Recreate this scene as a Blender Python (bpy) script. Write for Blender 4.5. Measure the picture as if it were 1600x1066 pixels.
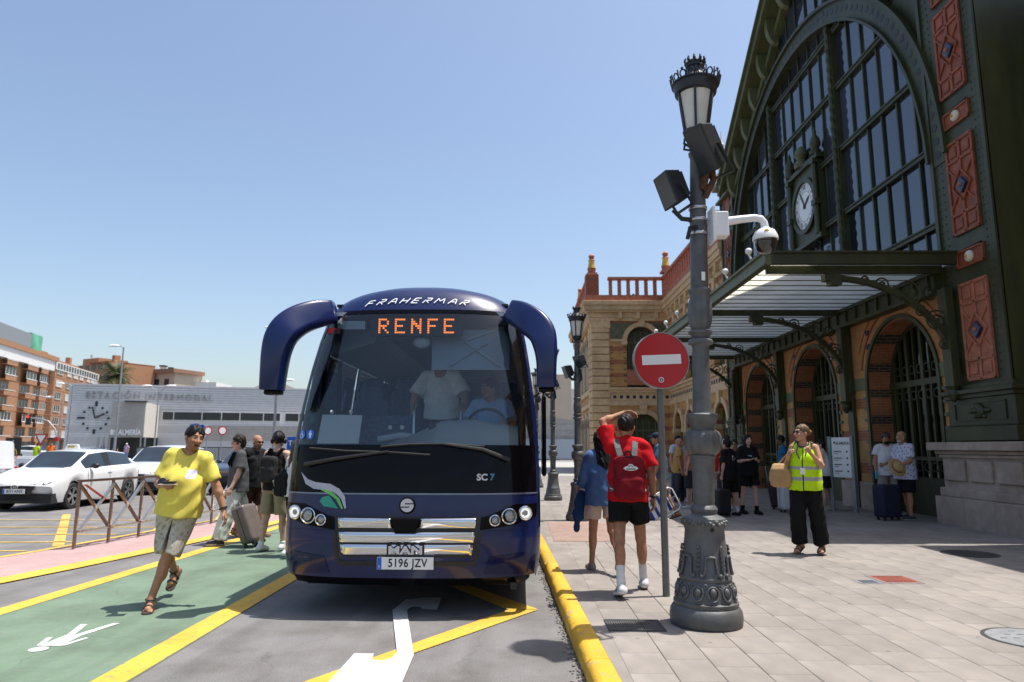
import bpy, bmesh, math, random
import numpy as np
from mathutils import Vector, Matrix

random.seed(7); np.random.seed(7)
for o in list(bpy.data.objects): bpy.data.objects.remove(o)
SC = bpy.context.scene
COL = SC.collection
R = math.radians
PI = math.pi

# ---------------------------------------------------------------- camera
cam = bpy.data.cameras.new('camera'); CAM = bpy.data.objects.new('camera', cam); COL.objects.link(CAM)
cam.sensor_width = 36.0; cam.lens = 24.0; cam.clip_start = 0.05; cam.clip_end = 3000
cam.dof.use_dof = True; cam.dof.focus_distance = 7.4; cam.dof.aperture_fstop = 2.0
def _cam():
    pitch = math.atan(166/1067); yaw = math.atan(15/1067/math.cos(pitch)); roll = 0.003
    fw = Vector((0, math.cos(pitch), math.sin(pitch))); up = Vector((0, -math.sin(pitch), math.cos(pitch))); rt = Vector((1, 0, 0))
    q = Matrix.Rotation(yaw, 3, 'Z'); fw, up, rt = q@fw, q@up, q@rt
    r2 = math.cos(roll)*rt+math.sin(roll)*up; u2 = math.cos(roll)*up-math.sin(roll)*rt
    m = Matrix((r2, u2, -fw)).transposed().to_4x4(); m.translation = (0, 0, 1.58)
    return m
CAM.matrix_world = _cam()
SC.camera = CAM
# ---------------------------------------------------------------- sky and sun
TOSUN = Vector((0.30, 0.05, 1.0)).normalized()
w = bpy.data.worlds.new("World"); SC.world = w; w.use_nodes = True
nt = w.node_tree; nt.nodes.clear()
sky = nt.nodes.new('ShaderNodeTexSky'); sky.sky_type = 'NISHITA'; sky.sun_disc = False
sky.sun_elevation = math.asin(TOSUN.z); sky.sun_rotation = math.atan2(TOSUN.x, TOSUN.y)
sky.altitude = 0; sky.air_density = 1.1; sky.dust_density = 2.2; sky.ozone_density = 0.9
bg = nt.nodes.new('ShaderNodeBackground'); bg.inputs['Strength'].default_value = 0.145
wo = nt.nodes.new('ShaderNodeOutputWorld')
nt.links.new(sky.outputs[0], bg.inputs[0]); nt.links.new(bg.outputs[0], wo.inputs[0])
sl = bpy.data.lights.new('sun', 'SUN'); sl.energy = 5.0; sl.angle = R(0.53); sl.color = (1, 0.955, 0.89)
SUN = bpy.data.objects.new('sun', sl); COL.objects.link(SUN)
SUN.rotation_euler = (-TOSUN).to_track_quat('-Z', 'Y').to_euler(); SUN.location = TOSUN*60
vs = SC.view_settings; vs.view_transform = 'Standard'; vs.look = 'None'; vs.gamma = 1; vs.exposure = 0.38; vs.use_curve_mapping = False
SC.render.engine = 'CYCLES'
try:
    SC.cycles.max_bounces = 8; SC.cycles.transparent_max_bounces = 24
    SC.cycles.caustics_reflective = False; SC.cycles.caustics_refractive = False
except Exception: pass
# ---------------------------------------------------------------- helpers
def mat(name, c, rough=.6, metal=0., var=.12, scale=6., bump=0., bscale=60., coat=0., emit=0., spec=.5, c2=None, attr=False, rnd=0., detail=4., stretch=None, thresh=None, dirt=0., spots=False, cracks=False):
    m = bpy.data.materials.new(name); m.use_nodes = True
    n = m.node_tree.nodes; L = m.node_tree.links; b = n['Principled BSDF']
    b.inputs['Roughness'].default_value = rough; b.inputs['Metallic'].default_value = metal
    b.inputs['Specular IOR Level'].default_value = spec
    b.inputs['Coat Weight'].default_value = coat; b.inputs['Coat Roughness'].default_value = .04
    tc = n.new('ShaderNodeTexCoord'); src = tc.outputs['Object']
    if stretch:
        mp = n.new('ShaderNodeMapping'); mp.inputs['Scale'].default_value = stretch; L.new(src, mp.inputs[0]); vec = mp.outputs[0]
    else: vec = src
    nz = n.new('ShaderNodeTexNoise'); nz.inputs['Scale'].default_value = scale; nz.inputs['Detail'].default_value = detail; L.new(vec, nz.inputs['Vector'])
    fac = nz.outputs['Fac']
    rp = n.new('ShaderNodeMapRange'); rp.inputs[1].default_value = .3; rp.inputs[2].default_value = .7
    if thresh: rp.inputs[1].default_value, rp.inputs[2].default_value = thresh
    L.new(fac, rp.inputs[0])
    mx = n.new('ShaderNodeMix'); mx.data_type = 'RGBA'; L.new(rp.outputs[0], mx.inputs[0])
    lo = [max(0, x*(1-var)) for x in c]; hi = [min(1, x*(1+var)) for x in c]
    if c2: lo, hi = list(c), list(c2)
    mx.inputs[6].default_value = (*lo, 1); mx.inputs[7].default_value = (*hi, 1)
    out = mx.outputs[2]
    if attr:
        at = n.new('ShaderNodeAttribute'); at.attribute_name = 'Col'
        mu = n.new('ShaderNodeMix'); mu.data_type = 'RGBA'; mu.blend_type = 'MULTIPLY'; mu.inputs[0].default_value = 1
        L.new(out, mu.inputs[6]); L.new(at.outputs['Color'], mu.inputs[7]); out = mu.outputs[2]
    if rnd:
        oi = n.new('ShaderNodeObjectInfo'); at = n.new('ShaderNodeAttribute'); at.attribute_name = 'rnd'
        ad = n.new('ShaderNodeMath'); ad.operation = 'ADD'; L.new(oi.outputs['Random'], ad.inputs[0]); L.new(at.outputs['Fac'], ad.inputs[1])
        fr = n.new('ShaderNodeMath'); fr.operation = 'FRACT'; L.new(ad.outputs[0], fr.inputs[0])
        mr = n.new('ShaderNodeMapRange'); mr.inputs[3].default_value = 1-rnd; mr.inputs[4].default_value = 1+rnd*.6; L.new(fr.outputs[0], mr.inputs[0])
        hs = n.new('ShaderNodeHueSaturation'); L.new(out, hs.inputs['Color']); L.new(mr.outputs[0], hs.inputs['Value'])
        out = hs.outputs[0]
    if spots:
        s1 = n.new('ShaderNodeTexVoronoi'); s1.inputs['Scale'].default_value = 3.1; g1 = n.new('ShaderNodeNewGeometry'); L.new(g1.outputs['Position'], s1.inputs['Vector']); s2 = n.new('ShaderNodeMapRange'); s2.inputs[1].default_value = .045; s2.inputs[2].default_value = .06; s2.inputs[3].default_value = .6; s2.inputs[4].default_value = 1; L.new(s1.outputs['Distance'], s2.inputs[0])
        n3 = n.new('ShaderNodeTexNoise'); n3.inputs['Scale'].default_value = .9; n3.inputs['Detail'].default_value = 7; L.new(g1.outputs['Position'], n3.inputs['Vector']); r3 = n.new('ShaderNodeMapRange'); r3.inputs[1].default_value = .38; r3.inputs[2].default_value = .66; r3.inputs[3].default_value = 1.06; r3.inputs[4].default_value = .84; L.new(n3.outputs['Fac'], r3.inputs[0]); s3 = n.new('ShaderNodeMath'); s3.operation = 'MULTIPLY'; L.new(s2.outputs[0], s3.inputs[0]); L.new(r3.outputs[0], s3.inputs[1])
        h3 = n.new('ShaderNodeHueSaturation'); L.new(out, h3.inputs['Color']); L.new(s3.outputs[0], h3.inputs['Value']); out = h3.outputs[0]
    if cracks:
        g1 = n.new('ShaderNodeNewGeometry'); m1 = n.new('ShaderNodeMapping'); m1.inputs['Scale'].default_value = (2.6, .10, 1); L.new(g1.outputs['Position'], m1.inputs[0])
        t1 = n.new('ShaderNodeTexNoise'); t1.inputs['Scale'].default_value = 1; t1.inputs['Detail'].default_value = 4; L.new(m1.outputs[0], t1.inputs['Vector']); r1 = n.new('ShaderNodeMapRange'); r1.inputs[1].default_value = .5; r1.inputs[2].default_value = .72; r1.inputs[3].default_value = 1.04; r1.inputs[4].default_value = .78; L.new(t1.outputs['Fac'], r1.inputs[0])
        d1 = n.new('ShaderNodeTexNoise'); d1.inputs['Scale'].default_value = 2.5; d1.inputs['Detail'].default_value = 6; L.new(g1.outputs['Position'], d1.inputs['Vector']); v0 = n.new('ShaderNodeVectorMath'); v0.operation = 'MULTIPLY_ADD'; v0.inputs[1].default_value = (.5, .5, 0); L.new(d1.outputs['Color'], v0.inputs[0]); L.new(g1.outputs['Position'], v0.inputs[2])
        v1 = n.new('ShaderNodeTexVoronoi'); v1.feature = 'DISTANCE_TO_EDGE'; v1.inputs['Scale'].default_value = .42; L.new(v0.outputs[0], v1.inputs['Vector']); r2_ = n.new('ShaderNodeMapRange'); r2_.inputs[1].default_value = .001; r2_.inputs[2].default_value = .004; r2_.inputs[3].default_value = .84; r2_.inputs[4].default_value = 1; L.new(v1.outputs['Distance'], r2_.inputs[0])
        mm = n.new('ShaderNodeMath'); mm.operation = 'MULTIPLY'; L.new(r1.outputs[0], mm.inputs[0]); L.new(r2_.outputs[0], mm.inputs[1]); hh = n.new('ShaderNodeHueSaturation'); L.new(out, hh.inputs['Color']); L.new(mm.outputs[0], hh.inputs['Value']); out = hh.outputs[0]
    if dirt:
        n2 = n.new('ShaderNodeTexNoise'); n2.inputs['Scale'].default_value = min(scale*.13, 1.4); n2.inputs['Detail'].default_value = 8; n2.inputs['Roughness'].default_value = .62; L.new(src, n2.inputs['Vector'])
        r2 = n.new('ShaderNodeMapRange'); r2.inputs[1].default_value = .42; r2.inputs[2].default_value = .68; L.new(n2.outputs['Fac'], r2.inputs[0])
        m2 = n.new('ShaderNodeMix'); m2.data_type = 'RGBA'; m2.blend_type = 'MULTIPLY'; m2.inputs[7].default_value = (1-dirt, 1-dirt*1.05, 1-dirt*1.15, 1)
        L.new(r2.outputs[0], m2.inputs[0]); L.new(out, m2.inputs[6]); out = m2.outputs[2]
    L.new(out, b.inputs['Base Color'])
    if emit: 
        L.new(out, b.inputs['Emission Color']); b.inputs['Emission Strength'].default_value = emit
    if bump:
        bz = n.new('ShaderNodeTexNoise'); bz.inputs['Scale'].default_value = bscale; bz.inputs['Detail'].default_value = 4; L.new(vec, bz.inputs['Vector'])
        bp = n.new('ShaderNodeBump'); bp.inputs['Strength'].default_value = bump; bp.inputs['Distance'].default_value = .01
        L.new(bz.outputs['Fac'], bp.inputs['Height']); L.new(bp.outputs[0], b.inputs['Normal'])
    return m

def _rndw(n, L, mixnode, w):
    oi = n.new('ShaderNodeObjectInfo'); m = n.new('ShaderNodeMath'); m.operation = 'MULTIPLY'; m.inputs[1].default_value = w; L.new(oi.outputs['Random'], m.inputs[0]); L.new(m.outputs[0], mixnode.inputs[0])
def glassmat(name, tint=(.6, .68, .72), fres=1.45, rough=.02, gl=(1, 1, 1), base=None, basew=0.):
    m = bpy.data.materials.new(name); m.use_nodes = True
    n = m.node_tree.nodes; L = m.node_tree.links; n.clear()
    t = n.new('ShaderNodeBsdfTransparent'); t.inputs[0].default_value = (*tint, 1)
    g = n.new('ShaderNodeBsdfGlossy'); g.inputs['Roughness'].default_value = rough; g.inputs[0].default_value = (*gl, 1)
    f = n.new('ShaderNodeFresnel'); f.inputs[0].default_value = fres
    x = n.new('ShaderNodeMixShader'); o = n.new('ShaderNodeOutputMaterial')
    first = t.outputs[0]
    if base:
        d = n.new('ShaderNodeBsdfDiffuse'); d.inputs[0].default_value = (*base, 1)
        y = n.new('ShaderNodeMixShader'); _rndw(n, L, y, basew); L.new(first, y.inputs[1]); L.new(d.outputs[0], y.inputs[2]); first = y.outputs[0]
    L.new(f.outputs[0], x.inputs[0]); L.new(first, x.inputs[1]); L.new(g.outputs[0], x.inputs[2]); L.new(x.outputs[0], o.inputs[0])
    return m

def thing(name, label, cat, loc=(0, 0, 0), rz=0., group=None):
    o = bpy.data.objects.new(name, None); COL.objects.link(o); o.location = loc; o.rotation_euler = (0, 0, rz)
    o.empty_display_size = .2
    o['label'] = label; o['category'] = cat
    if group: o['group'] = group
    return o
def tag(o, label, cat, group=None):
    o['label'] = label; o['category'] = cat
    if group: o['group'] = group
    return o
def struct(o): o['kind'] = 'structure'; return o
def copy_tree(o, parent=None):
    c = o.copy(); COL.objects.link(c)
    if parent: c.parent = parent
    for ch in o.children: copy_tree(ch, c)
    return c
V3 = Vector
def link(name, me, mats, parent=None, loc=None, rz=None):
    o = bpy.data.objects.new(name, me); COL.objects.link(o)
    for m in (mats if isinstance(mats, (list, tuple)) else [mats]): me.materials.append(m)
    if parent: o.parent = parent
    if loc is not None: o.location = loc
    if rz is not None: o.rotation_euler = (0, 0, rz)
    return o
def share(name, src, parent=None, loc=None, rot=None):
    o = bpy.data.objects.new(name, src.data); COL.objects.link(o)
    if parent: o.parent = parent
    if loc is not None: o.location = loc
    if rot is not None: o.rotation_euler = rot
    for md in src.modifiers:
        if md.type == 'BEVEL':
            b = o.modifiers.new('bevel', 'BEVEL'); b.width = md.width; b.segments = md.segments; b.limit_method = 'ANGLE'
    return o

class MB:
    def __init__(s): s.v = []; s.f = []; s.m = []; s.cur = 0
    def add(s, v, f):
        b = len(s.v); s.v += [tuple(p) for p in v]; s.f += [tuple(i+b for i in q) for q in f]; s.m += [s.cur]*len(f); return s
    def box(s, x0, x1, y0, y1, z0, z1):
        return s.add([(x, y, z) for z in (z0, z1) for y in (y0, y1) for x in (x0, x1)], [(0, 2, 3, 1), (4, 5, 7, 6), (0, 1, 5, 4), (2, 6, 7, 3), (0, 4, 6, 2), (1, 3, 7, 5)])
    def bar(s, p0, p1, w, h, up=(0, 0, 1)):
        p0, p1 = V3(p0), V3(p1); d = (p1-p0).normalized(); u = V3(up)
        a = d.cross(u)
        if a.length < 1e-4: a = d.cross(V3((0, 1, 0)))
        a.normalize(); c = a.cross(d).normalized(); v = []
        for p in (p0, p1):
            for i, j in ((-1, -1), (1, -1), (1, 1), (-1, 1)): v.append(p+a*(i*w/2)+c*(j*h/2))
        return s.add(v, [(3, 2, 1, 0), (4, 5, 6, 7), (0, 1, 5, 4), (1, 2, 6, 5), (2, 3, 7, 6), (3, 0, 4, 7)])
    def tube(s, pts, r, n=8, cap=True, flat=None):
        pts = [V3(p) for p in pts]; k = len(pts); rr = r if isinstance(r, (list, tuple)) else [r]*k
        t0 = (pts[1]-pts[0]).normalized(); a = t0.orthogonal().normalized(); v = []
        if flat: a = (V3(flat)-t0*V3(flat).dot(t0)).normalized()
        for i in range(k):
            t = (pts[min(i+1, k-1)]-pts[max(i-1, 0)]).normalized()
            a = (a-t*a.dot(t)).normalized(); b = t.cross(a)
            for j in range(n):
                q = 2*PI*j/n; v.append(pts[i]+(a*math.cos(q)+b*math.sin(q))*rr[i])
        f = [(i*n+j, i*n+(j+1) % n, (i+1)*n+(j+1) % n, (i+1)*n+j) for i in range(k-1) for j in range(n)]
        if cap: f += [tuple(range(n-1, -1, -1)), tuple((k-1)*n+j for j in range(n))]
        return s.add(v, f)
    def lathe(s, prof, n=24, c=(0, 0, 0), fn=None, M=None, cap=True):
        v = []
        for (r, z) in prof:
            for j in range(n):
                q = 2*PI*j/n; rr = r*(fn(q, z) if fn else 1); p = V3((rr*math.cos(q), rr*math.sin(q), z))
                if M: p = M@p
                v.append(p+V3(c))
        k = len(prof)
        f = [(i*n+j, i*n+(j+1) % n, (i+1)*n+(j+1) % n, (i+1)*n+j) for i in range(k-1) for j in range(n)]
        if cap: f += [tuple(range(n-1, -1, -1)), tuple((k-1)*n+j for j in range(n))]
        return s.add(v, f)
    def cyl(s, p0, p1, r, n=12): return s.tube([p0, p1], r, n)
    def prism(s, poly, d0, d1, plane='XZ'):
        n = len(poly)
        def P(a, b, d): return {'XZ': (a, d, b), 'YZ': (d, a, b), 'XY': (a, b, d)}[plane]
        v = [P(a, b, d0) for a, b in poly]+[P(a, b, d1) for a, b in poly]
        return s.add(v, [tuple(range(n-1, -1, -1)), tuple(range(n, 2*n))]+[(i, (i+1) % n, n+(i+1) % n, n+i) for i in range(n)])
    def sheet(s, poly, z=0., plane='XY'):
        def P(a, b): return {'XZ': (a, z, b), 'YZ': (z, a, b), 'XY': (a, b, z)}[plane]
        return s.add([P(a, b) for a, b in poly], [tuple(range(len(poly)))])
    def strip(s, L, Rr, z=0.):
        n = len(L); v = [(*p, z) for p in L]+[(*p, z) for p in Rr]
        return s.add(v, [(i, n+i, n+i+1, i+1) for i in range(n-1)])
    def ring(s, c, r, t, depth, a0=0, a1=2*PI, n=32, plane='YZ'):
        """flat arch band from radius r to r+t, extruded along the plane normal by depth=(d0,d1)"""
        v = []; full = abs(a1-a0-2*PI) < 1e-6; k = n if full else n+1
        for i in range(k):
            q = a0+(a1-a0)*i/n
            for rr in (r, r+t):
                for d in depth:
                    a, b = c[0]+rr*math.cos(q), c[1]+rr*math.sin(q)
                    v.append({'XZ': (a, d, b), 'YZ': (d, a, b), 'XY': (a, b, d)}[plane])
        f = []
        for i in range(n):
            A = i*4; B = ((i+1) % k)*4
            f += [(A, A+2, B+2, B), (A+1, B+1, B+3, A+3), (A, B, B+1, A+1), (A+2, A+3, B+3, B+2)]
        if not full: f += [(0, 1, 3, 2), (n*4, n*4+2, n*4+3, n*4+1)]
        return s.add(v, f)
    def ball(s, c, r, n=12, m=8, sc=(1, 1, 1)):
        v = []; 
        for i in range(m+1):
            p = PI*i/m
            for j in range(n):
                q = 2*PI*j/n; v.append((c[0]+r*sc[0]*math.sin(p)*math.cos(q), c[1]+r*sc[1]*math.sin(p)*math.sin(q), c[2]+r*sc[2]*math.cos(p)))
        return s.add(v, [(i*n+j, (i+1)*n+j, (i+1)*n+(j+1) % n, i*n+(j+1) % n) for i in range(m) for j in range(n)])
    def mesh(s, name, smooth=0.):
        me = bpy.data.meshes.new(name); me.from_pydata(s.v, [], s.f); me.update()
        bm = bmesh.new(); bm.from_mesh(me)
        bmesh.ops.remove_doubles(bm, verts=bm.verts, dist=1e-5)
        bmesh.ops.recalc_face_normals(bm, faces=bm.faces); bm.to_mesh(me); bm.free()
        if smooth:
            me.polygons.foreach_set('use_smooth', [True]*len(me.polygons)); me.set_sharp_from_angle(angle=R(smooth))
        return me
    def raw(s, name, smooth=0.):
        me = bpy.data.meshes.new(name); me.from_pydata(s.v, [], s.f); me.polygons.foreach_set('material_index', s.m); me.update()
        if smooth: me.polygons.foreach_set('use_smooth', [True]*len(me.polygons)); me.set_sharp_from_angle(angle=R(smooth))
        return me
    def build(s, name, mats, parent=None, smooth=0., bevel=0., loc=None, rz=None, seg=2):
        multi = any(s.m)
        me = s.raw(name, smooth) if multi else s.mesh(name, smooth)
        o = link(name, me, mats, parent, loc, rz)
        if bevel:
            b = o.modifiers.new('bevel', 'BEVEL'); b.width = bevel; b.segments = seg; b.limit_method = 'ANGLE'
        return o
_tx = {}
def text(s, size=1., shear=0., bold=0., spacing=1., res=3):
    k = (s, size, shear, bold, spacing)
    if k in _tx: return _tx[k]
    c = bpy.data.curves.new('t', 'FONT'); c.body = s; c.size = size; c.align_x = 'CENTER'; c.align_y = 'CENTER'; c.shear = shear; c.offset = bold; c.space_character = spacing; c.resolution_u = res
    c.fill_mode = 'FRONT'
    o = bpy.data.objects.new('t', c); COL.objects.link(o)
    dg = bpy.context.evaluated_depsgraph_get(); dg.update()
    me = bpy.data.meshes.new_from_object(o.evaluated_get(dg))
    r = ([tuple(v.co) for v in me.vertices], [tuple(p.vertices) for p in me.polygons])
    bpy.data.objects.remove(o); bpy.data.meshes.remove(me); bpy.data.curves.remove(c)
    _tx[k] = r; return r
def text_on(mb, s, size, c, ax, ay, **k):
    """lay text on a plane: c centre, ax direction of reading, ay up"""
    v, f = text(s, size, **k); ax, ay, c = V3(ax), V3(ay), V3(c)
    return mb.add([c+ax*p[0]+ay*p[1] for p in v], f)
# ---------------------------------------------------------------- smooth solids (signed distance, surface nets)
class Blob:
    def __init__(s): s.p = []; s.lo = np.array([9e9]*3); s.hi = -s.lo; s.n = []; s.m = 1.0
    def _b(s, pts, r):
        for q in pts: s.lo = np.minimum(s.lo, np.array(q)-r); s.hi = np.maximum(s.hi, np.array(q)+r)
    def cap(s, a, b, ra, rb=None, k=.02, flat=1., ax=None, c0=False, c1=False, sub=False):
        rb = ra if rb is None else rb
        if not sub: s._b([a, b], max(ra, rb)*max(1, flat))
        s.p.append(('c', np.array(a, float), np.array(b, float), ra, rb, k, flat, None if ax is None else np.array(ax, float), c0, c1, sub)); return s
    def ell(s, c, r, k=.02, Rm=None, sub=False):
        if not sub: s._b([c], max(r))
        s.p.append(('e', np.array(c, float), np.array(r, float), k, None if Rm is None else np.array(Rm, float), sub)); return s
    def box(s, c, h, rad=.01, k=.01, Rm=None, sub=False):
        if not sub: s._b([c], float(np.linalg.norm(h)))
        s.p.append(('b', np.array(c, float), np.array(h, float), rad, k, None if Rm is None else np.array(Rm, float), sub)); return s
    def cut(s, p, n): s.p.append(('p', np.array(p, float), np.array(n, float)/np.linalg.norm(n))); return s
    def folds(s, fn): s.n.append(fn); return s
    def grid(s, res):
        pad = res*3+.012; lo = s.lo-pad; n = np.ceil((s.hi+pad-lo)/res).astype(int)+1
        ax = [lo[i]+res*np.arange(n[i]) for i in range(3)]
        D = np.full(n, 1e3, np.float32)
        for q in s.p:
            if q[0] == 'p':
                d = ((ax[0]-q[1][0])*q[2][0])[:, None, None]+((ax[1]-q[1][1])*q[2][1])[None, :, None]+((ax[2]-q[1][2])*q[2][2])[None, None, :]
                D = np.maximum(D, d.astype(np.float32)); continue
            if q[0] == 'c':
                _, a, b, ra, rb, k, fl, fx, c0, c1, sub = q; rr = max(ra, rb)*max(1, fl)+2*k+3*res; l, h = np.minimum(a, b)-rr, np.maximum(a, b)+rr
            elif q[0] == 'e':
                _, c, r, k, Rm, sub = q; rr = (max(r) if Rm is not None else r)+2*k+3*res; l, h = c-rr, c+rr
            else:
                _, c, hh, rad, k, Rm, sub = q; rr = (np.linalg.norm(hh) if Rm is not None else hh)+2*k+3*res; l, h = c-rr, c+rr
            i0 = np.clip(np.floor((l-lo)/res).astype(int), 0, n); i1 = np.clip(np.ceil((h-lo)/res).astype(int)+1, 0, n)
            if (i1 <= i0).any(): continue
            sl_ = tuple(slice(i0[i], i1[i]) for i in range(3))
            X, Y, Z = [ax[i][sl_[i]].astype(np.float32) for i in range(3)]
            X = X[:, None, None]; Y = Y[None, :, None]; Z = Z[None, None, :]
            if q[0] == 'c':
                ab = b-a; L2 = max(float(ab@ab), 1e-9)
                t0 = ((X-a[0])*ab[0]+(Y-a[1])*ab[1]+(Z-a[2])*ab[2])/L2; t = np.clip(t0, 0, 1)
                px, py, pz = X-(a[0]+t*ab[0]), Y-(a[1]+t*ab[1]), Z-(a[2]+t*ab[2])
                d2 = px*px+py*py+pz*pz
                if fx is not None:
                    u = px*fx[0]+py*fx[1]+pz*fx[2]; d2 = np.maximum(d2+u*u*(1/(fl*fl)-1), 0)
                d = np.sqrt(d2)-(ra+(rb-ra)*t)
                if fx is not None and fl < 1: d = d*(.5+.5*fl)
                Lg = math.sqrt(L2)
                if c1: d = np.maximum(d, (t0-1)*Lg)
                if c0: d = np.maximum(d, -t0*Lg)
            elif q[0] == 'e':
                if Rm is None: u, v, w_ = X-c[0], Y-c[1], Z-c[2]
                else:
                    x, y, z = X-c[0], Y-c[1], Z-c[2]
                    u, v, w_ = [Rm[i][0]*x+Rm[i][1]*y+Rm[i][2]*z for i in range(3)]
                k0 = np.sqrt((u/r[0])**2+(v/r[1])**2+(w_/r[2])**2)
                k1 = np.sqrt((u/r[0]**2)**2+(v/r[1]**2)**2+(w_/r[2]**2)**2)+1e-6
                d = k0*(k0-1)/k1
            else:
                x, y, z = X-c[0], Y-c[1], Z-c[2]
                if Rm is not None: x, y, z = [Rm[i][0]*x+Rm[i][1]*y+Rm[i][2]*z for i in range(3)]
                a_, b_, c_ = np.abs(x)-hh[0]+rad, np.abs(y)-hh[1]+rad, np.abs(z)-hh[2]+rad
                d = np.sqrt(np.maximum(a_, 0)**2+np.maximum(b_, 0)**2+np.maximum(c_, 0)**2)+np.minimum(np.maximum(a_, np.maximum(b_, c_)), 0)-rad
            o = D[sl_]; d = d.astype(np.float32)
            if sub:
                hq = np.clip(.5-.5*(o+d)/k, 0, 1); D[sl_] = o+(-d-o)*hq+k*hq*(1-hq)
            else:
                hq = np.clip(.5+.5*(d-o)/k, 0, 1); D[sl_] = d+(o-d)*hq-k*hq*(1-hq)
        for fn in s.n:
            D = D+fn(ax[0][:, None, None], ax[1][None, :, None], ax[2][None, None, :]).astype(np.float32)
        return D, lo, res
    def build(s, name, mats, parent=None, res=.01, color=None, loc=None, rz=None):
        D, lo, res = s.grid(res*s.m); v, f = nets(D, lo, res)
        me = bpy.data.meshes.new(name); nv, nf = len(v), len(f)
        me.vertices.add(nv); me.vertices.foreach_set('co', v.astype(np.float32).ravel())
        me.loops.add(nf*4); me.loops.foreach_set('vertex_index', f.astype(np.int32).ravel())
        me.polygons.add(nf); me.polygons.foreach_set('loop_start', np.arange(0, nf*4, 4, dtype=np.int32))
        me.polygons.foreach_set('use_smooth', np.ones(nf, bool)); me.update(); me.validate()
        if color is not None:
            a = me.color_attributes.new('Col', 'FLOAT_COLOR', 'POINT'); cc = np.ones((nv, 4), np.float32); cc[:, :3] = color(v); a.data.foreach_set('color', cc.ravel())
        return link(name, me, mats, parent, loc, rz)
def nets(D, lo, res):
    S = D < 0; n = D.shape
    c = np.zeros((n[0]-1, n[1]-1, n[2]-1), np.int8)
    off = [(i, j, k) for i in (0, 1) for j in (0, 1) for k in (0, 1)]
    for i, j, k in off: c += S[i:n[0]-1+i, j:n[1]-1+j, k:n[2]-1+k]
    I = np.argwhere((c > 0) & (c < 8)); idx = np.full(c.shape, -1, np.int32); idx[I[:, 0], I[:, 1], I[:, 2]] = np.arange(len(I))
    g = np.stack([D[I[:, 0]+i, I[:, 1]+j, I[:, 2]+k] for i, j, k in off], 1); O = np.array(off, float)
    P = np.zeros((len(I), 3)); N = np.zeros(len(I))
    for a in range(8):
        for b in range(a+1, 8):
            if np.abs(O[a]-O[b]).sum() != 1: continue
            m = (g[:, a] < 0) != (g[:, b] < 0)
            if not m.any(): continue
            t = g[m, a]/(g[m, a]-g[m, b]); P[m] += O[a]+(O[b]-O[a])*t[:, None]; N[m] += 1
    v = lo+res*(I+P/np.maximum(N, 1)[:, None]); F = []
    for ax in range(3):
        A = [slice(None)]*3; B = [slice(None)]*3; A[ax] = slice(0, n[ax]-1); B[ax] = slice(1, n[ax])
        x = S[tuple(A)] != S[tuple(B)]; E = np.argwhere(x); o1, o2 = (ax+1) % 3, (ax+2) % 3
        ok = (E[:, o1] > 0) & (E[:, o2] > 0) & (E[:, o1] < n[o1]-1) & (E[:, o2] < n[o2]-1); E = E[ok]
        ins = S[E[:, 0], E[:, 1], E[:, 2]]; q = []
        for d1, d2 in ((-1, -1), (0, -1), (0, 0), (-1, 0)):
            e = E.copy(); e[:, o1] += d1; e[:, o2] += d2; q.append(idx[e[:, 0], e[:, 1], e[:, 2]])
        q = np.stack(q, 1); q[~ins] = q[~ins][:, ::-1]; F.append(q)
    F = np.concatenate(F); return v, F[(F >= 0).all(1)]
# ---------------------------------------------------------------- materials
M = {}
M['asphalt'] = mat('asphalt', (.172, .166, .163), .92, var=.30, scale=85, bump=.22, bscale=120, dirt=.34, detail=7, cracks=True)
M['asphalt_far'] = mat('asphalt_far', (.22, .215, .21), .9, var=.2, scale=3, bump=.2, bscale=40, dirt=.2)
M['green_paint'] = mat('green_paint', (.135, .20, .135), .85, scale=16, bump=.25, bscale=150, dirt=.28, c2=(.19, .21, .185), thresh=(.54, .78), detail=10, cracks=True)
M['yellow_paint'] = mat('yellow_paint', (.68, .41, .045), .75, scale=17, bump=.25, bscale=150, dirt=.22, c2=(.36, .26, .13), thresh=(.57, .70), detail=11)
M['kerb_paint'] = mat('kerb_paint', (.70, .40, .03), .65, scale=11, bump=.6, bscale=45, dirt=.25, c2=(.40, .31, .20), thresh=(.58, .72), detail=11)
M['white_paint'] = mat('white_paint', (.56, .56, .55), .75, scale=18, bump=.2, bscale=120, dirt=.16, c2=(.42, .41, .40), thresh=(.58, .72), detail=11)
M['tile'] = mat('tile', (.272, .243, .218), .75, var=.15, scale=5, bump=.12, bscale=120, rnd=.075, stretch=(1, .45, 1), dirt=.2, spots=True)
M['grout'] = mat('grout', (.21, .19, .172), .9, var=.2, scale=20)
M['pink'] = mat('pink', (.40, .265, .25), .85, var=.1, scale=30, bump=.25, bscale=120, dirt=.15)
M['concrete'] = mat('concrete', (.36, .345, .32), .85, var=.12, scale=6, bump=.25, bscale=50, dirt=.15)
M['tactile'] = mat('tactile', (.30, .19, .16), .8, var=.12, scale=20, bump=.2)

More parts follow.
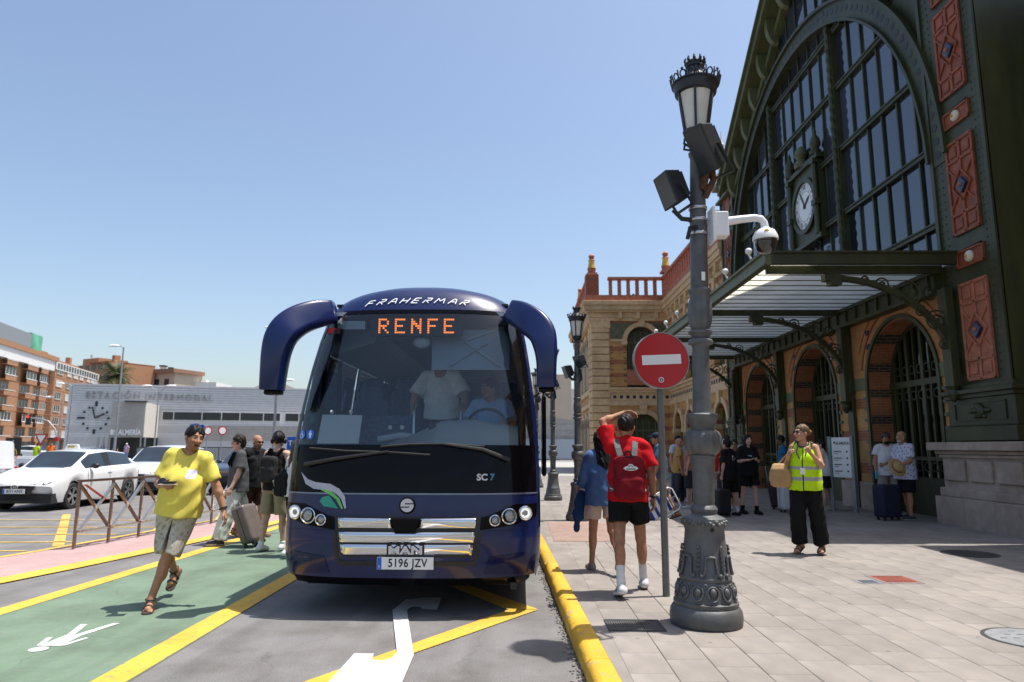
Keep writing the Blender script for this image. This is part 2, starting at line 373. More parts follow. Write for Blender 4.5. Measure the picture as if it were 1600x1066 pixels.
M['iron'] = mat('iron', (.06, .062, .064), .55, .3, var=.2, scale=20, bump=.2, bscale=90)
M['lamp_grey'] = mat('lamp_grey', (.098, .102, .104), .5, .0, var=.22, scale=9, bump=.22, bscale=60, dirt=.28)
M['lamp_dark'] = mat('lamp_dark', (.022, .026, .03), .45, .2, var=.2, scale=12, bump=.1)
M['green_iron'] = mat('green_iron', (.036, .042, .011), .5, .0, var=.3, scale=5, bump=.15, bscale=40, dirt=.35, stretch=(1, 1, .2))
M['green_light'] = mat('green_light', (.095, .105, .042), .5, .0, var=.15, scale=5, bump=.1, bscale=40, dirt=.15)
M['terracotta'] = mat('terracotta', (.24, .058, .021), .6, var=.3, scale=7, bump=.2, bscale=50)
M['terra_pink'] = mat('terra_pink', (.36, .125, .07), .7, var=.25, scale=7, bump=.2, bscale=50)
M['blue_tile'] = mat('blue_tile', (.02, .025, .07), .25, var=.3, scale=20)
M['cream'] = mat('cream', (.62, .56, .42), .6, var=.12, scale=8, bump=.1)
M['gold'] = mat('gold', (.6, .36, .05), .35, .3, var=.15, scale=14)
M['stone'] = mat('stone', (.58, .41, .235), .85, var=.14, scale=6, bump=.4, bscale=30, dirt=.22)
M['marble'] = mat('marble', (.34, .265, .215), .7, var=.25, scale=5, bump=.25, bscale=25, dirt=.3, c2=(.44, .36, .31))
M['black'] = mat('black', (.012, .012, .013), .5, var=.2)
M['rubber'] = mat('rubber', (.02, .02, .02), .8, var=.2, bump=.1)
M['dark_in'] = mat('dark_in', (.02, .02, .02), .8)
M['steel'] = mat('steel', (.55, .55, .55), .3, .9, var=.1)
M['brown_steel'] = mat('brown_steel', (.24, .165, .135), .32, .75, var=.15, scale=8)
M['galv'] = mat('galv', (.32, .33, .34), .5, .5, var=.15, scale=10)
M['white_plastic'] = mat('white_plastic', (.78, .78, .78), .35, var=.03)
M['sign_red'] = mat('sign_red', (.45, .008, .012), .35, var=.04)
M['sign_white'] = mat('sign_white', (.8, .8, .79), .4, var=.03)
M['sign_blue'] = mat('sign_blue', (.01, .12, .55), .35, var=.04)
M['pane_sky'] = glassmat('pane_sky', (.07, .08, .10), 1.95, .03, (.85, .92, 1), (.10, .12, .17), .5)
M['pane_dark'] = glassmat('pane_dark', (.12, .13, .14), 1.5, .03)
M['win_dark'] = mat('win_dark', (.03, .035, .04), .12, .0, var=.3, scale=.6)
M['win_light'] = mat('win_light', (.5, .48, .44), .6, var=.2, scale=.7)
M['brick_orange'] = mat('brick_orange', (.37, .19, .10), .85, var=.12, scale=2, bump=.2, bscale=30)
M['white_wall'] = mat('white_wall', (.72, .71, .69), .8, var=.05, scale=2)
M['grey_panel'] = mat('grey_panel', (.58, .58, .59), .6, .0, var=.06, scale=1.5)
M['beige_wall'] = mat('beige_wall', (.50, .40, .31), .8, var=.06, scale=1)
M['leaf'] = mat('leaf', (.075, .10, .03), .6, var=.45, scale=3)
M['leaf_dry'] = mat('leaf_dry', (.22, .15, .06), .8, var=.3, scale=3)
M['bark'] = mat('bark', (.16, .11, .07), .9, var=.3, bump=.5)

def brickmat(name, axis, c1, c2, band, bands, mortar=(.30, .22, .14), bw=.24, bh=.065):
    """brick courses on a vertical wall; darker bands where (z mod period) falls inside, in bands=(period, offset, height)"""
    m = bpy.data.materials.new(name); m.use_nodes = True
    n = m.node_tree.nodes; L = m.node_tree.links; b = n['Principled BSDF']; b.inputs['Roughness'].default_value = .75
    g = n.new('ShaderNodeNewGeometry'); sp = n.new('ShaderNodeSeparateXYZ'); L.new(g.outputs['Position'], sp.inputs[0])
    cb = n.new('ShaderNodeCombineXYZ'); L.new(sp.outputs[axis], cb.inputs[0]); L.new(sp.outputs[2], cb.inputs[1])
    br = n.new('ShaderNodeTexBrick'); br.inputs['Scale'].default_value = 1; br.inputs['Brick Width'].default_value = bw; br.inputs['Row Height'].default_value = bh
    br.inputs['Mortar Size'].default_value = .006; br.inputs['Mortar Smooth'].default_value = .2; br.inputs['Bias'].default_value = 0
    br.inputs['Color1'].default_value = (*c1, 1); br.inputs['Color2'].default_value = (*c2, 1); br.inputs['Mortar'].default_value = (*mortar, 1)
    L.new(cb.outputs[0], br.inputs['Vector'])
    out = br.outputs['Color']
    if band:
        a = n.new('ShaderNodeMath'); a.operation = 'SUBTRACT'; a.inputs[1].default_value = bands[1]; L.new(sp.outputs[2], a.inputs[0])
        mo = n.new('ShaderNodeMath'); mo.operation = 'FLOORED_MODULO'; mo.inputs[1].default_value = bands[0]; L.new(a.outputs[0], mo.inputs[0])
        lt = n.new('ShaderNodeMath'); lt.operation = 'LESS_THAN'; lt.inputs[1].default_value = bands[2]; L.new(mo.outputs[0], lt.inputs[0])
        b2 = n.new('ShaderNodeTexBrick'); 
        for k in ('Scale', 'Brick Width', 'Row Height', 'Mortar Size', 'Mortar Smooth', 'Bias'): b2.inputs[k].default_value = br.inputs[k].default_value
        b2.inputs['Color1'].default_value = (*band, 1); b2.inputs['Color2'].default_value = (*[x*.8 for x in band], 1); b2.inputs['Mortar'].default_value = (*mortar, 1); L.new(cb.outputs[0], b2.inputs['Vector'])
        mx = n.new('ShaderNodeMix'); mx.data_type = 'RGBA'; L.new(lt.outputs[0], mx.inputs[0]); L.new(out, mx.inputs[6]); L.new(b2.outputs['Color'], mx.inputs[7]); out = mx.outputs[2]
    nz = n.new('ShaderNodeTexNoise'); nz.inputs['Scale'].default_value = 2.2; nz.inputs['Detail'].default_value = 5; L.new(g.outputs['Position'], nz.inputs['Vector'])
    mr = n.new('ShaderNodeMapRange'); mr.inputs[1].default_value = .35; mr.inputs[2].default_value = .7; mr.inputs[3].default_value = .8; mr.inputs[4].default_value = 1.12; L.new(nz.outputs['Fac'], mr.inputs[0])
    hs = n.new('ShaderNodeHueSaturation'); L.new(out, hs.inputs['Color']); L.new(mr.outputs[0], hs.inputs['Value'])
    L.new(hs.outputs[0], b.inputs['Base Color'])
    bp = n.new('ShaderNodeBump'); bp.inputs['Strength'].default_value = .7; bp.inputs['Distance'].default_value = .006; bp.invert = True
    L.new(br.outputs['Fac'], bp.inputs['Height']); L.new(bp.outputs[0], b.inputs['Normal'])
    return m
YB, YB2, RB = (.56, .29, .085), (.48, .235, .07), (.36, .10, .035)
M['brick_y'] = brickmat('brick_y', 1, YB, YB2, RB, (.78, .20, .26))
M['brick_x'] = brickmat('brick_x', 0, YB, YB2, RB, (.78, .20, .26))
M['brick_jamb'] = brickmat('brick_jamb', 0, (.42, .13, .05), (.36, .11, .04), (.05, .035, .025), (.62, .30, .2))
M['brick_up'] = brickmat('brick_up', 0, (.52, .22, .06), (.42, .16, .05), None, None)
M['brick_up_y'] = brickmat('brick_up_y', 1, (.52, .22, .06), (.42, .16, .05), None, None)

# ---------------------------------------------------------------- ground
PZ = .13
def kR(y): return .815-.0405*min(y, 13)          # inner (pavement) edge of the kerb
def kL(y): return .635-.0365*min(y, 13)          # road edge of the kerb
g = MB(); g.sheet([(-400, -60), (400, -60), (400, 900), (-400, 900)], -.02); struct(g.build('ground', M['asphalt_far']))
g = MB(); g.sheet([(-30, -12), (.60, -12), (.60, 60), (-30, 60)], 0.); struct(g.build('road', M['asphalt']))
# green walkway between two yellow lines
gr = MB()
gr.strip([(-5.10, -1), (-4.93, 6.0), (-4.86, 9), (-4.80, 13), (-4.7, 24)], [(-2.62, -1), (-2.66, 5), (-2.70, 9), (-2.74, 13), (-2.8, 24)], .004)
struct(gr.build('green_walkway', M['green_paint']))
ym = MB()
ym.strip([(-2.90, -1), (-2.91, 5), (-2.93, 9), (-2.97, 13), (-3.0, 24)], [(-2.66, -1), (-2.67, 5), (-2.70, 9), (-2.74, 13), (-2.8, 24)], .008)
ym.strip([(-5.22, -1), (-5.12, 6.5), (-5.05, 9), (-4.95, 12), (-4.78, 24)], [(-5.0, -1), (-4.90, 6.5), (-4.83, 9), (-4.74, 12), (-4.6, 24)], .008)
ym.strip([(-1.79, 4.4), (-.12, 7.02)], [(-1.63, 4.4), (.16, 7.02)], .008)
ym.strip([(.12, 6.98), (-.12, 6.98), (-.93, 8.3)][1:], [(.16, 7.03), (-.68, 8.3)], .012)
ym.strip([(-6.36, 8.0), (-6.1, 9.2), (-5.83, 10.6), (-5.5, 12.6), (-4.95, 18)], [(-6.02, 8.0), (-5.75, 9.2), (-5.5, 10.6), (-5.2, 12.6), (-4.65, 18)], .016)
ym.strip([(-7.3, 4.0), (-6.36, 8.0)], [(-6.9, 4.0), (-6.02, 8.0)], .016)
struct(ym.build('yellow_line_marking', M['yellow_paint']))
# pink pavement with a flush kerb, beyond the second yellow line
pk = MB(); pk.strip([(-8.9, 3.0), (-7.75, 8.6), (-7.25, 10.4), (-6.85, 13), (-6.35, 16), (-5.6, 24)], [(-7.0, 3.0), (-6.15, 8.0), (-5.66, 10.2), (-5.35, 12.5), (-4.9, 17), (-4.6, 24)], .010)
struct(pk.build('pink_pavement', M['pink']))
tl = MB()
tl.strip([(-9.05, 3.0), (-7.90, 8.6), (-7.40, 10.4), (-7.0, 13), (-6.5, 16), (-5.75, 24)], [(-8.9, 3.0), (-7.75, 8.6), (-7.25, 10.4), (-6.85, 13), (-6.35, 16), (-5.6, 24)], .014)
for x0, y0, x1, y1, wd in ((-8.6, 10.1, -12.4, 15.8, .16), (-7.35, 11.1, -10.6, 16.2, .16), (-6.9, 13.2, -9.0, 18.5, .14), (-6.6, 15.2, -8.4, 20, .14), (-7.5, 10.6, -14, 10.3, .09), (-7.4, 11.6, -14, 11.2, .09), (-7.3, 12.6, -14, 12.3, .09), (-7.2, 13.7, -14, 13.5, .09), (-7.1, 15, -14, 14.9, .09)):
    d = V3((x1-x0, y1-y0, 0)).normalized(); nn = V3((-d.y, d.x, 0))*wd/2
    tl.add([(x0+nn.x, y0+nn.y, .008), (x0-nn.x, y0-nn.y, .008), (x1-nn.x, y1-nn.y, .008), (x1+nn.x, y1+nn.y, .008)], [(0, 1, 2, 3)])
struct(tl.build('taxi_rank_marking', mat('faded_yellow', (.55, .36, .08), .8, var=.25, scale=12, dirt=.3)))
# white markings
wm = MB(); wm.sheet([(-.84, 7.50), (-1.02, 7.49), (-1.20, 7.40), (-1.25, 6.92), (-.96, 5.56), (-.97, 5.42), (-1.03, 5.35), (-1.11, 5.37), (-1.13, 5.52), (-1.28, 5.52), (-1.30, 4.75), (-.80, 4.80), (-.82, 5.50), (-1.11, 6.93), (-1.09, 7.06), (-1.0, 7.08), (-.97, 6.98), (-.82, 6.95)][::-1], .016)
struct(wm.build('white_arrow_marking', M['white_paint']))
pm = MB()
def pmk(pts): pm.sheet([(-3.72+(x+3.72)*1.03, 5.9+(y-5.9)*1.05) for x, y in pts], .008)
pm.sheet([(-3.78+.07*math.cos(q), 5.60+.07*math.sin(q)) for q in np.linspace(0, 2*PI, 20, endpoint=False)], .008)
pmk([(-3.83, 5.70), (-3.67, 5.70), (-3.69, 5.98), (-3.83, 6.01)])
pmk([(-3.93, 5.92), (-3.86, 5.705), (-3.833, 5.70), (-3.833, 5.77), (-3.895, 5.94)]); pmk([(-3.668, 5.70), (-3.64, 5.715), (-3.59, 5.92), (-3.625, 5.935), (-3.668, 5.78)])
pmk([(-3.83, 6.015), (-3.765, 6.005), (-3.87, 6.34), (-3.93, 6.34)]); pmk([(-3.76, 6.0), (-3.69, 5.985), (-3.61, 6.38), (-3.67, 6.38)])
struct(pm.build('pedestrian_marking', M['white_paint']))
# pavement slab, kerb stones, paving tiles
ps = MB(); n_ = 14
ys = np.linspace(-8, 36, 23)
ps.strip([(kR(y)+.002, y) for y in ys], [(30, y) for y in ys], PZ-.012)
pav = struct(ps.build('pavement', M['grout']))
far = MB(); far.sheet([(-5, 36), (60, 36), (60, 69.5), (-5, 69.5)], PZ-.012); struct(far.build('far_pavement', M['concrete']))
kerb = MB(); kerb.box(-.2, -.19, -3, -2.9, -.1, -.09)
kst = None
kb = bpy.data.objects.new('kerb', None); COL.objects.link(kb); kb['kind'] = 'structure'
rk = random.Random(3)
y = -1.0
while y < 24:
    L_ = 1.0; a, b = y+.003, y+L_-.003; h = PZ+.012
    prof = lambda yy: [(kL(yy)-.012, -.05), (kL(yy)-.004, h-.035), (kL(yy)+.03, h-.004), (kL(yy)+.06, h), (kR(yy)-.006, h), (kR(yy)-.002, h-.01), (kR(yy)-.002, -.05)]
    mb = MB(); v = []; st = 7
    for i in range(st):
        yy = a+(b-a)*i/(st-1)
        for j, (px, pz) in enumerate(prof(yy)):
            jit = rk.uniform(-.007, .007) if j in (1, 2, 3) else 0
            v.append((px+jit, yy, pz+(jit*.5 if j in (2, 3) else 0)))
    k = 7; f = [(i*k+j, i*k+j+1, (i+1)*k+j+1, (i+1)*k+j) for i in range(st-1) for j in range(k-1)]+[tuple(range(k)), tuple((st-1)*k+j for j in range(k-1, -1, -1))]
    mb.add(v, f); mb.build('kerb_stone', M['kerb_paint'], kb, smooth=50)
    y += L_
# gutter grit along the kerb
gt = MB(); rg = random.Random(5)
for i in range(900):
    yy = rg.uniform(3.6, 14); s_ = rg.uniform(.004, .016); x_ = kL(yy)-.02-abs(rg.gauss(0, .035)); 
    gt.ball((x_, yy, s_*.3), s_, 5, 3)
gto = gt.build('gutter_grit', M['grout']); gto['kind'] = 'stuff'
TW, TL_ = .30, .45
def tile_mesh(seed):
    r = random.Random(seed); b = MB(); g_ = .0035; c = .004; x, y_ = TW/2-g_/2, TL_/2-g_/2
    dz = [r.uniform(-.0012, .0012) for _ in range(4)]
    lo = [(-x, -y_), (x, -y_), (x, y_), (-x, y_)]; up = [(-x+c, -y_+c), (x-c, -y_+c), (x-c, y_-c), (-x+c, y_-c)]
    v = [(*p, -.03) for p in lo]+[(*p, -c+d) for p, d in zip(lo, dz)]+[(*p, d) for p, d in zip(up, dz)]
    f = []
    for a in (0, 4): f += [(a+i, a+(i+1) % 4, a+4+(i+1) % 4, a+4+i) for i in range(4)]
    b.add(v, f+[(8, 9, 10, 11)]); return b
tms = [tile_mesh(i).mesh('paving_tile') for i in range(6)]
for t in tms: t.materials.append(M['tile'])
slots = []
nx = int(24/TW)
for i in range(-3, nx):
    x = 1.0+TW*(i+.5)-.3
    for j in range(-4, 72):
        y = (j+(.5 if i % 2 else 0)+.17*(i % 5))*TL_
        if x-TW/2 < kR(y-TL_/2)+.005 or y < -1 or y > 30: continue
        if x > 11: continue
        slots.append((x, y))
def area_px(x, y):
    if y < 3.9: return -1
    u, v_ = x/y*1067+815, 699+1.45*1067/y
    if not (-20 < u < 1640 and v_ < 1090): return -1
    if abs(x-.93) < .02: pass
    return TW*TL_/y**3
slots.sort(key=lambda s: -area_px(*s))
rt_ = random.Random(11)
for x, y in slots[:300]:
    o = bpy.data.objects.new('paving_tile', rt_.choice(tms)); COL.objects.link(o); o.parent = pav; o.location = (x, y, PZ)
st = MB(); rv = []
for x, y in slots[300:]:
    v = [(x+a*(TW/2-.002), y+b*(TL_/2-.002), PZ) for a, b in ((-1, -1), (1, -1), (1, 1), (-1, 1))]; st.add(v, [(0, 1, 2, 3)]); rv += [rt_.random()]*4
me = st.raw('paving_tiles_beyond'); at = me.attributes.new('rnd', 'FLOAT', 'POINT'); at.data.foreach_set('value', rv)
o = link('paving_tiles_beyond', me, M['tile'], pav); o['kind'] = 'stuff'
# slim edging strip of cut stone between kerb and tiles
ed = MB(); ys = np.linspace(-1, 24, 26)
ed.strip([(kR(y)+.004, y) for y in ys], [(kR(y)+.36, y) for y in ys], PZ-.003)
ed.build('edge_strip', M['tile'], pav)
# tactile paving, covers and drain
tp = MB(); tp.box(.50, 1.62, 11.0, 13.8, PZ, PZ+.004); tpo = tp.build('tactile_paving', M['tactile'], pav)
rb = MB()
for i in range(27): rb.box(.52, 1.60, 11.05+i*.1, 11.09+i*.1, PZ+.0045, PZ+.011)
rb.build('tactile_rib', mat('tactile_rib', (.56, .42, .35), .8), pav)
dg_ = thing('drain_grate', 'dark metal drain grate in the pavement beside the lamp post base', 'drain grate', (.93, 5.93, PZ))
b = MB()
for (x0, x1, y0, y1) in ((-.23, .23, -.18, -.165), (-.23, .23, .165, .18), (-.23, -.215, -.165, .165), (.215, .23, -.165, .165)): b.box(x0, x1, y0, y1, -.01, .008)
b.build('grate_frame', M['iron'], dg_)
b = MB()
for i in range(22): b.box(-.205+i*.0195, -.195+i*.0195, -.164, .164, -.008, .006)
b.box(-.214, .214, -.164, .164, -.011, -.0085); b.build('grate_bar', M['iron'], dg_)
def cover(name, label, loc, r, m):
    t = thing(name, label, 'manhole cover', loc); b = MB(); b.lathe([(r+.03, -.01), (r+.03, .004), (r+.004, .004), (r+.004, -.01)], 40, cap=False); b.build('cover_ring', M['iron'], t, smooth=30)
    b = MB(); b.lathe([(r, -.01), (r, .005)], 40); 
    for i in range(-5, 6):
        for j in range(-5, 6):
            if (i*i+j*j)*.0036*4 < r*r*.8: b.box(i*.105*r/.3-.02, i*.105*r/.3+.02, j*.105*r/.3-.008, j*.105*r/.3+.008, .0052, .009)
    b.build('cover_lid', m, t)
cover('manhole_cover', 'round grey manhole cover near the right edge in the sunlit pavement', (3.93, 5.62, PZ), .29, M['galv'])
cover('manhole_cover', 'round dark manhole cover in the shaded pavement before the stone plinth', (6.25, 9.95, PZ), .33, M['iron'])
def hatch(label, loc, sx, sy, m):
    t = thing('access_cover', label, 'access cover', loc); b = MB(); b.box(-sx-.02, sx+.02, -sy-.02, -sy, -.01, .005); b.box(-sx-.02, sx+.02, sy, sy+.02, -.01, .005); b.box(-sx-.02, -sx, -sy, sy, -.01, .005); b.box(sx, sx+.02, -sy, sy, -.01, .005); b.build('cover_frame', M['galv'], t)
    b = MB(); b.box(-sx, sx, -sy, sy, -.01, .003); b.build('cover_lid', m, t)
    b = MB()
    for i in range(5): b.box(-sx*.8, sx*.8, -sy*.75+i*sy*.35, -sy*.68+i*sy*.35, .0032, .008)
    b.build('lid_rib', m, t)
hatch('rectangular red access cover set in the pale paving', (4.17, 8.02, PZ), .20, .20, mat('red_cover', (.27, .075, .05), .7, var=.2, scale=12, bump=.2))
hatch('small square grey access cover beside the red one', (3.80, 7.86, PZ), .11, .09, M['galv'])
# ---------------------------------------------------------------- station hall
XW = 8.4; YC = 19.7; DC = [15.2, 19.7, 24.2]; DR = 1.42; DS = 3.05
GI = M['green_iron']
hall = thing('station_hall', 'old iron and brick station hall with a huge arched window and round clock', 'train station', (XW, YC, PZ))
def HP(mb, name, m, parent=None, **k):
    o = mb.build(name, m, parent or hall, **k); o.parent = parent or hall
    # vertices are written in world coordinates: undo the parents' shift
    if parent is None: o.matrix_parent_inverse = Matrix.Translation((-XW, -YC, -PZ))
    return o
def arc(yc, zc, r, a0, a1, n): return [(yc+r*math.cos(a0+(a1-a0)*i/n), zc+r*math.sin(a0+(a1-a0)*i/n)) for i in range(n+1)]
ed_ = [13.36, 17.45, 21.95, 26.04]
piers = [(ed_[0], DC[0]-DR), (DC[0]+DR, DC[1]-DR), (DC[1]+DR, DC[2]-DR), (DC[2]+DR, ed_[3])]
for a, c in piers:
    b = MB(); b.box(XW, XW+.6, a, c, .78, 3.0); HP(b, 'brick_pier_wall', M['brick_y']); b = MB(); b.box(XW-.03, XW+.6, a, c, 3.0, 3.28); HP(b, 'green_band', M['green_light'])
for a, c in piers:
    n_ = 2 if c-a > 1 else 1
    for i in range(n_):
        q = MB(); w_ = (c-a)/n_; q.box(XW-.06, XW+.5, a+i*w_+.004, a+(i+1)*w_-.004, PZ-.02, .775); HP(q, 'stone_block', M['marble'], bevel=.012)
for i, dc in enumerate(DC):
    q = MB(); y0, y1 = ed_[i], ed_[i+1]
    q.prism([(y0, 3.28), (dc-math.sqrt(DR*DR-.23**2), 3.28)]+arc(dc, DS, DR, PI-math.asin(.23/DR), math.asin(.23/DR), 24)+[(y1, 3.28), (y1, 4.75), (y0, 4.75)], XW, XW+.6, 'YZ'); HP(q, 'brick_spandrel', M['brick_up_y'])
    q = MB(); q.ring((dc, DS), DR-.04, .035, (XW+.015, XW+.6), 0, PI, 24); q.box(XW+.015, XW+.6, dc-DR+.005, dc-DR+.04, PZ, DS); q.box(XW+.015, XW+.6, dc+DR-.04, dc+DR-.005, PZ, DS); HP(q, 'brick_reveal', M['brick_jamb'])
    q = MB(); q.ring((dc, DS), DR-.02, .09, (XW-.05, XW-.002), 0, PI, 28); q.box(XW-.05, XW-.002, dc-DR-.07, dc-DR+.02, PZ, DS); q.box(XW-.05, XW-.002, dc+DR-.02, dc+DR+.07, PZ, DS); HP(q, 'arch_frame', GI, smooth=30)
    q = MB(); q.ring((dc, DS), DR+.28, .05, (XW-.02, XW-.003), .25, PI-.25, 24); q.ring((dc, DS), DR+.5, .03, (XW-.015, XW-.003), .45, PI-.45, 24); HP(q, 'brick_moulding', M['terracotta'], smooth=30)
    # the arched door itself
    dr = MB(); X0 = XW+.5
    dr.ring((dc, DS), DR-.14, .10, (X0, X0+.08), 0, PI, 24); dr.box(X0, X0+.08, dc-DR+.04, dc-DR+.14, PZ, DS); dr.box(X0, X0+.08, dc+DR-.14, dc+DR-.04, PZ, DS); dr.box(X0-.02, X0+.1, dc-DR+.04, dc+DR-.04, DS-.08, DS+.06)
    dr.box(X0-.01, X0+.09, dc-DR+.04, dc+DR-.04, PZ, .95); dr.box(X0-.02, X0+.1, dc-DR+.04, dc+DR-.04, 1.32, 1.40)
    do = HP(dr, 'arched_door', GI)
    q = MB(); q.prism([(dc-DR+.06, .95), (dc+DR-.06, .95)]+arc(dc, DS, DR-.1, 0, PI, 20), X0+.04, X0+.05, 'YZ'); HP(q, 'door_glass', M['pane_dark'], do)
    for k in range(-4, 5):
        y_ = dc+k*.29; zt = DS+math.sqrt(max(0, (DR-.12)**2-(k*.29)**2))
        q = MB(); wd = .05 if k % 2 == 0 else .018; q.box(X0-.015, X0+.06, y_-wd, y_+wd, .95, zt-.03); HP(q, 'door_bar', GI, do)
    q = MB()
    for k in range(-4, 4):
        for zz in (DS+.3, DS-.28, 1.18): q.ring((dc+(k+.5)*.29, zz), .085, .02, (X0, X0+.02), 0, 2*PI, 12)
    HP(q, 'door_scroll', GI, do)['kind'] = 'stuff'
# pier edge blocks (glazed dark green headers)
q = MB(); q.box(-.03, .0, -.1, .1, -.035, .035); eb0 = None
eb_me = q.mesh('edge_block'); eb_me.materials.append(mat('glazed_green', (.03, .05, .025), .3, var=.3))
for a, c in piers[1:3]+[(piers[0][0], piers[0][1]), (piers[3][0], piers[3][1])]:
    k = 0; z_ = .95
    while z_ < 2.95:
        for y_, sg in ((a+.10, 1), (c-.10, -1)):
            o = bpy.data.objects.new('edge_block', eb_me); COL.objects.link(o); o.parent = hall; o.location = (-.004, y_-YC+sg*(.03 if k % 2 else 0), z_-PZ)
        k += 1; z_ += .26
for y_ in (17.45, 21.95):
    q = MB(); q.box(XW-.09, XW, y_-.15, y_+.15, PZ, 4.75); q.box(XW-.14, XW, y_-.2, y_+.2, 2.95, 3.3); HP(q, 'iron_column', GI, bevel=.01)
    for dz in (0, .34): q = MB(); q.box(XW-.03, XW-.002, y_-1.05, y_-.92, 4.0+dz-.06, 4.0+dz+.06); q.box(XW-.03, XW-.002, y_+.92, y_+1.05, 4.0+dz-.06, 4.0+dz+.06); HP(q, 'glazed_tile', M['blue_tile'])
q = MB(); q.box(XW-.26, XW, 13.36, 26.04, 4.62, 4.70); q.box(XW-.2, XW, 13.36, 26.04, 4.70, 5.0); q.box(XW-.28, XW+.1, 13.36, 26.04, 5.0, 5.08)
for i in range(26): q.box(XW-.25, XW-.2, 13.5+i*.5, 13.56+i*.5, 4.7, 5.0)
HP(q, 'wall_beam', GI)
q = MB(); q.box(XW+6, XW+6.2, 11.7, 27.7, PZ, 12); q.box(XW+.7, XW+6, 11.7, 27.7, 4.9, 5.05); q.box(XW+.62, XW+6, 11.7, 27.7, PZ-.02, PZ); HP(q, 'inner_wall', mat('inner', (.25, .22, .18), .8))
# ---- glazed canopy
CX0, CY0, CY1, CZ = 4.68, 12.8, 26.6, 5.2
q = MB(); q.box(CX0, CX0+.12, CY0, CY1, CZ-.14, CZ+.13); q.box(CX0-.05, CX0, CY0-.02, CY1, CZ+.09, CZ+.14); q.box(CX0-.03, CX0, CY0-.02, CY1, CZ-.14, CZ-.1); HPc = HP(q, 'canopy', M['green_light'])
q = MB(); q.box(CX0+.12, XW-.05, CY0, CY0+.12, CZ-.12, CZ+.13); q.box(CX0+.12, XW-.05, CY0-.04, CY0, CZ+.09, CZ+.13); HP(q, 'edge_beam', GI, HPc); q = MB(); q.box(CX0+.12, XW-.05, CY1-.12, CY1, CZ-.12, CZ+.13); HP(q, 'edge_beam', GI, HPc)
def frosted():
    m = bpy.data.materials.new('frosted_glass'); m.use_nodes = True; n = m.node_tree.nodes; L = m.node_tree.links; n.clear()
    t = n.new('ShaderNodeBsdfTranslucent'); t.inputs[0].default_value = (.88, .86, .79, 1); d = n.new('ShaderNodeBsdfPrincipled'); d.inputs['Base Color'].default_value = (.5, .52, .51, 1); d.inputs['Roughness'].default_value = .25
    nz = n.new('ShaderNodeTexNoise'); nz.inputs['Scale'].default_value = 1.3; nz.inputs['Detail'].default_value = 5; tc = n.new('ShaderNodeTexCoord'); L.new(tc.outputs['Object'], nz.inputs[0])
    mr = n.new('ShaderNodeMapRange'); mr.inputs[1].default_value = .3; mr.inputs[2].default_value = .75; mr.inputs[3].default_value = .10; mr.inputs[4].default_value = .28; L.new(nz.outputs['Fac'], mr.inputs[0])
    x = n.new('ShaderNodeMixShader'); L.new(mr.outputs[0], x.inputs[0]); L.new(t.outputs[0], x.inputs[1]); L.new(d.outputs[0], x.inputs[2])
    o = n.new('ShaderNodeOutputMaterial'); L.new(x.outputs[0], o.inputs[0]); return m
FG = frosted()
npn = 29; pit = (CY1-CY0-.24)/npn
for i in range(npn):
    y0 = CY0+.12+i*pit; q = MB(); q.box(CX0+.12, XW-.06, y0+.008, y0+pit-.008, CZ-.07, CZ-.06); HP(q, 'glass_panel', FG, HPc)
    if i: q = MB(); q.box(CX0+.12, XW-.06, y0-.012, y0+.012, CZ-.085, CZ-.04); HP(q, 'glazing_bar', M['green_light'], HPc)
def spiral(mb, c, r, turns, a0, d, w_=.018, y=0, n=26):
    pts = [(c[0]+r*(1-.85*i/n)*math.cos(a0+d*turns*2*PI*i/n), y, c[1]+r*(1-.85*i/n)*math.sin(a0+d*turns*2*PI*i/n)) for i in range(n+1)]
    mb.tube(pts, w_, 5); mb.ball((pts[-1][0], y, pts[-1][2]), w_*2.2, 6, 4)
for y_ in (13.1, 17.45, 21.95, 26.3):
    q = MB(); q.box(CX0+.12, XW-.2, y_-.05, y_+.05, CZ-.24, CZ-.09); HP(q, 'rafter', GI, HPc)
    q = MB(); rib = [(6.1+2.22*math.cos(t), y_, 3.0+1.86*math.sin(t)) for t in np.linspace(0, PI/2, 22)]
    for k in range(21): q.bar(rib[k], rib[k+1], .1, .12, (0, 1, 0))
    q.box(XW-.24, XW-.1, y_-.13, y_+.13, 2.75, 4.65)
    q.lathe([(.02, 2.45), (.07, 2.5), (.11, 2.6), (.08, 2.68), (.13, 2.75)], 10, (XW-.18, y_, 0)); q.box(6.0, 6.22, y_-.1, y_+.1, 4.72, 4.95); q.box(5.9, 6.12, y_-.09, y_+.09, 4.8, 4.94)
    br = HP(q, 'canopy_bracket', GI)
    q = MB()
    spiral(q, (7.55, 4.55), .27, 2.0, 2.6, -1, y=y_); spiral(q, (8.02, 4.02), .22, 2.0, .6, 1, y=y_); spiral(q, (7.05, 4.74), .14, 1.6, 2.8, -1, y=y_); spiral(q, (8.13, 3.55), .12, 1.6, .3, 1, y=y_); spiral(q, (7.95, 4.55), .15, 1.6, 2, 1, y=y_); spiral(q, (7.72, 4.22), .12, 1.5, 1, -1, y=y_); spiral(q, (6.72, 4.83), .08, 1.4, 2.8, -1, y=y_)
    HP(q, 'scrollwork', GI, br)
for i in range(9):
    q = MB(); y_ = 13.4+i*1.6; q.tube([(CX0-.06, y_, CZ+.14), (CX0-.1, y_, CZ+.24)], .02, 6); q.ball((CX0-.1, y_, CZ+.3), .07, 10, 7); HP(q, 'globe_lamp', M['white_plastic'], HPc, smooth=40)
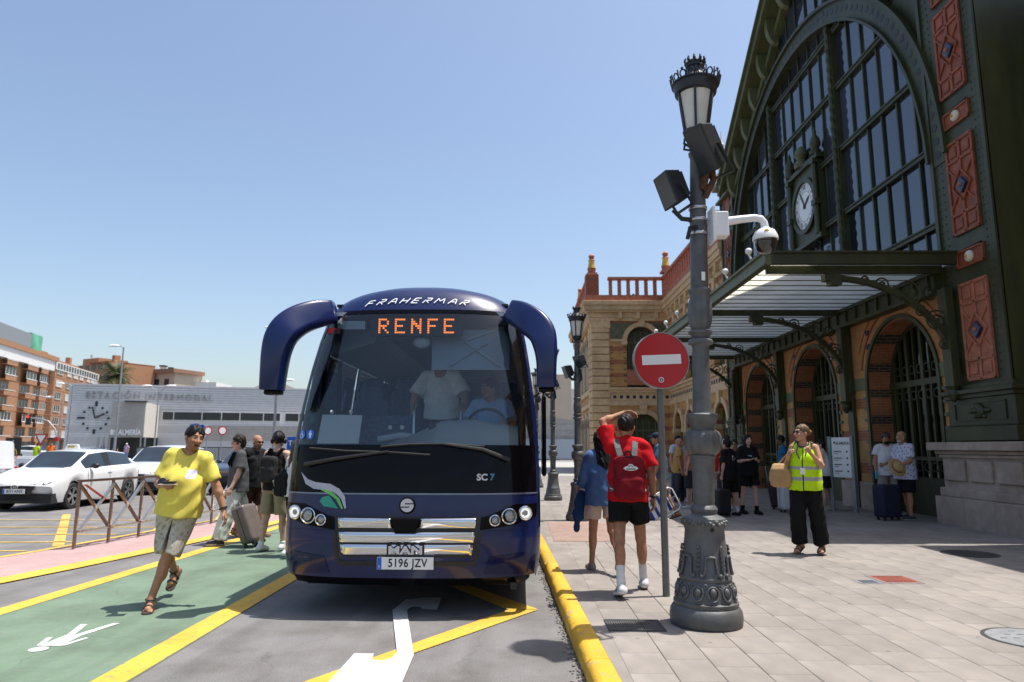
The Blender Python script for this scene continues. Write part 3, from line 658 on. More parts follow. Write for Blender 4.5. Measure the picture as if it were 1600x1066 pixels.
# ---- great arched window
ZC, RI, RO = 7.2, 6.34, 6.9
bays = [(13.36, 17.3), (17.6, 21.8), (22.1, 26.04)]; rows = [5.12, 6.1, 7.7, 9.45, 11.2, 12.85, 14.2]
def zarch(y, r=RI): d = r*r-(y-YC)**2; return ZC+math.sqrt(d) if d > 0 else 0
def zg(y): return 16.7-.72*abs(y-YC)
WX = XW+.18
q = MB(); q.box(XW-.05, WX+.1, 13.36, 26.04, 5.08, 5.18); win = HP(q, 'arched_window', GI)
for a, c in bays:
    n_ = 6; pw = (c-a)/n_
    for k in range(n_):
        y0, y1 = a+k*pw+.02, a+(k+1)*pw-.02
        for r0, r1 in zip(rows[:-1], rows[1:]):
            ysm = np.linspace(y0, y1, 5); top = [min(r1-.07, zarch(yy)-.02) for yy in ysm]
            if max(top) < r0+.1: continue
            pts = [(y0, r0+.07), (y1, r0+.07)]+[(yy, max(tt, r0+.075)) for yy, tt in zip(ysm[::-1], top[::-1])]
            q = MB(); q.prism(pts, WX, WX+.015, 'YZ'); HP(q, 'window_pane', M['pane_sky'], win)
        ysm = np.linspace(y0, y1, 5); lo = [max(zarch(yy, RO+.02), ZC+.5) for yy in ysm]; hi = [zg(yy)-.75 for yy in ysm]
        if min(h-l for h, l in zip(hi, lo)) > .12:
            q = MB(); q.prism(list(zip(ysm, lo))+list(zip(ysm[::-1], hi[::-1])), WX, WX+.015, 'YZ'); HP(q, 'window_pane', M['pane_sky'], win)
        yb = a+(k+1)*pw
        if k < n_-1:
            q = MB(); q.box(WX-.05, WX+.02, yb-.024, yb+.024, 5.18, max(zarch(yb)-.01, zg(yb)-.8)); HP(q, 'window_mullion', GI, win)
    for r in rows[1:-1]:
        dd = RI*RI-(r-ZC)**2 if r > ZC else 99
        lo, hi = max(a, YC-math.sqrt(dd) if r > ZC else a), min(c, YC+math.sqrt(dd) if r > ZC else c)
        if hi-lo > .3: q = MB(); q.box(WX-.10, WX+.03, lo, hi, r-.06, r+.06); q.box(WX-.13, WX-.10, lo, hi, r+.025, r+.06); HP(q, 'crossbar', GI, win)
for y_ in (17.45, 21.95):
    q = MB(); q.box(WX-.14, WX+.2, y_-.12, y_+.12, 5.1, zg(y_)-.7); q.lathe([(.075, 5.1+.03*i) for i in range(300)], 10, (WX-.16, y_, 0), fn=lambda t, z: 1+.16*math.sin(2*t+z*22)); HP(q, 'window_column', GI, win)
q = MB(); q.ring((YC, ZC), RI, RO-RI, (WX-.22, WX+.08), 0.0, PI, 60); q.ring((YC, ZC), RI-.03, .07, (WX-.3, WX-.2), 0.02, PI-.02, 60); q.ring((YC, ZC), RO-.06, .09, (WX-.3, WX-.2), 0.02, PI-.02, 60); HP(q, 'arch_ring', GI, smooth=40)
q = MB()
for i in range(70):
    t = .03+(PI-.06)*i/69; yy, zz = YC+(RI+.28)*math.cos(t), ZC+(RI+.28)*math.sin(t)
    q.lathe([(.085, -.02), (.085, .006)], 8, (WX-.22, yy, zz), M=Matrix(((0, 0, -1), (0, 1, 0), (1, 0, 0))))
o = HP(q, 'arch_hole_disc', M['black']); o['kind'] = 'stuff'  # black discs drawn for the ring's holes, their dark put in as colour
for sg in (-1, 1):     # walls beside the ring up to the rake
    pts = [(YC+sg*RI, 5.1), (YC+sg*6.36, 5.1), (YC+sg*6.36, 12.0), (YC+sg*5.6, 12.4)]+[(YC+sg*RO*math.cos(t), ZC+RO*math.sin(t)) for t in np.linspace(.9, 0, 8)]
    pts = [(YC+sg*6.36, 5.1), (YC+sg*6.36, 12.0)]+[(YC+sg*(RI+.2)*math.cos(t), ZC+(RI+.2)*math.sin(t)) for t in np.linspace(.72, 0.05, 10)]
    q = MB(); q.prism(pts, WX-.1, WX+.1, 'YZ'); HP(q, 'gable_panel', GI)
# rakes, corbels, roof
for sg in (-1, 1):
    A = (YC, 16.7); B = (YC+sg*6.7, 16.7-.72*6.7); L_ = math.hypot(B[0]-A[0], B[1]-A[1])
    q = MB(); q.prism([(A[0], A[1]+.16), (B[0], B[1]+.16), (B[0], B[1]-.16), (A[0], A[1]-.16)], XW-.45, XW-.30, 'YZ'); q.prism([(A[0], A[1]+.24), (B[0], B[1]+.24), (B[0], B[1]+.16), (A[0], A[1]+.16)], XW-.55, XW+.3, 'YZ')
    q.prism([(A[0], A[1]-.05), (B[0], B[1]-.05), (B[0], B[1]-.1), (A[0], A[1]-.1)], XW-.3, WX+.1, 'YZ'); q.prism([(A[0], A[1]-.55), (B[0], B[1]-.55), (B[0], B[1]-.8), (A[0], A[1]-.8)], XW-.05, WX+.1, 'YZ'); HP(q, 'gable_rake', M['green_light'])
    for k in range(7):
        t = (k+.35)/7; yy = A[0]+(B[0]-A[0])*t; zz = A[1]+(B[1]-A[1])*t-.1
        pts = [(XW-.30, zz)]+[(XW-.30+.32*(1-math.cos(a)), zz-.12-.75*math.sin(a)) for a in np.linspace(0, PI/2, 8)]+[(XW+.1, zz-.9), (XW+.1, zz)]
        q = MB(); q.prism([(p[0], p[1]) for p in pts], yy-.11, yy+.11, 'XZ'); HP(q, 'gable_corbel', M['green_light'], bevel=.015)
    for k in range(14):
        t = (k+.5)/14; q = MB(); q.ball((XW-.42, A[0]+(B[0]-A[0])*t, A[1]+(B[1]-A[1])*t+.32), .075, 8, 6); HP(q, 'crest_ball', GI)
    q = MB(); q.prism([(A[0], A[1]+.22), (YC+sg*8.2, 16.7-.72*8.2+.22), (YC+sg*8.2, 16.7-.72*8.2+.05), (A[0], A[1]+.05)], XW+.3, XW+26, 'YZ'); HP(q, 'roof_slope', M['galv'])
# ---- pillars with terracotta panels
def pillar(y0, y1):
    q = MB(); q.box(XW-.02, XW+1.3, y0, y1, 2.75, 12.1); q.box(XW-.06, XW, y0, y0+.1, 2.75, 12.1); q.box(XW-.06, XW, y1-.1, y1, 2.75, 12.1); p = HP(q, 'corner_pillar', GI)
    q = MB(); q.box(XW-.12, XW+1.4, y0-.08, y1+.08, 12.1, 12.3); q.box(XW-.3, XW+1.5, y0-.2, y1+.2, 12.3, 12.5); q.box(XW-.2, XW+1.4, y0-.14, y1+.14, 11.7, 11.8); HP(q, 'pillar_cornice', M['green_light'], p, bevel=.02)
    ya, yb = y0+.36, y0+1.14
    for z0, z1, small in ((2.82, 4.66, 0), (4.96, 5.30, 1), (5.61, 7.45, 0), (7.75, 8.09, 1), (8.39, 10.2, 0), (10.42, 10.76, 1), (11.0, 11.62, 0)):
        q = MB(); X1 = XW-.035; q.box(X1, XW, ya, yb, z0, z1); yc, zc = (ya+yb)/2, (z0+z1)/2
        def rib(a0, a1, b0, b1): q.box(X1-.03, X1, a0, a1, b0, b1)
        rib(ya, ya+.05, z0, z1); rib(yb-.05, yb, z0, z1); rib(ya, yb, z0, z0+.05); rib(ya, yb, z1-.05, z1)
        if not small and z1-z0 > 1:
            rib(yc-.035, yc+.035, z0, zc-.3); rib(yc-.035, yc+.035, zc+.3, z1); rib(ya, yb, z0+.36, z0+.42); rib(ya, yb, z1-.42, z1-.36)
            for s1 in (-1, 1):
                for s2 in (-1, 1): q.bar((X1-.015, yc+s1*.02, zc+s2*.30), (X1-.015, yc+s1*.27, zc+s2*.0), .03, .06, (1, 0, 0)); q.bar((X1-.015, ya+.02 if s1 < 0 else yb-.02, zc+s2*.42), (X1-.015, yc+s1*.13, zc+s2*.17), .03, .04, (1, 0, 0))
            for s1 in (-1, 1):
                for zz in (z0+.21, z1-.21): q.box(X1-.022, X1, yc+s1*.19-.10, yc+s1*.19+.10, zz-.1, zz+.1)
        tp_ = HP(q, 'terracotta_panel', M['terra_pink'] if z0 < 3 else M['terracotta'], p, bevel=.012)
        if small:
            q = MB(); q.ball((X1-.02, yc, zc), .11, 14, 8, (.6, 1, 1)); HP(q, 'rosette', M['cream'], p, smooth=40); q = MB(); q.ball((X1-.075, yc, zc), .035, 8, 6); HP(q, 'rosette_centre', M['gold'], p)
        elif z1-z0 > 1:
            q = MB(); q.prism([(yc, zc-.17), (yc+.15, zc), (yc, zc+.17), (yc-.15, zc)], X1-.06, X1, 'YZ'); HP(q, 'diamond_tile', M['blue_tile'], p, bevel=.015); q = MB(); q.ball((X1-.06, yc, zc), .045, 8, 6); HP(q, 'tile_boss', M['terra_pink'], p)
    q = MB(); z_ = 2.95
    while z_ < 11.6:
        for y_ in (y0+.16, y0+.27, y1-.16, y1-.30): q.box(XW-.032, XW-.018, y_-.014, y_+.014, z_-.014, z_+.014)
        z_ += .15
    o = HP(q, 'rivet', GI, p); o['kind'] = 'stuff'
    # green iron pedestal
    q = MB(); q.box(XW-.16, XW+1.45, y0-.14, y1+.14, 1.72, 1.98); q.box(XW-.10, XW+1.4, y0-.09, y1+.09, 1.98, 2.5); q.box(XW-.14, XW+1.42, y0-.12, y1+.12, 2.5, 2.58); q.box(XW-.20, XW+1.45, y0-.18, y1+.18, 2.58, 2.66); q.box(XW-.1, XW+1.4, y0-.08, y1+.08, 2.66, 2.75)
    for i in range(40): q.box(XW-.17, XW-.15, y0-.1+i*.045, y0-.08+i*.045, 1.99, 2.01)
    pd = HP(q, 'iron_pedestal', GI, p, bevel=.015)
    q = MB(); yc = (y0+y1)/2; 
    for (a0, a1, b0, b1) in ((yc-.7, yc+.7, 2.09, 2.11), (yc-.7, yc+.7, 2.40, 2.42), (yc-.7, yc-.68, 2.11, 2.40), (yc+.68, yc+.7, 2.11, 2.40)): q.box(XW-.12, XW-.10, a0, a1, b0, b1)
    q.ball((XW-.12, yc, 2.26), .13, 12, 8, (.5, 1, 1.1)); q.ball((XW-.16, yc, 2.26), .06, 10, 6)
    for s1 in (-1, 1): q.ball((XW-.11, yc+s1*.2, 2.26), .07, 8, 6, (.4, 1.5, .7)); q.ball((XW-.11, yc+s1*.12, 2.16), .06, 8, 6, (.4, 1, .7))
    HP(q, 'emblem', GI, p, smooth=40)
def plinth(y0, y1, xx=XW-.2):
    q = MB(); q.box(xx+.13, XW+1.6, y0+.13, y1-.13, PZ-.02, 1.5); p = HP(q, 'stone_plinth', M['marble'])
    L_ = y1-y0; n_ = max(1, round(L_/.9))
    def blk(a, c, z0, z1, pr): q = MB(); q.box(xx+.13-pr, XW+1.6, a+.003, c-.003, z0+.003, z1); HP(q, 'stone_block', M['marble'], p, bevel=.015)
    for i in range(n_):
        blk(y0-.02+i*(L_+.04)/n_, y0-.02+(i+1)*(L_+.04)/n_, PZ-.02, .66, .13)
        blk(y0+.05+i*(L_-.1)/n_, y0+.05+(i+1)*(L_-.1)/n_, .66, .83, .06)
    m_ = 3
    for i in range(m_):
        a = y0+.15+i*(L_-.3)/m_; q = MB(); q.box(xx+.08, xx+.2, a+.06, a+(L_-.3)/m_-.06, .97, 1.36); HP(q, 'stone_block', M['marble'], p, bevel=.02)
    blk(y0+.08, y1-.08, 1.40, 1.47, .05); blk(y0+.03, y1-.03, 1.47, 1.54, .1)
    for i in range(2): blk(y0-.06+i*(L_+.12)/2, y0-.06+(i+1)*(L_+.12)/2, 1.54, 1.70, .2)
pillar(11.70, 13.36); plinth(11.4, 13.95)
pillar(26.04, 27.70); plinth(25.7, 28.0)
# acroterion on the far pillar
q = MB(); q.lathe([(.28, 12.5), (.30, 12.7), (.16, 12.85), (.2, 13.0), (.1, 13.15), (.17, 13.3), (.2, 13.36), (.08, 13.5), (.13, 13.62), (.15, 13.7), (.06, 13.82), (.09, 13.92), (.11, 14.0), (.04, 14.12), (.012, 14.6)], 14, (XW-.1, 26.9, 0)); HP(q, 'finial', M['cream'], smooth=40)
q = MB(); spiral(q, (0, 0), .5, 1.3, -.5, 1, .07, 0, 20)
q2 = MB(); q2.add([(XW-.1, 26.35+p[0], 12.95+p[2]) for p in q.v], q.f); HP(q2, 'volute', M['cream'], smooth=40)
# ---- clock
ck = MB(); cy, cz, cx = 19.5, 8.66, XW+.02
ck.box(cx, cx+.3, cy-.98, cy+.98, cz-1.12, cz+1.08); ck.box(cx-.1, cx+.3, cy-1.12, cy+1.12, cz+1.08, cz+1.22); ck.box(cx-.1, cx+.3, cy-1.1, cy+1.1, cz-1.24, cz-1.12)
for s1 in (-1, 1): ck.tube([(cx-.08, cy+s1*.9, cz-1.12), (cx-.08, cy+s1*.9, cz+1.08)], .075, 10); ck.box(cx-.18, cx, cy+s1*.9-.13, cy+s1*.9+.13, cz-.28, cz-.12); ck.box(cx-.17, cx, cy+s1*.9-.12, cy+s1*.9+.12, cz+.95, cz+1.08)
for s1 in (-1, 1): ck.lathe([(.14, 0), (.17, .08), (.1, .16), (.16, .3), (.13, .45), (.05, .6), (.06, .68), (.01, .82)], 10, (cx-.02, cy+s1*.92, cz+1.22))
ck.ring((cy, cz), .70, .13, (cx-.09, cx), 0, 2*PI, 40)
cko = HP(ck, 'station_clock', GI, smooth=30)
q = MB(); q.lathe([(.71, 0), (.71, .02)], 48, (cx-.005, cy, cz), M=Matrix(((0, 0, -1), (0, 1, 0), (1, 0, 0)))); HP(q, 'clock_face', M['white_plastic'], cko)
q = MB()
for i in range(12):
    t = PI/2-i*PI/6; d = V3((0, -math.cos(t), math.sin(t))); rom = ['XII', 'I', 'II', 'III', 'IIII', 'V', 'VI', 'VII', 'VIII', 'IX', 'X', 'XI'][i]
    up = d; ax = V3((0, -math.sin(t), -math.cos(t))); text_on(q, rom, .2, V3((cx-.0285, cy, cz))+d*.565, ax*.8, up, bold=.004)
    d2 = V3((0, -math.cos(t+PI/12), math.sin(t+PI/12))); q.bar(V3((cx-.0275, cy, cz))+d2*.46, V3((cx-.0275, cy, cz))+d2*.68, .012, .003, (1, 0, 0))
q.ring((cy, cz), .44, .012, (cx-.0275, cx-.0255), 0, 2*PI, 32); q.ring((cy, cz), .675, .012, (cx-.0275, cx-.0255), 0, 2*PI, 40)
HP(q, 'clock_numerals', M['black'], cko)
q = MB()
def hand(ang, L_, w_):
    t = PI/2-ang; d = V3((0, -math.cos(t), math.sin(t))); sd = V3((0, d.z, -d.y)); c0 = V3((cx-.045, cy, cz))
    v = [c0-d*.1-sd*w_*.5, c0-d*.1+sd*w_*.5, c0+d*L_*.6+sd*w_, c0+d*L_, c0+d*L_*.6-sd*w_]; q.add(v+[p+V3((.012, 0, 0)) for p in v], [(4, 3, 2, 1, 0), (5, 6, 7, 8, 9)]+[(i, (i+1) % 5, 5+(i+1) % 5, 5+i) for i in range(5)])
hand(2*PI*(1.92/12), .42, .05); hand(2*PI*(55/60), .6, .035); q.lathe([(.05, -.01), (.05, .02)], 12, (cx-.045, cy, cz), M=Matrix(((0, 0, -1), (0, 1, 0), (1, 0, 0))))
HP(q, 'clock_hand', M['black'], cko)
q = MB(); q.lathe([(.2, cz+1.22), (.22, cz+1.35), (.12, cz+1.5), (.2, cz+1.62), (.16, cz+1.8), (.05, cz+1.9)], 12, (cx, cy+.1, 0)); HP(q, 'clock_crest', M['green_light'], cko, smooth=40)
q = MB(); q0 = MB()
for k, (u, v_, r_) in enumerate(((-.55, -1.5, .22), (.55, -1.5, .22), (-.18, -1.62, .16), (.18, -1.62, .16), (-.85, -1.38, .12), (.85, -1.38, .12))):
    t = MB(); spiral(t, (u, v_), r_, 1.8, 1.57, 1 if u < 0 else -1, .022, 0, 22); q.add([(cx-.02, cy+p[0], cz+p[2]) for p in t.v], t.f)
HP(q, 'clock_scrollwork', GI, cko)

# ---------------------------------------------------------------- far wing and corner pavilion
wing = thing('station_wing', 'lower brick wing of the station with stone arcades and a terracotta balustrade', 'station wing', (8.6, 34, PZ))
def WP(mb, name, m, root=None, par=None, **k):
    root = root or wing; o = mb.build(name, m, par or root, **k); l = root.location
    if par is None: o.matrix_parent_inverse = Matrix.Translation((-l[0], -l[1], -l[2]))
    return o
WXX = 8.6; ST = M['stone']
cents = [29.6, 32.3, 35.0, 37.7]; wr = .92
def arcade(root, ctrs, wr, ends, plane, D, z0, zs, z1, mw, th=.5):
    """wall band z0..z1 with arched openings; D = wall face coordinate, th>0 goes inward"""
    for i, c in enumerate(ctrs):
        a = ends[0] if i == 0 else (ctrs[i-1]+c)/2; e = ends[1] if i == len(ctrs)-1 else (ctrs[i+1]+c)/2
        q = MB(); q.prism([(a, z0), (c-wr, z0)]+arc(c, zs, wr, PI, 0, 18)+[(c+wr, z0), (e, z0), (e, z1), (a, z1)], D, D+th, plane); WP(q, 'brick_wall', mw, root)
        q = MB(); q.ring((c, zs), wr-.02, .26, (D-.07, D+.02), 0, PI, 20, plane); WP(q, 'stone_arch', ST, root, smooth=30)
        q = MB(); q.prism([(c-.16, zs+wr-.05), (c+.16, zs+wr-.05), (c+.22, zs+wr+.5), (c-.22, zs+wr+.5)], D-.16, D, plane); WP(q, 'keystone', ST, root, bevel=.02)
        for sg in (-1, 1):
            q = MB(); lo, hi = (c-wr-.3, c-wr+.04) if sg < 0 else (c+wr-.04, c+wr+.3)
            q.prism([(lo, zs-.22), (hi, zs-.22), (hi, zs), (lo, zs)], D-.1, D+.3, plane); WP(q, 'impost', ST, root, bevel=.015)
        q = MB(); q.prism([(c-wr, z0), (c+wr, z0)]+arc(c, zs, wr, 0, PI, 14), D+.3, D+.34, plane); dd = WP(q, 'arched_shutter', M['green_iron'], root)
        q = MB()
        for k in range(-2, 3): q.prism([(c+k*.36-.03, z0+.1), (c+k*.36+.03, z0+.1), (c+k*.36+.03, zs+.6), (c+k*.36-.03, zs+.6)], D+.26, D+.3, plane)
        q.prism([(c-wr, zs-.1), (c+wr, zs-.1), (c+wr, zs), (c-wr, zs)], D+.25, D+.3, plane); WP(q, 'shutter_bar', M['green_light'], root, dd)
def course(root, plane, D, a, c, z0, steps, m=None):
    q = MB()
    for h0, h1, pr in steps: q.prism([(a-pr, z0+h0), (c+pr, z0+h0), (c+pr, z0+h1), (a-pr, z0+h1)], D-pr, D+.3, plane)
    WP(q, 'string_course', m or ST, root, bevel=.012)
arcade(wing, cents, wr, (27.75, 40.2), 'YZ', WXX, PZ-.02, 2.62, 4.0, M['brick_y'])
course(wing, 'YZ', WXX, 27.9, 39.5, 4.0, ((0, .25, .05), (.25, .72, .0), (.72, .9, .1), (.9, 1.02, .2)))
arcade(wing, cents, .8, (27.75, 40.2), 'YZ', WXX, 5.02, 7.7, 8.95, M['brick_y'])
course(wing, 'YZ', WXX, 28.1, 39.4, 8.95, ((0, .2, .08), (.2, .5, .12), (.5, .62, .28), (.62, .9, .36), (.9, 1.15, .42)))
fr = MB(); fr.box(-.012, 0, -.09, .09, -.09, .09); frm = fr.mesh('frieze_tile'); frm.materials.append(M['blue_tile'])
for i in range(30):
    o = bpy.data.objects.new('frieze_tile', frm); COL.objects.link(o); o.parent = wing; o.location = (-.003, 28.2+i*.38-34, 4.48-PZ)
def balustrade(root, plane, D, a, c, z0, pier_at=()):
    for (h0, h1, pr) in ((0, .4, .0), (1.35, 1.5, .04)):
        q = MB(); q.prism([(a, z0+h0), (c, z0+h0), (c, z0+h1), (a, z0+h1)], D-pr, D+.3+pr, plane); WP(q, 'balustrade_rail', M['terra_pink'], root)
    n_ = int((c-a)/.52)
    for i in range(n_+1):
        y_ = a+.16+(c-a-.32)*i/max(n_, 1); q = MB(); q.prism([(y_-.10, z0+.4), (y_+.10, z0+.4), (y_+.10, z0+1.35), (y_-.10, z0+1.35)], D+.06, D+.24, plane); WP(q, 'baluster', M['terra_pink'], root)
balustrade(wing, 'YZ', WXX-.25, 28.2, 39.9, 10.15)
def corbels(root, plane, D, a, c, z, n_):
    for i in range(n_):
        y_ = a+(c-a)*(i+.5)/n_; q = MB(); q.prism([(y_-.12, z), (y_+.12, z), (y_+.12, z+.55), (y_-.12, z+.55)], D-.3, D, plane); WP(q, 'corbel', ST, root, bevel=.04)
corbels(wing, 'YZ', WXX, 28.2, 39.2, 9.1, 10)
q = MB(); q.box(WXX+.5, WXX+8, 27.8, 39.6, 9.6, 9.8); q.box(WXX+7.8, WXX+8, 27.8, 39.6, PZ, 9.6); WP(q, 'wing_roof', M['terracotta'])
def finial(root, x, y, z, s=1.):
    q = MB(); q.box(x-.3*s, x+.3*s, y-.3*s, y+.3*s, z, z+.12*s); q.lathe([(.2*s, z+.12*s), (.24*s, z+.3*s), (.27*s, z+.42*s)], 12, (x, y, 0)); f_ = WP(q, 'finial', M['terra_pink'], root, smooth=40)
    q = MB(); q.lathe([(.24*s, z+.42*s), (.2*s, z+.6*s), (.17*s, z+.85*s), (.2*s, z+.92*s)], 12, (x, y, 0)); WP(q, 'finial_vase', M['gold'], root, smooth=40)
    q = MB(); q.lathe([(.22*s, z+.92*s), (.12*s, z+1.0*s), (.17*s, z+1.1*s), (.18*s, z+1.2*s), (.1*s, z+1.3*s), (.02*s, z+1.34*s)], 12, (x, y, 0)); WP(q, 'finial_ball', M['terra_pink'], root, smooth=40)
finial(wing, WXX-.1, 39.3, 11.75)
pav_ = thing('corner_pavilion', 'two storey brick corner pavilion with stone quoins at the end of the station', 'pavilion', (6.3, 40, PZ))
def PP(mb, n, m, par=None, **k): return WP(mb, n, m, pav_, par, **k)
PX0, PX1, PY = 4.1, 8.75, 40.0
arcade(pav_, [7.1], .92, (5.2, PX1), 'XZ', PY, PZ-.02, 2.62, 4.0, M['brick_x'])
course(pav_, 'XZ', PY, 5.2, PX1, 4.0, ((0, .25, .05), (.25, .75, .0), (.75, .92, .1), (.92, 1.05, .2)))
arcade(pav_, [7.1], .9, (5.2, PX1), 'XZ', PY, 5.05, 7.8, 9.0, M['brick_x'])
for i in range(9):
    o = share('frieze_tile', bpy.data.objects['frieze_tile'], pav_, (5.45+i*.38-6.3, -.004, 4.5-PZ), (0, 0, PI/2))
q = MB(); q.prism([(5.25, 7.92), (6.15, 7.92), (6.3, 8.3), (6.62, 8.66), (6.9, 8.88), (5.25, 8.88)], PY-.03, PY-.004, 'XZ'); q.prism([(8.55, 7.92), (8.05, 7.92), (7.9, 8.3), (7.58, 8.66), (7.3, 8.88), (8.55, 8.88)], PY-.03, PY-.004, 'XZ'); PP(q, 'mosaic_frieze', mat('mosaic', (.03, .06, .03), .4, var=.9, scale=5, c2=(.16, .13, .06)))
q = MB(); q.box(5.25, 6.18, PY-.05, PY-.003, 7.78, 7.92); q.box(8.02, 8.55, PY-.05, PY-.003, 7.78, 7.92); PP(q, 'stone_band', ST)
z_ = PZ; i = 0
while z_ < 8.6:
    for (x0, x1, y0, y1) in ((PX0, 5.2, PY-.06, PY+.5), (PX0-.05, PX0+.5, PY+.5, PY+1.2)):
        q = MB(); q.box(x0, x1, y0, y1, z_+.015, z_+.415); PP(q, 'quoin_block', ST, bevel=.05)
    z_ += .43
for i in range(14):
    q = MB(); z_ = 5.4+i*.17
    for xx in (5.32, 6.08): q.box(xx-.07, xx+.07, PY-.02, PY-.003, z_, z_+.06)
    if i % 2 == 0: PP(q, 'edge_block', bpy.data.materials['glazed_green'])
q = MB(); q.box(6.2, 8.0, PY-.08, PY-.003, 5.2, 5.3); q.box(6.2, 8.0, PY-.06, PY-.03, 5.3, 6.1); PP(q, 'window_balcony', M['terra_pink'])
q = MB(); q.box(PX0+.15, PX0+.35, PY+.3, PY+12, PZ, 9.1); q.box(PX0+.15, PX1, PY+11.8, PY+12, PZ, 9.1); q.box(PX0+.3, PX1, PY+.4, PY+11.8, 9.6, 9.8); PP(q, 'side_wall', M['brick_y'])
for k, yy in enumerate((42.2, 44.6, 47.0, 49.4)):
    for z0, z1 in ((PZ, 3.5), (5.2, 8.6)):
        q = MB(); q.box(PX0+.08, PX0+.15, yy-.95, yy-.65, z0, z1); q.box(PX0+.08, PX0+.15, yy+.65, yy+.95, z0, z1); q.ring((yy, z1-.7), .65, .3, (PX0+.08, PX0+.15), 0, PI, 14); PP(q, 'stone_surround', ST)
        q = MB(); q.prism([(yy-.65, z0), (yy+.65, z0)]+arc(yy, z1-.7, .65, 0, PI, 10), PX0+.1, PX0+.14, 'YZ'); PP(q, 'arched_shutter', GI)
for z0, pr, h in ((4.0, .1, .25), (4.75, .16, .3), (9.0, .12, .2), (9.2, .16, .3), (9.5, .34, .12), (9.62, .42, .28), (9.9, .5, .26)):
    q = MB(); q.box(PX0-pr, PX1, PY-pr, PY+12, z0, z0+h) if z0 > 8 else q.box(PX0-pr+.12, PX0+.2, PY+1.2, PY+12, z0, z0+h); PP(q, 'cornice', ST, bevel=.02)
for z0, z1, pr in ((8.6, 9.0, .02),): q = MB(); q.box(PX0-.02, 5.25, PY-.1, PY+.5, z0, z1); PP(q, 'capital', ST)
corbels(pav_, 'XZ', PY, 5.3, 8.5, 9.1, 3)
q = MB(); q.box(PX0-.35, PX1, PY-.35, PY+12, 10.17, 10.52); PP(q, 'parapet_base', M['terra_pink'])
balustrade(pav_, 'XZ', PY-.2, 5.15, PX1-.1, 10.15); balustrade(pav_, 'YZ', PX0-.2, PY+.6, PY+11.8, 10.15)
q = MB(); q.box(PX0-.28, PX0+.5, PY-.28, PY+.5, 10.52, 11.82); PP(q, 'parapet_pier', M['terracotta'], bevel=.02)
finial(pav_, PX0+.12, PY+.1, 11.82); finial(pav_, PX0+.1, PY+8, 11.7, .9)
q = MB(); q.box(6.9, 8.1, PY+5, PY+6.5, 10.2, 11.3); q.prism([(6.75, 11.3), (8.25, 11.3), (7.5, 11.8)], PY+4.9, PY+6.6, 'XZ'); PP(q, 'roof_lantern', mat('lantern', (.12, .09, .05), .7))
# near wing, mostly outside the frame
nw = thing('station_wing', 'dark shaded near wing of the station at the right edge beyond the iron pillar', 'station wing', (8.75, 6, PZ))
q = MB(); q.box(9.15, 17, -3, 11.1, .9, 9.3); WP(q, 'brick_wall', M['brick_y'], nw); q = MB(); q.box(9.05, 17, -3, 11.12, PZ-.02, .9); WP(q, 'stone_base', M['marble'], nw)
q = MB(); q.box(9.0, 17, -3, 11.2, 9.3, 9.8); q.box(8.9, 17, -3, 11.25, 9.8, 10.05); WP(q, 'cornice', ST, nw)
for i in range(16): q = MB(); q.box(9.06, 9.5, 10.5, 11.16, .92+i*.41, 1.30+i*.41); WP(q, 'quoin_block', ST, nw, bevel=.04)
# ---------------------------------------------------------------- background: modern station building
EA = V3((-50.2, 75, 0)); ED = V3((22.3, 6.2, 0)).normalized(); EN = V3((ED.y, -ED.x, 0))   # EN points towards the camera
est = thing('modern_station', 'long low grey clad station building with a wall clock and lettering', 'station building', EA)
EM = Matrix((ED, -EN, V3((0, 0, 1)))).transposed().to_4x4(); est.matrix_world = Matrix.Translation(EA)@EM
def EP(q, n, m, par=None, **k): return q.build(n, m, par or est, **k)      # local x along the wall, y into it, z up
LW = 92
q = MB(); q.box(0, LW, .12, 22, 0, 8.35); EP(q, 'wall_core', M['grey_panel'])
zz = .1; i = 0
gp = [M['grey_panel'], mat('grey_panel_light', (.64, .64, .65), .6, .0, var=.06, scale=1), mat('grey_panel_pale', (.68, .68, .68), .6, .0, var=.06, scale=1)]
rr = random.Random(4)
while zz < 8.3:
    h = .27; m_ = gp[rr.choice((0, 0, 0, 1, 2))]
    segs = [(0, LW)] if not (4.35 < zz < 5.55) else [(0, 9.5), (LW-20, LW)]
    for a, c in segs: q = MB(); q.box(a, c, 0, .12, zz, zz+h-.035); EP(q, 'cladding_panel', m_)
    zz += h; i += 1
q = MB(); q.box(-.05, LW, -.06, .3, 8.3, 8.46); EP(q, 'roof_edge', M['grey_panel'])
q = MB(); q.box(9.5, LW-20, .06, .12, 4.35, 5.65); EP(q, 'window_strip', M['white_wall'])
x = 9.7
for k, wd in enumerate([1.2, 3.0, 2.1, 2.0, 2.6, 1.9, .5, 1.6, 3.1, .4, 2.0, 2.4, 3.0, .4, 2.2, 3.0, 2.0, .4, 2.2, 3.0, 2.0]):
    if wd > .6:
        q = MB(); q.box(x, x+wd-.12, .0, .05, 4.55, 5.45); w_ = EP(q, 'window', M['win_dark'])
        q = MB(); q.box(x-.05, x+wd-.07, -.06, .0, 5.45, 5.52); q.box(x-.05, x+wd-.07, -.06, .0, 4.48, 4.55); q.box(x+wd-.12, x+wd-.04, -.06, .05, 4.55, 5.45); EP(q, 'window_frame', M['white_wall'], w_)
    x += wd
q = MB()
for k in range(4):
    for j in range(7):
        q.box(13+j*3.2+(k % 2)*1.6, 13+j*3.2+(k % 2)*1.6+3.16, -.04, 0, 2.2+k*.45, 2.62+k*.45)
EP(q, 'stone_cladding', M['concrete'])
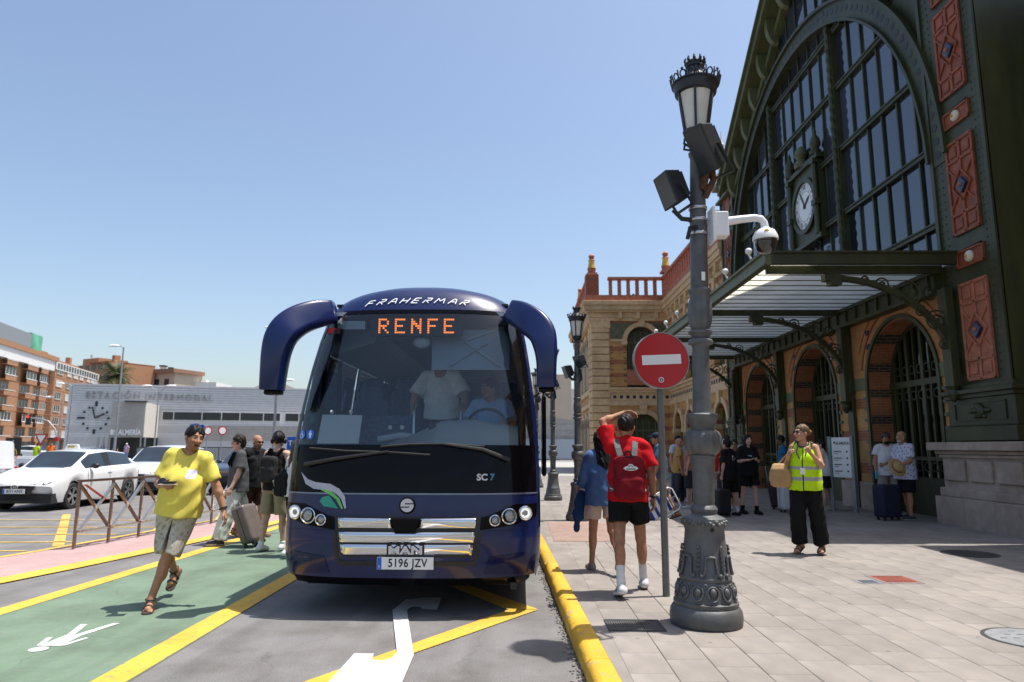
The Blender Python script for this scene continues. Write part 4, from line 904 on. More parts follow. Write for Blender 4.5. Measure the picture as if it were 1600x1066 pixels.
q = MB(); v, f = text('ESTACIÓN', 1.0, spacing=1.25); q.add([(4.45+p[0]*.98, -.15, 7.2+p[1]*1.05) for p in v], f); v, f = text('INTERMODAL', 1.0, spacing=1.25); q.add([(11.3+p[0]*.98, -.15, 7.1+p[1]*1.05) for p in v], f)
o = EP(q, 'wall_lettering', mat('letter_grey', (.30, .30, .30), .5)); sm = o.modifiers.new('thick', 'SOLIDIFY'); sm.thickness = .1
q = MB(); cx, cz = 2.85, 4.65
for i in range(12):
    a = PI/2-i*PI/6
    if i in (0, 6): q.box(cx-.11, cx+.11, -.1, 0, cz+(1.3 if i == 0 else -1.75), cz+(1.85 if i == 0 else -1.25))
    elif i == 9: q.box(cx-1.75, cx-1.05, -.1, 0, cz-.1, cz+.1)
    elif i == 3: q.box(cx+1.2, cx+1.42, -.1, 0, cz-.1, cz+.1)
    else: q.box(cx+1.3*math.cos(a)-.1, cx+1.3*math.cos(a)+.1, -.1, 0, cz+1.3*math.sin(a)-.1, cz+1.3*math.sin(a)+.1)
wc = EP(q, 'wall_clock', M['black']); q = MB(); q.bar((cx, -.14, cz), (cx-.35, -.14, cz+1.25), .12, .05, (0, 1, 0)); q.bar((cx, -.2, cz), (cx+.95, -.2, cz+.5), .16, .05, (0, 1, 0)); EP(q, 'clock_hand', M['black'], wc)
q = MB(); q.box(6.1, 9.25, -6, 0, 2.5, 6.15); eb = EP(q, 'entrance_block', M['concrete'])
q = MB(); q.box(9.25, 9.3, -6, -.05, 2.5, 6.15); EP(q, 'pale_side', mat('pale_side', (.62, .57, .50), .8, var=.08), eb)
q = MB(); q.box(7.3, 9.4, -6.3, -5.8, 6.15, 6.3); EP(q, 'roof_edge', M['iron'], eb)
q = MB(); v, f = text('ALMERÍA', .75, bold=.03); q.add([(8.0+p[0]*.72, -6.12, 2.98+p[1]) for p in v], f); q.box(6.2, 6.45, -6.12, -6.05, 2.72, 3.25); q.box(6.5, 6.65, -6.12, -6.05, 2.72, 3.25); o = EP(q, 'entrance_lettering', M['white_plastic'], eb)
q = MB(); q.box(4.9, 9.6, -1.2, -.9, .1, 2.5); EP(q, 'entrance_glass', M['win_dark'])
for xx in (5.0, 5.5, 6.0, 9.0, 9.4): q = MB(); q.box(xx, xx+.12, -6, -5.8, .05, 2.5); EP(q, 'entrance_post', M['galv'])
q = MB(); q.box(-3, 30, -14, -13.8, .0, .15); EP(q, 'kerb_edge', M['concrete'])
q = MB(); q.prism([(16.5, 8.3), (20.5, 10.6), (25.5, 8.3)], 10, 30, 'XZ'); EP(q, 'roof_hump', mat('slope_brown', (.42, .36, .31), .9, var=.1, scale=.3))
# low screen wall before the entrance
sw = thing('screen_wall', 'low grey panel screen with dark frame in front of the modern station', 'screen wall', EA+ED*9.2+EN*8); sw.rotation_euler = (0, 0, math.atan2(ED.y, ED.x))
for i in range(7): q = MB(); q.box(i*1.55+.1, i*1.55+1.48, -.03, .03, .25, 1.35); q.build('screen_panel', M['galv'], sw); q = MB(); q.box(i*1.55, i*1.55+.1, -.06, .06, 0, 1.5); q.build('screen_post', M['iron'], sw)
q = MB(); q.box(0, 10.9, -.08, .08, 1.38, 1.52); q.build('screen_rail', M['iron'], sw)
# pale blocks seen between the bus and the old station
bb = thing('end_building', 'plain beige end building seen between the bus and the old station', 'building', (3.0, 88, 0))
q = MB(); q.box(-1.5, 3.4, 0, 14, 5.1, 10.9); q.build('upper_wall', M['beige_wall'], bb); q = MB(); q.box(-8, 12, -.25, 0, .2, 5.1); q.build('lower_wall', M['concrete'], bb)
for i in range(6): q = MB(); q.box(-8, 12, -.27, -.255, .5+i*.8, .53+i*.8); q.build('wall_joint', M['grout'], bb)
q = MB(); q.box(3.4, 12, 2, 14, 5.1, 9.2); q.build('side_wing', M['grey_panel'], bb)
q = MB(); q.box(-10, 18, -1.0, -.8, .13, 2.6); q.build('blue_grey_hoarding', mat('hoarding', (.36, .40, .45), .6, var=.06), bb)

# ---------------------------------------------------------------- apartment blocks
apt = thing('apartment_block', 'orange brick apartment block of seven floors with white balconies', 'apartment building', (-97.5, 118, 0))
AD = V3((-19.5, 69, 0)); AL = AD.length; AD.normalize(); AN = V3((AD.y, -AD.x, 0))
apt.matrix_world = Matrix.Translation((-97.5, 118, 0))@Matrix((AD, -AN, V3((0, 0, 1)))).transposed().to_4x4()
FH = 2.95
q = MB(); q.box(0, AL, 0, 16, 0, 21.2); q.build('wall', M['brick_orange'], apt)
q = MB(); q.box(AL*.50, AL*.555, .0, .3, 0, 21); q.build('recess_shade_strip', mat('recess_shade_brick', (.30, .13, .05), .9, var=.1), apt)  # flush strip: the recess's shade is put in as a darker brick colour
q = MB(); q.box(0, AL*.5, -1.2, 0, 18.4, 20.6); q.build('attic_band', M['white_wall'], apt)
q = MB(); q.box(0, AL*.52, -1.5, 6, 20.6, 21.6); q.box(0, AL*.55, 4, 12, 21.6, 24); q.box(AL*.2, AL*.6, 3, 10, 21.6, 23.4); q.build('roof_storey', M['brick_orange'], apt)
q = MB(); q.box(AL*.0, AL*.3, -1.3, 2, 21.7, 24.6); q.build('roof_screen', M['galv'], apt)
q = MB(); q.box(AL*.30, AL*.38, -1.3, 2, 21.6, 24.9); q.build('roof_banner', mat('banner', (.10, .35, .22), .6, var=.5, scale=.3), apt)
q = MB(); q.box(AL*.555, AL*.98, -.15, 1.5, 19.2, 21.0); q.build('white_gallery', M['white_wall'], apt)
for k in range(16): q = MB(); xx = AL*.565+k*AL*.0257; q.box(xx, xx+1.3, -.2, -.15, 19.5, 20.8); q.build('window', M['win_dark'], apt)
q = MB(); q.box(AL*.6, AL*.9, 3, 9, 21.0, 22.4); q.box(AL*.8, AL*.82, 3, 4, 22.4, 24); q.build('chimney', M['brick_orange'], apt)
q = MB()
for f_ in range(7): q.box(0, AL, -.04, 0, f_*FH+2.6, f_*FH+2.72)
q.build('floor_line', mat('brick_line', (.36, .16, .07), .9), apt)
ra = random.Random(21)
for f_ in range(6):
    z0 = f_*FH+3.6
    if f_ < 6:
        for s, wd, bal in ((.20, 4.2, 1), (.338, 4.6, 1), (.425, 3.2, 1), (.485, 2.2, 0), (.595, 3.6, 0), (.68, 2.6, 0), (.742, 3.0, 0), (.80, 2.4, 0), (.875, 2.2, 0), (.92, 2.4, 0), (.96, 2.0, 0)):
            xx = AL*s; q = MB(); dy = -1.0 if (bal and s < .45 and f_ in (1, 4)) else 0
            q.box(xx-wd/2, xx+wd/2, dy-.05, dy+.02, z0, z0+1.5); m_ = M['win_dark'] if (bal or ra.random() < .55) else M['win_light']; w_ = q.build('window', m_, apt)
            q = MB()
            q.box(xx-wd/2-.12, xx+wd/2+.12, dy-.16, dy-.05, z0-.12, z0); q.box(xx-wd/2-.1, xx-wd/2, dy-.1, dy-.05, z0, z0+1.5); q.box(xx+wd/2, xx+wd/2+.1, dy-.1, dy-.05, z0, z0+1.5)
            for t in range(1, 3): q.box(xx-wd/2+wd*t/3-.06, xx-wd/2+wd*t/3+.06, dy-.09, dy-.05, z0, z0+1.5)
            q.build('window_frame', M['white_wall'], w_)
            if bal:
                q = MB(); q.box(xx-wd/2-.3, xx+wd/2+.3, -1.3, 0, z0-1.15, z0-.95); q.box(xx-wd/2-.3, xx+wd/2+.3, -1.3, -1.2, z0-.95, z0-.2); b_ = q.build('balcony', M['brick_orange'], apt); q = MB(); q.box(xx-wd/2-.35, xx+wd/2+.35, -1.35, -1.15, z0-.2, z0-.08); q.build('balcony_rail', M['white_wall'], b_)
q = MB(); q.box(0, AL, -.1, 0, .1, 2.4); q.build('shopfront', M['win_dark'], apt)
for k in range(9): q = MB(); q.box(k*8, k*8+1.5, -.2, 0, 0, 2.6); q.build('shop_pier', M['brick_orange'], apt)
q = MB(); q.box(AL*.55, AL, -1.6, 0, 3.0, 3.4); q.build('shop_canopy', M['iron'], apt)
ld = thing('glass_building', 'dark blue glazed building at the left edge before the apartments', 'building', (-88, 104, 0)); 
q = MB(); q.box(-14, -.5, 0, 10, 0, 14.2); q.build('wall', M['brick_orange'], ld)
for r_ in range(4): q = MB(); q.box(-13.5, -.6, -.08, -.002, .8+r_*2.9, 3.3+r_*2.9); q.build('glass_band', mat('blue_glass', (.05, .09, .13), .1) if r_ == 0 else bpy.data.materials['blue_glass'], ld)
def block(name, label, loc, rz, boxes):
    t = thing(name, label, 'building', loc, rz)
    for nm, m_, b_ in boxes: q = MB(); q.box(*b_); q.build(nm, m_, t)
    return t
block('brick_building', 'farther orange brick building with a stepped roof behind the palm tree', (-149, 225, 0), -.5, [('wall', M['brick_orange'], (0, 20, 0, 15, 0, 28)), ('roof_storey', M['brick_orange'], (0, 9, 2, 12, 28, 30.5)), ('roof_dish', M['white_wall'], (6, 7.2, 1, 1.3, 30.5, 31.5)), ('roof', M['terracotta'], (9, 20, -.8, 15, 28, 28.5)), ('chimney', M['brick_orange'], (15, 16.5, 3, 5, 28.5, 31))]+[('window', M['win_dark'], (1.5+i*3.8, 3.7+i*3.8, -.1, 0, 19.5+j*3.2, 21.3+j*3.2)) for i in range(5) for j in range(3)])
block('tiled_roof_building', 'low house with a brown tiled roof right of the palm tree', (-139, 235, 0), -.35, [('wall', M['beige_wall'], (0, 24, 0, 12, 0, 26.0)), ('roof', mat('roof_tile', (.28, .15, .10), .9, var=.2, scale=2), (-1, 25, -1.5, 12, 26.0, 27.3)), ('chimney', M['white_wall'], (3, 4, 2, 4, 27.3, 30))]+[('window', M['win_dark'], (2+i*4.4, 4+i*4.4, -.1, 0, 22, 24)) for i in range(5)])
block('white_building', 'white flat roofed building with roof vents above the grey station wall', (-128, 232, 0), 0, [('wall', M['white_wall'], (0, 8, 0, 12, 0, 27.2)), ('lower_wing', M['white_wall'], (6, 22, 3, 16, 0, 23.6)), ('vent', M['white_wall'], (2, 3.4, 3, 4.4, 27.2, 29)), ('vent_cap', M['iron'], (1.7, 3.7, 2.7, 4.7, 29, 29.5)), ('vent', M['white_wall'], (5, 6, 3, 4, 27.2, 28.3)), ('vent_cap', M['iron'], (4.8, 6.2, 2.8, 4.2, 28.3, 28.8)), ('vent', M['white_wall'], (11, 13, 5, 7, 23.6, 25)), ('vent', M['white_wall'], (15.5, 17.5, 5, 7, 23.6, 24.6)), ('window', M['win_dark'], (8, 12, 2.9, 3, 21.6, 22.6))])
# palm tree
pm_ = thing('palm_tree', 'shaggy palm tree showing above the grey station roof', 'palm tree', (-57.8, 96, 0))
q = MB(); q.tube([(0, 0, 0), (.1, 0, 4), (0, 0, 11.2)], [.4, .32, .34], 10); q.build('trunk', M['bark'], pm_, smooth=40)
rp_ = random.Random(2)
q = MB(); q2 = MB()
for i in range(150):
    a = rp_.uniform(0, 2*PI); el = rp_.uniform(-.9, 1.3); L_ = rp_.uniform(2.2, 3.1); mb = q2 if el < -.1 else q
    pts = []; p = V3((0, 0, 11.3)); d = V3((math.cos(a)*math.cos(el), math.sin(a)*math.cos(el), math.sin(el)))
    for k in range(6): pts.append(p.copy()); p = p+d*L_/5; d.z -= .22; d.normalize()
    for k in range(5):
        sd = d.cross(V3((0, 0, 1))).normalized()
        for s1 in (-1, 1):
            for t in (0, .5):
                b0 = pts[k].lerp(pts[k+1], t); tip = b0+sd*s1*.6*(1-.5*abs(k-2)/3)+(pts[k+1]-pts[k])*.9+V3((0, 0, -.12)); e = (pts[k+1]-pts[k])*.28
                mb.add([b0, b0+e, tip], [(0, 1, 2)])
q.build('frond', M['leaf'], pm_); q2.build('dead_frond', M['leaf_dry'], pm_)
# ---- lamp posts, signals and signs on the far side
def mast(name, label, cat, loc, h, arms, r=.07, group=None, m='galv'):
    t = thing(name, label, cat, loc, 0, group); q = MB(); q.tube([(0, 0, 0), (0, 0, h*.3), (0, 0, h)], [r*1.3, r, r*.6], 10); q.lathe([(r*2, 0), (r*2, .12), (r*1.4, .2)], 10); q.build('pole', M[m], t, smooth=40)
    for a in arms:
        q = MB(); q.tube(a, r*.45, 6); q.build('arm', M[m], t)
        e, d = V3(a[-1]), (V3(a[-1])-V3(a[-2])).normalized(); q = MB(); q.ball((e.x+d.x*.25, e.y, e.z+.0), .22, 10, 6, (1.6, .6, .35)); q.build('lamp_head', M['white_plastic'], t, smooth=40)
    return t
mast('street_lamp', 'tall thin street lamp standing before the grey station wall clock', 'street lamp', (-23.75, 40, 0), 7.4, [[(0, 0, 7.3), (-.1, 0, 7.45), (-.35, 0, 7.5)]])
mast('street_lamp', 'slender street lamp post just left of the bus mirror', 'street lamp', (-16.25, 45, 0), 9.3, [[(0, 0, 9.2), (-.2, 0, 9.4), (-.5, 0, 9.5)], [(0, 0, 5.3), (-.3, 0, 5.6), (-.65, 0, 5.95)], [(0, 0, 5.3), (.3, 0, 5.6), (.65, 0, 5.95)]], .09)
mast('street_lamp', 'thin lamp post with forked arms right of the station entrance block', 'street lamp', (-24.1, 45, 0), 5.2, [[(0, 0, 5.0), (-.25, 0, 5.3), (-.6, 0, 5.55)], [(0, 0, 5.0), (.25, 0, 5.3), (.6, 0, 5.55)]], .05)
mast('street_lamp', 'left one of two grey lamp posts before the orange apartment block', 'street lamp', (-33.9, 50, 0), 5.0, [[(0, 0, 4.9), (-.3, 0, 5.1), (-.7, 0, 5.15)]], .06)
mast('street_lamp', 'right one of two grey lamp posts before the orange apartment block', 'street lamp', (-33.2, 50, 0), 6.0, [[(0, 0, 5.9), (-.3, 0, 6.1), (-.7, 0, 6.15)]], .07)
tlp = thing('traffic_light', 'traffic light hanging from a curved mast showing red', 'traffic light', (-30.6, 45, 0))
q = MB(); q.tube([(0, 0, 0), (0, 0, 2.1), (-.2, 0, 2.7), (-.7, 0, 3.2), (-1.3, 0, 3.35), (-2.0, 0, 3.4)], .05, 8); q.build('curved_mast', M['galv'], tlp, smooth=50); q = MB(); q.box(-2.15, -1.9, -.1, .1, 2.95, 3.6); h_ = q.build('signal_head', M['black'], tlp)
q = MB(); q.lathe([(.08, 0), (.08, .04)], 12, (-2.02, -.13, 3.48), M=Matrix(((1, 0, 0), (0, 0, 1), (0, 1, 0)))); q.build('red_light', mat('red_light', (.9, .03, .02), .4, emit=2), h_); q = MB(); q.box(-.1, .12, -.12, .1, 1.9, 2.15); q.build('pedestrian_head', M['sign_red'], tlp)
def signpost(label, loc, h, kind):
    t = thing('road_sign', label, 'road sign', loc); q = MB(); q.tube([(0, 0, 0), (0, 0, h)], .035, 8); q.build('pole', M['galv'], t); q = MB()
    if kind == 'yield':
        q.prism([(-.45, h), (.45, h), (0, h-.8)], -.07, -.04, 'XZ'); q.build('plate', M['sign_red'], t); q = MB(); q.prism([(-.3, h-.08), (.3, h-.08), (0, h-.6)], -.08, -.072, 'XZ'); q.build('plate_face', M['sign_white'], t)
    else:
        t.rotation_euler = (0, 0, R(48)); q.lathe([(.3, 0), (.3, .03)], 20, (0, -.05, h-.3), M=Matrix(((1, 0, 0), (0, 0, -1), (0, 1, 0)))); q.build('plate', M['sign_red'], t); q = MB(); q.lathe([(.22, 0), (.22, .008)], 20, (0, -.083, h-.3), M=Matrix(((1, 0, 0), (0, 0, -1), (0, 1, 0)))); q.build('plate_face', M['sign_white'], t)
    return t
signpost('white and red triangular give way sign near the apartment block', (-31.6, 45, 0), 2.35, 'yield')
signpost('round red bordered sign before the grey station wall behind the grey shirt man', (-19.7, 45, 0), 2.9, 'round')
signpost('small round sign on a post right above the yellow shirt man shoulder', (-20.9, 45.5, 0), 2.9, 'round')
bbd = thing('advert_board', 'black board with a yellow letter M and an arrow at far left', 'advertising board', (-33.45, 45, 0))
q = MB(); q.box(-.5, .5, -.06, .06, .75, 2.1); q.build('panel', M['black'], bbd); q = MB(); q.box(-.4, -.3, -.04, .04, 0, .75); q.box(.3, .4, -.04, .04, 0, .75); q.build('leg', M['iron'], bbd)
q = MB()
for s1 in (-1, 1): q.tube([(s1*.17+.17*math.cos(t), -.07, 1.0+.36*math.sin(t)) for t in np.linspace(0, PI, 12)], .035, 6)
q.build('letter_emblem', mat('amber', (.75, .45, .03), .5), bbd); q = MB(); q.box(-.03, .03, -.075, -.062, 1.6, 1.85); q.prism([(-.08, 1.85), (.08, 1.85), (0, 1.95)], -.075, -.062, 'XZ'); q.build('arrow', M['white_paint'], bbd)
tx = thing('taxi_sign', 'blue rectangular TAXI sign on a pole beside the bus', 'sign', (-4.22, 12.9, .02)); q = MB(); q.tube([(0, 0, 0), (0, 0, 1.78)], .025, 8); q.build('pole', M['galv'], tx); q = MB(); q.box(-.17, .17, -.045, -.03, 1.5, 1.74); q.build('plate', M['sign_blue'], tx, bevel=.004)
q = MB(); v, f = text('TAXI', .13, bold=.003); q.add([(p[0], -.0465, 1.62+p[1]) for p in v], f); q.build('lettering', M['sign_white'], tx)
# barriers, cones, bins
def barrier(label, loc, rz):
    t = thing('road_barrier', label, 'barrier', loc, rz, 'white barriers by the road works'); q = MB(); q.prism([(-.3, 0), (.3, 0), (.22, .25), (.12, .3), (.09, .95), (-.09, .95), (-.12, .3), (-.22, .25)], -1, 1, 'XZ'); q.build('body', M['white_plastic'], t, bevel=.02)
    q = MB(); q.box(-.31, .31, -.5, -.2, 0, .1); q.box(-.31, .31, .2, .5, 0, .1); q.build('slot', M['concrete'], t)
barrier('white plastic road barrier nearest the van', (-25.6, 36, 0), 1.4); barrier('white plastic road barrier beside the traffic cone', (-27.2, 39.5, 0), 1.3); barrier('white plastic road barrier farthest back near the black board', (-30.3, 42, 0), 1.2)
def cone(label, loc):
    t = thing('traffic_cone', label, 'traffic cone', loc, 0, 'traffic cones by the barriers'); q = MB(); q.box(-.22, .22, -.22, .22, 0, .04); q.build('base', M['rubber'], t); m_ = mat('cone_orange', (.75, .12, .02), .5) if 'cone_orange' not in bpy.data.materials else bpy.data.materials['cone_orange']
    for z0, z1, mm in ((.04, .35, m_), (.35, .5, M['white_plastic']), (.5, .68, m_), (.68, .82, M['white_plastic']), (.82, 1.0, m_)): q = MB(); q.lathe([(.17-.13*z0, z0), (.17-.13*z1, z1)], 14); q.build('cone_band', mm, t, smooth=40)
cone('orange and white traffic cone in front of the white barriers', (-25.9, 34.9, 0)); cone('orange and white traffic cone farther back by the worker', (-29.6, 40.2, 0))
wbn = thing('litter_bin', 'dark round litter bin near the give way sign', 'litter bin', (-30.9, 46, 0)); q = MB(); q.lathe([(.3, 0), (.36, .1), (.38, .95), (.32, 1.0)], 16); q.build('body', M['iron'], wbn, smooth=40); q = MB(); q.lathe([(.39, .95), (.4, 1.03), (.2, 1.1)], 16); q.build('rim', M['black'], wbn, smooth=40)
# ---------------------------------------------------------------- coach
BX, BY = -1.085, 6.62
ZS = [.22, .35, .5, .7, 1.0, 1.3, 1.55, 1.8, 2.1, 2.4, 2.7, 2.9, 3.02, 3.08, 3.15, 3.22, 3.28, 3.34, 3.38, 3.41, 3.425]
YCs = [.14, .05, .01, 0, .02, .05, .08, .13, .20, .29, .39, .47, .52, .55, .59, .64, .70, .82, .97, 1.25, 1.8]
Ws = [1.19, 1.245, 1.265, 1.275, 1.275, 1.27, 1.26, 1.245, 1.215, 1.18, 1.135, 1.095, 1.06, 1.03, .97, .88, .76, .57, .38, .2, .02]
def bw(z): return float(np.interp(z, ZS, Ws))
def by(z): return float(np.interp(z, ZS, YCs))
def fy(u): return .44*(1-(1-min(abs(u), 1)**3)**.45)
def S(u, z, off=0.):
    """point on the coach nose: u -1..1 across, z height; off = outwards"""
    w_ = bw(z); p = V3((u*w_, by(z)+fy(u), z))
    if off:
        e = .01; a = V3(((u+e)*w_, by(z)+fy(min(u+e, .999)), z))-V3(((u-e)*w_, by(z)+fy(max(u-e, -.999)), z)) if abs(u) < .97 else V3((.0, 1 if u > 0 else -1, 0))
        c = V3((u*bw(z+e), by(z+e)+fy(u), z+e))-V3((u*bw(z-e), by(z-e)+fy(u), z-e)); nn = a.cross(c).normalized()
        if nn.y > 0 and abs(u) < .9: nn = -nn
        if abs(u) >= .97: nn = V3((1 if u > 0 else -1, 0, 0))
        p = p+nn*off
    return p
def X2u(x, z): return max(-.985, min(.985, x/bw(z)))
BLUE = mat('coach_blue', (.002, .010, .072), .3, .0, var=.08, scale=3, coat=.4, spec=.35, dirt=.0)
GLB = mat('coach_black', (.004, .004, .006), .08, 0, var=.1, spec=.13)
CHR = mat('chrome', (.75, .75, .76), .12, 1.0, var=.04)
GLASS = glassmat('coach_windscreen', (.74, .83, .88), 1.65, .01)
TINT = glassmat('coach_tinted', (.62, .70, .74), 1.5, .01)
coach = thing('coach', 'dark blue touring coach parked facing us with an orange lettered display', 'bus', (BX, BY, 0))
def CP(q, n, m, par=None, **k): return q.build(n, m, par or coach, **k)
def patch(u0, u1, z0, z1, nu, nz, off=0., us=None):
    q = MB(); us = us or list(np.linspace(u0, u1, nu+1)); zs = np.linspace(z0, z1, nz+1); v = []; f = []
    for z in zs:
        for u in us: v.append(S(u, z, off))
    k = len(us)
    for i in range(nz):
        for j in range(k-1): f.append((i*k+j, i*k+j+1, (i+1)*k+j+1, (i+1)*k+j))
    return q.add(v, f)
def pol(poly, off=0., res=.06):
    """polygon in (x, z) draped over the nose"""
    bm = bmesh.new(); vs_ = [bm.verts.new((x, 0, z)) for x, z in poly]; bm.faces.new(vs_); bmesh.ops.triangulate(bm, faces=bm.faces)
    xs = [p[0] for p in poly]; zs = [p[1] for p in poly]
    for k in range(1, int((max(xs)-min(xs))/res)+1): bmesh.ops.bisect_plane(bm, geom=bm.verts[:]+bm.edges[:]+bm.faces[:], plane_co=(min(xs)+k*res, 0, 0), plane_no=(1, 0, 0))
    for k in range(1, int((max(zs)-min(zs))/res)+1): bmesh.ops.bisect_plane(bm, geom=bm.verts[:]+bm.edges[:]+bm.faces[:], plane_co=(0, 0, min(zs)+k*res), plane_no=(0, 0, 1))
    bm.verts.index_update(); q = MB(); v = [S(X2u(vv.co.x, vv.co.z), vv.co.z, off) for vv in bm.verts]; f = [tuple(x.index for x in ff.verts) for ff in bm.faces]; bm.free()
    return q.add(v, f)
def solid(o, t, off=-1): m_ = o.modifiers.new('thick', 'SOLIDIFY'); m_.thickness = t; m_.offset = off; return o
UU = [-1, -.992, -.98, -.96, -.93, -.9, -.85, -.8, -.7, -.6, -.5, -.4, -.3, -.2, -.1, 0, .1, .2, .3, .4, .5, .6, .7, .8, .85, .9, .93, .96, .98, .992, 1]
def usub(a, b): return [a]+[u for u in UU if a+.003 < u < b-.003]+[b]
# painted body: forehead and roof, pillars, sides
q = MB(); zs = list(np.linspace(3.02, 3.425, 16)); v = []; nu = len(UU); Y1 = 11.6
for z in zs:
    for u in UU: v.append(S(u, z))
q.add(v, [(i*nu+j, i*nu+j+1, (i+1)*nu+j+1, (i+1)*nu+j) for i in range(15) for j in range(nu-1)])
for sg in (-1, 1):
    v = []
    for z in zs: p = S(sg, z); v += [p, V3((p.x, Y1, z))]
    q.add(v, [(2*i, 2*i+1, 2*i+3, 2*i+2) for i in range(15)])
CP(q, 'roof', BLUE, smooth=50)
for sg in (-1, 1):
    q = MB(); us = usub(-1, -.955) if sg < 0 else usub(.955, 1); q = patch(0, 0, 1.14, 3.02, 0, 24, us=us); q2 = MB()
    CP(q, 'windscreen_pillar', BLUE, smooth=60)
    q = patch(0, 0, 1.60, 3.02, 0, 22, .004, us=(usub(-.965, -.925) if sg < 0 else usub(.925, .965))); CP(q, 'pillar_trim', GLB, smooth=60)
    q = MB(); zz_ = list(np.linspace(.3, 1.55, 12)); v = []
    for z in zz_: p = S(sg, z); v += [p, V3((p.x, Y1, z))]
    q.add(v, [(2*i, 2*i+1, 2*i+3, 2*i+2) for i in range(11)]); CP(q, 'side_panel', BLUE, smooth=50)
    q = MB(); zz_ = list(np.linspace(2.78, 3.02, 5)); v = []
    for z in zz_: p = S(sg, z); v += [p, V3((p.x, Y1, z))]
    q.add(v, [(2*i, 2*i+1, 2*i+3, 2*i+2) for i in range(4)]); CP(q, 'cant_rail', BLUE, smooth=50)
    for k in range(6):
        ya, yb = (.74 if k == 0 else .9+k*1.78), .9+(k+1)*1.78-.08; q = MB(); v = []
        for z in np.linspace(1.55, 2.78, 7): v += [(sg*(bw(z)-.004), ya+max(0, by(z)+.44-.74 if k == 0 else 0), z), (sg*(bw(z)-.004), yb, z)]
        q.add(v, [(2*i, 2*i+1, 2*i+3, 2*i+2) for i in range(6)]); CP(q, 'side_window', TINT)
        q = MB(); q.add([(sg*(bw(1.55)-.0), yb, 1.55), (sg*(bw(1.55)-.0), yb+.08, 1.55), (sg*bw(2.78), yb+.08, 2.78), (sg*bw(2.78), yb, 2.78)], [(0, 1, 2, 3)]); CP(q, 'window_post', GLB)
q = MB(); q.box(-1.2, 1.2, Y1-.05, Y1, .35, 3.1); CP(q, 'rear_panel', BLUE)
q = patch(0, 0, 1.60, 3.03, 0, 30, .0, us=usub(-.955, .955)); ws_ = CP(q, 'windscreen', GLASS, smooth=60)
q = patch(0, 0, 1.135, 1.60, 0, 10, .002, us=usub(-.97, .97)); CP(q, 'scuttle_panel', GLB, smooth=60)
q = patch(0, 0, 2.985, 3.03, 0, 2, .004, us=usub(-.955, .955)); CP(q, 'windscreen_rim', GLB, smooth=60)
q = patch(0, 0, .795, 1.135, 0, 8, .0, us=usub(-.985, .985)); CP(q, 'front_panel', BLUE, smooth=60)
q = patch(0, 0, 1.128, 1.142, 0, 1, .006, us=usub(-.975, .975)); CP(q, 'panel_seam', mat('seam', (.2, .22, .3), .3, .5), smooth=60)
q = patch(0, 0, .36, .80, 0, 10, .0, us=usub(-1, 1)); CP(q, 'bumper', BLUE, smooth=60)
q = patch(0, 0, .27, .36, 0, 4, -.02, us=usub(-.93, .93)); CP(q, 'lower_lip', GLB, smooth=60)
q = pol([(-.72, .80), (-.655, .49), (-.60, .475), (.60, .475), (.66, .49), (.72, .80), (.68, .80), (.63, .52), (-.63, .52), (-.68, .80)], .004); CP(q, 'bumper_joint', M['black'])
q = pol([(-.655, .80), (-.61, .555), (.61, .555), (.66, .80), (.70, .925), (-.70, .925)], .004); CP(q, 'grille_back', M['black'])
for nm, pts in (('grille_slat', [(-.655, .912), (-.155, .907), (-.125, .822), (-.645, .822)]), ('grille_slat', [(.135, .907), (.655, .912), (.645, .824), (.10, .822)]), ('grille_slat', [(-.64, .783), (.645, .783), (.632, .692), (-.625, .692)]), ('grille_slat', [(-.622, .673), (.63, .673), (.615, .58), (-.605, .58)])):
    solid(CP(pol(pts, .022), nm, CHR, smooth=30), .02)
solid(CP(pol([(-.15, .905), (.13, .905), (.085, .785), (-.105, .785)], .035), 'grille_centre', GLB), .02)
def ptxt(s, size, x, z, off, mt, nm, sx=1., **k):
    v, f = text(s, size, **k); q = MB(); q.add([S(X2u(x+p[0]*sx, z+p[1]), z+p[1], off) for p in v], f); return CP(q, nm, mt)
SLV = mat('silver_letter', (.62, .62, .64), .35)
ptxt('MAN', .108, 0.0, .622, .0255, M['black'], 'letter_outline', 1.42, bold=.012, spacing=1.0)
solid(ptxt('MAN', .098, 0.0, .622, .032, SLV, 'maker_letters', 1.45, bold=.004, spacing=1.05), .008)
q = MB(); q.lathe([(.075, 0), (.078, .01), (.07, .016)], 32, S(0, 1.03, .002), M=Matrix(((1, 0, 0), (0, 0, -1), (0, 1, 0)))); bdg = CP(q, 'round_badge', GLB, smooth=30)
q = MB(); q.lathe([(.062, 0), (.062, .004)], 32, S(0, 1.03, .018), M=Matrix(((1, 0, 0), (0, 0, -1), (0, 1, 0)))); CP(q, 'badge_face', SLV, bdg); c0 = S(0, 1.03, .0235)
q = MB(); q.box(-.02, .062, c0.y-.001, c0.y, c0.z+.010, c0.z+.020); q.box(-.062, .02, c0.y-.001, c0.y, c0.z-.022, c0.z-.012); q.prism([(-.062, .0), (-.03, .0), (-.062, -.012)], c0.y-.001, c0.y, 'XZ'); CP(q, 'badge_letter', M['black'], bdg)
q = MB(); p0 = S(0, .505, .02); q.box(-.265, .265, p0.y-.012, p0.y, .45, .562); pl = CP(q, 'number_plate', M['sign_white'], bevel=.003)
q = MB(); q.box(-.262, -.222, p0.y-.0135, p0.y-.0125, .453, .559); CP(q, 'plate_band', M['sign_blue'], pl)
q = MB(); v, f = text('5196 JZV', .105, bold=.002, spacing=1.08); q.add([(.022+p[0]*.86, p0.y-.0135, .506+p[1]*1.0) for p in v], f); CP(q, 'plate_number', M['black'], pl); q = MB(); v, f = text('E', .03); q.add([(-.242+p[0], p0.y-.0145, .475+p[1]) for p in v], f); CP(q, 'plate_letter', M['sign_white'], pl)
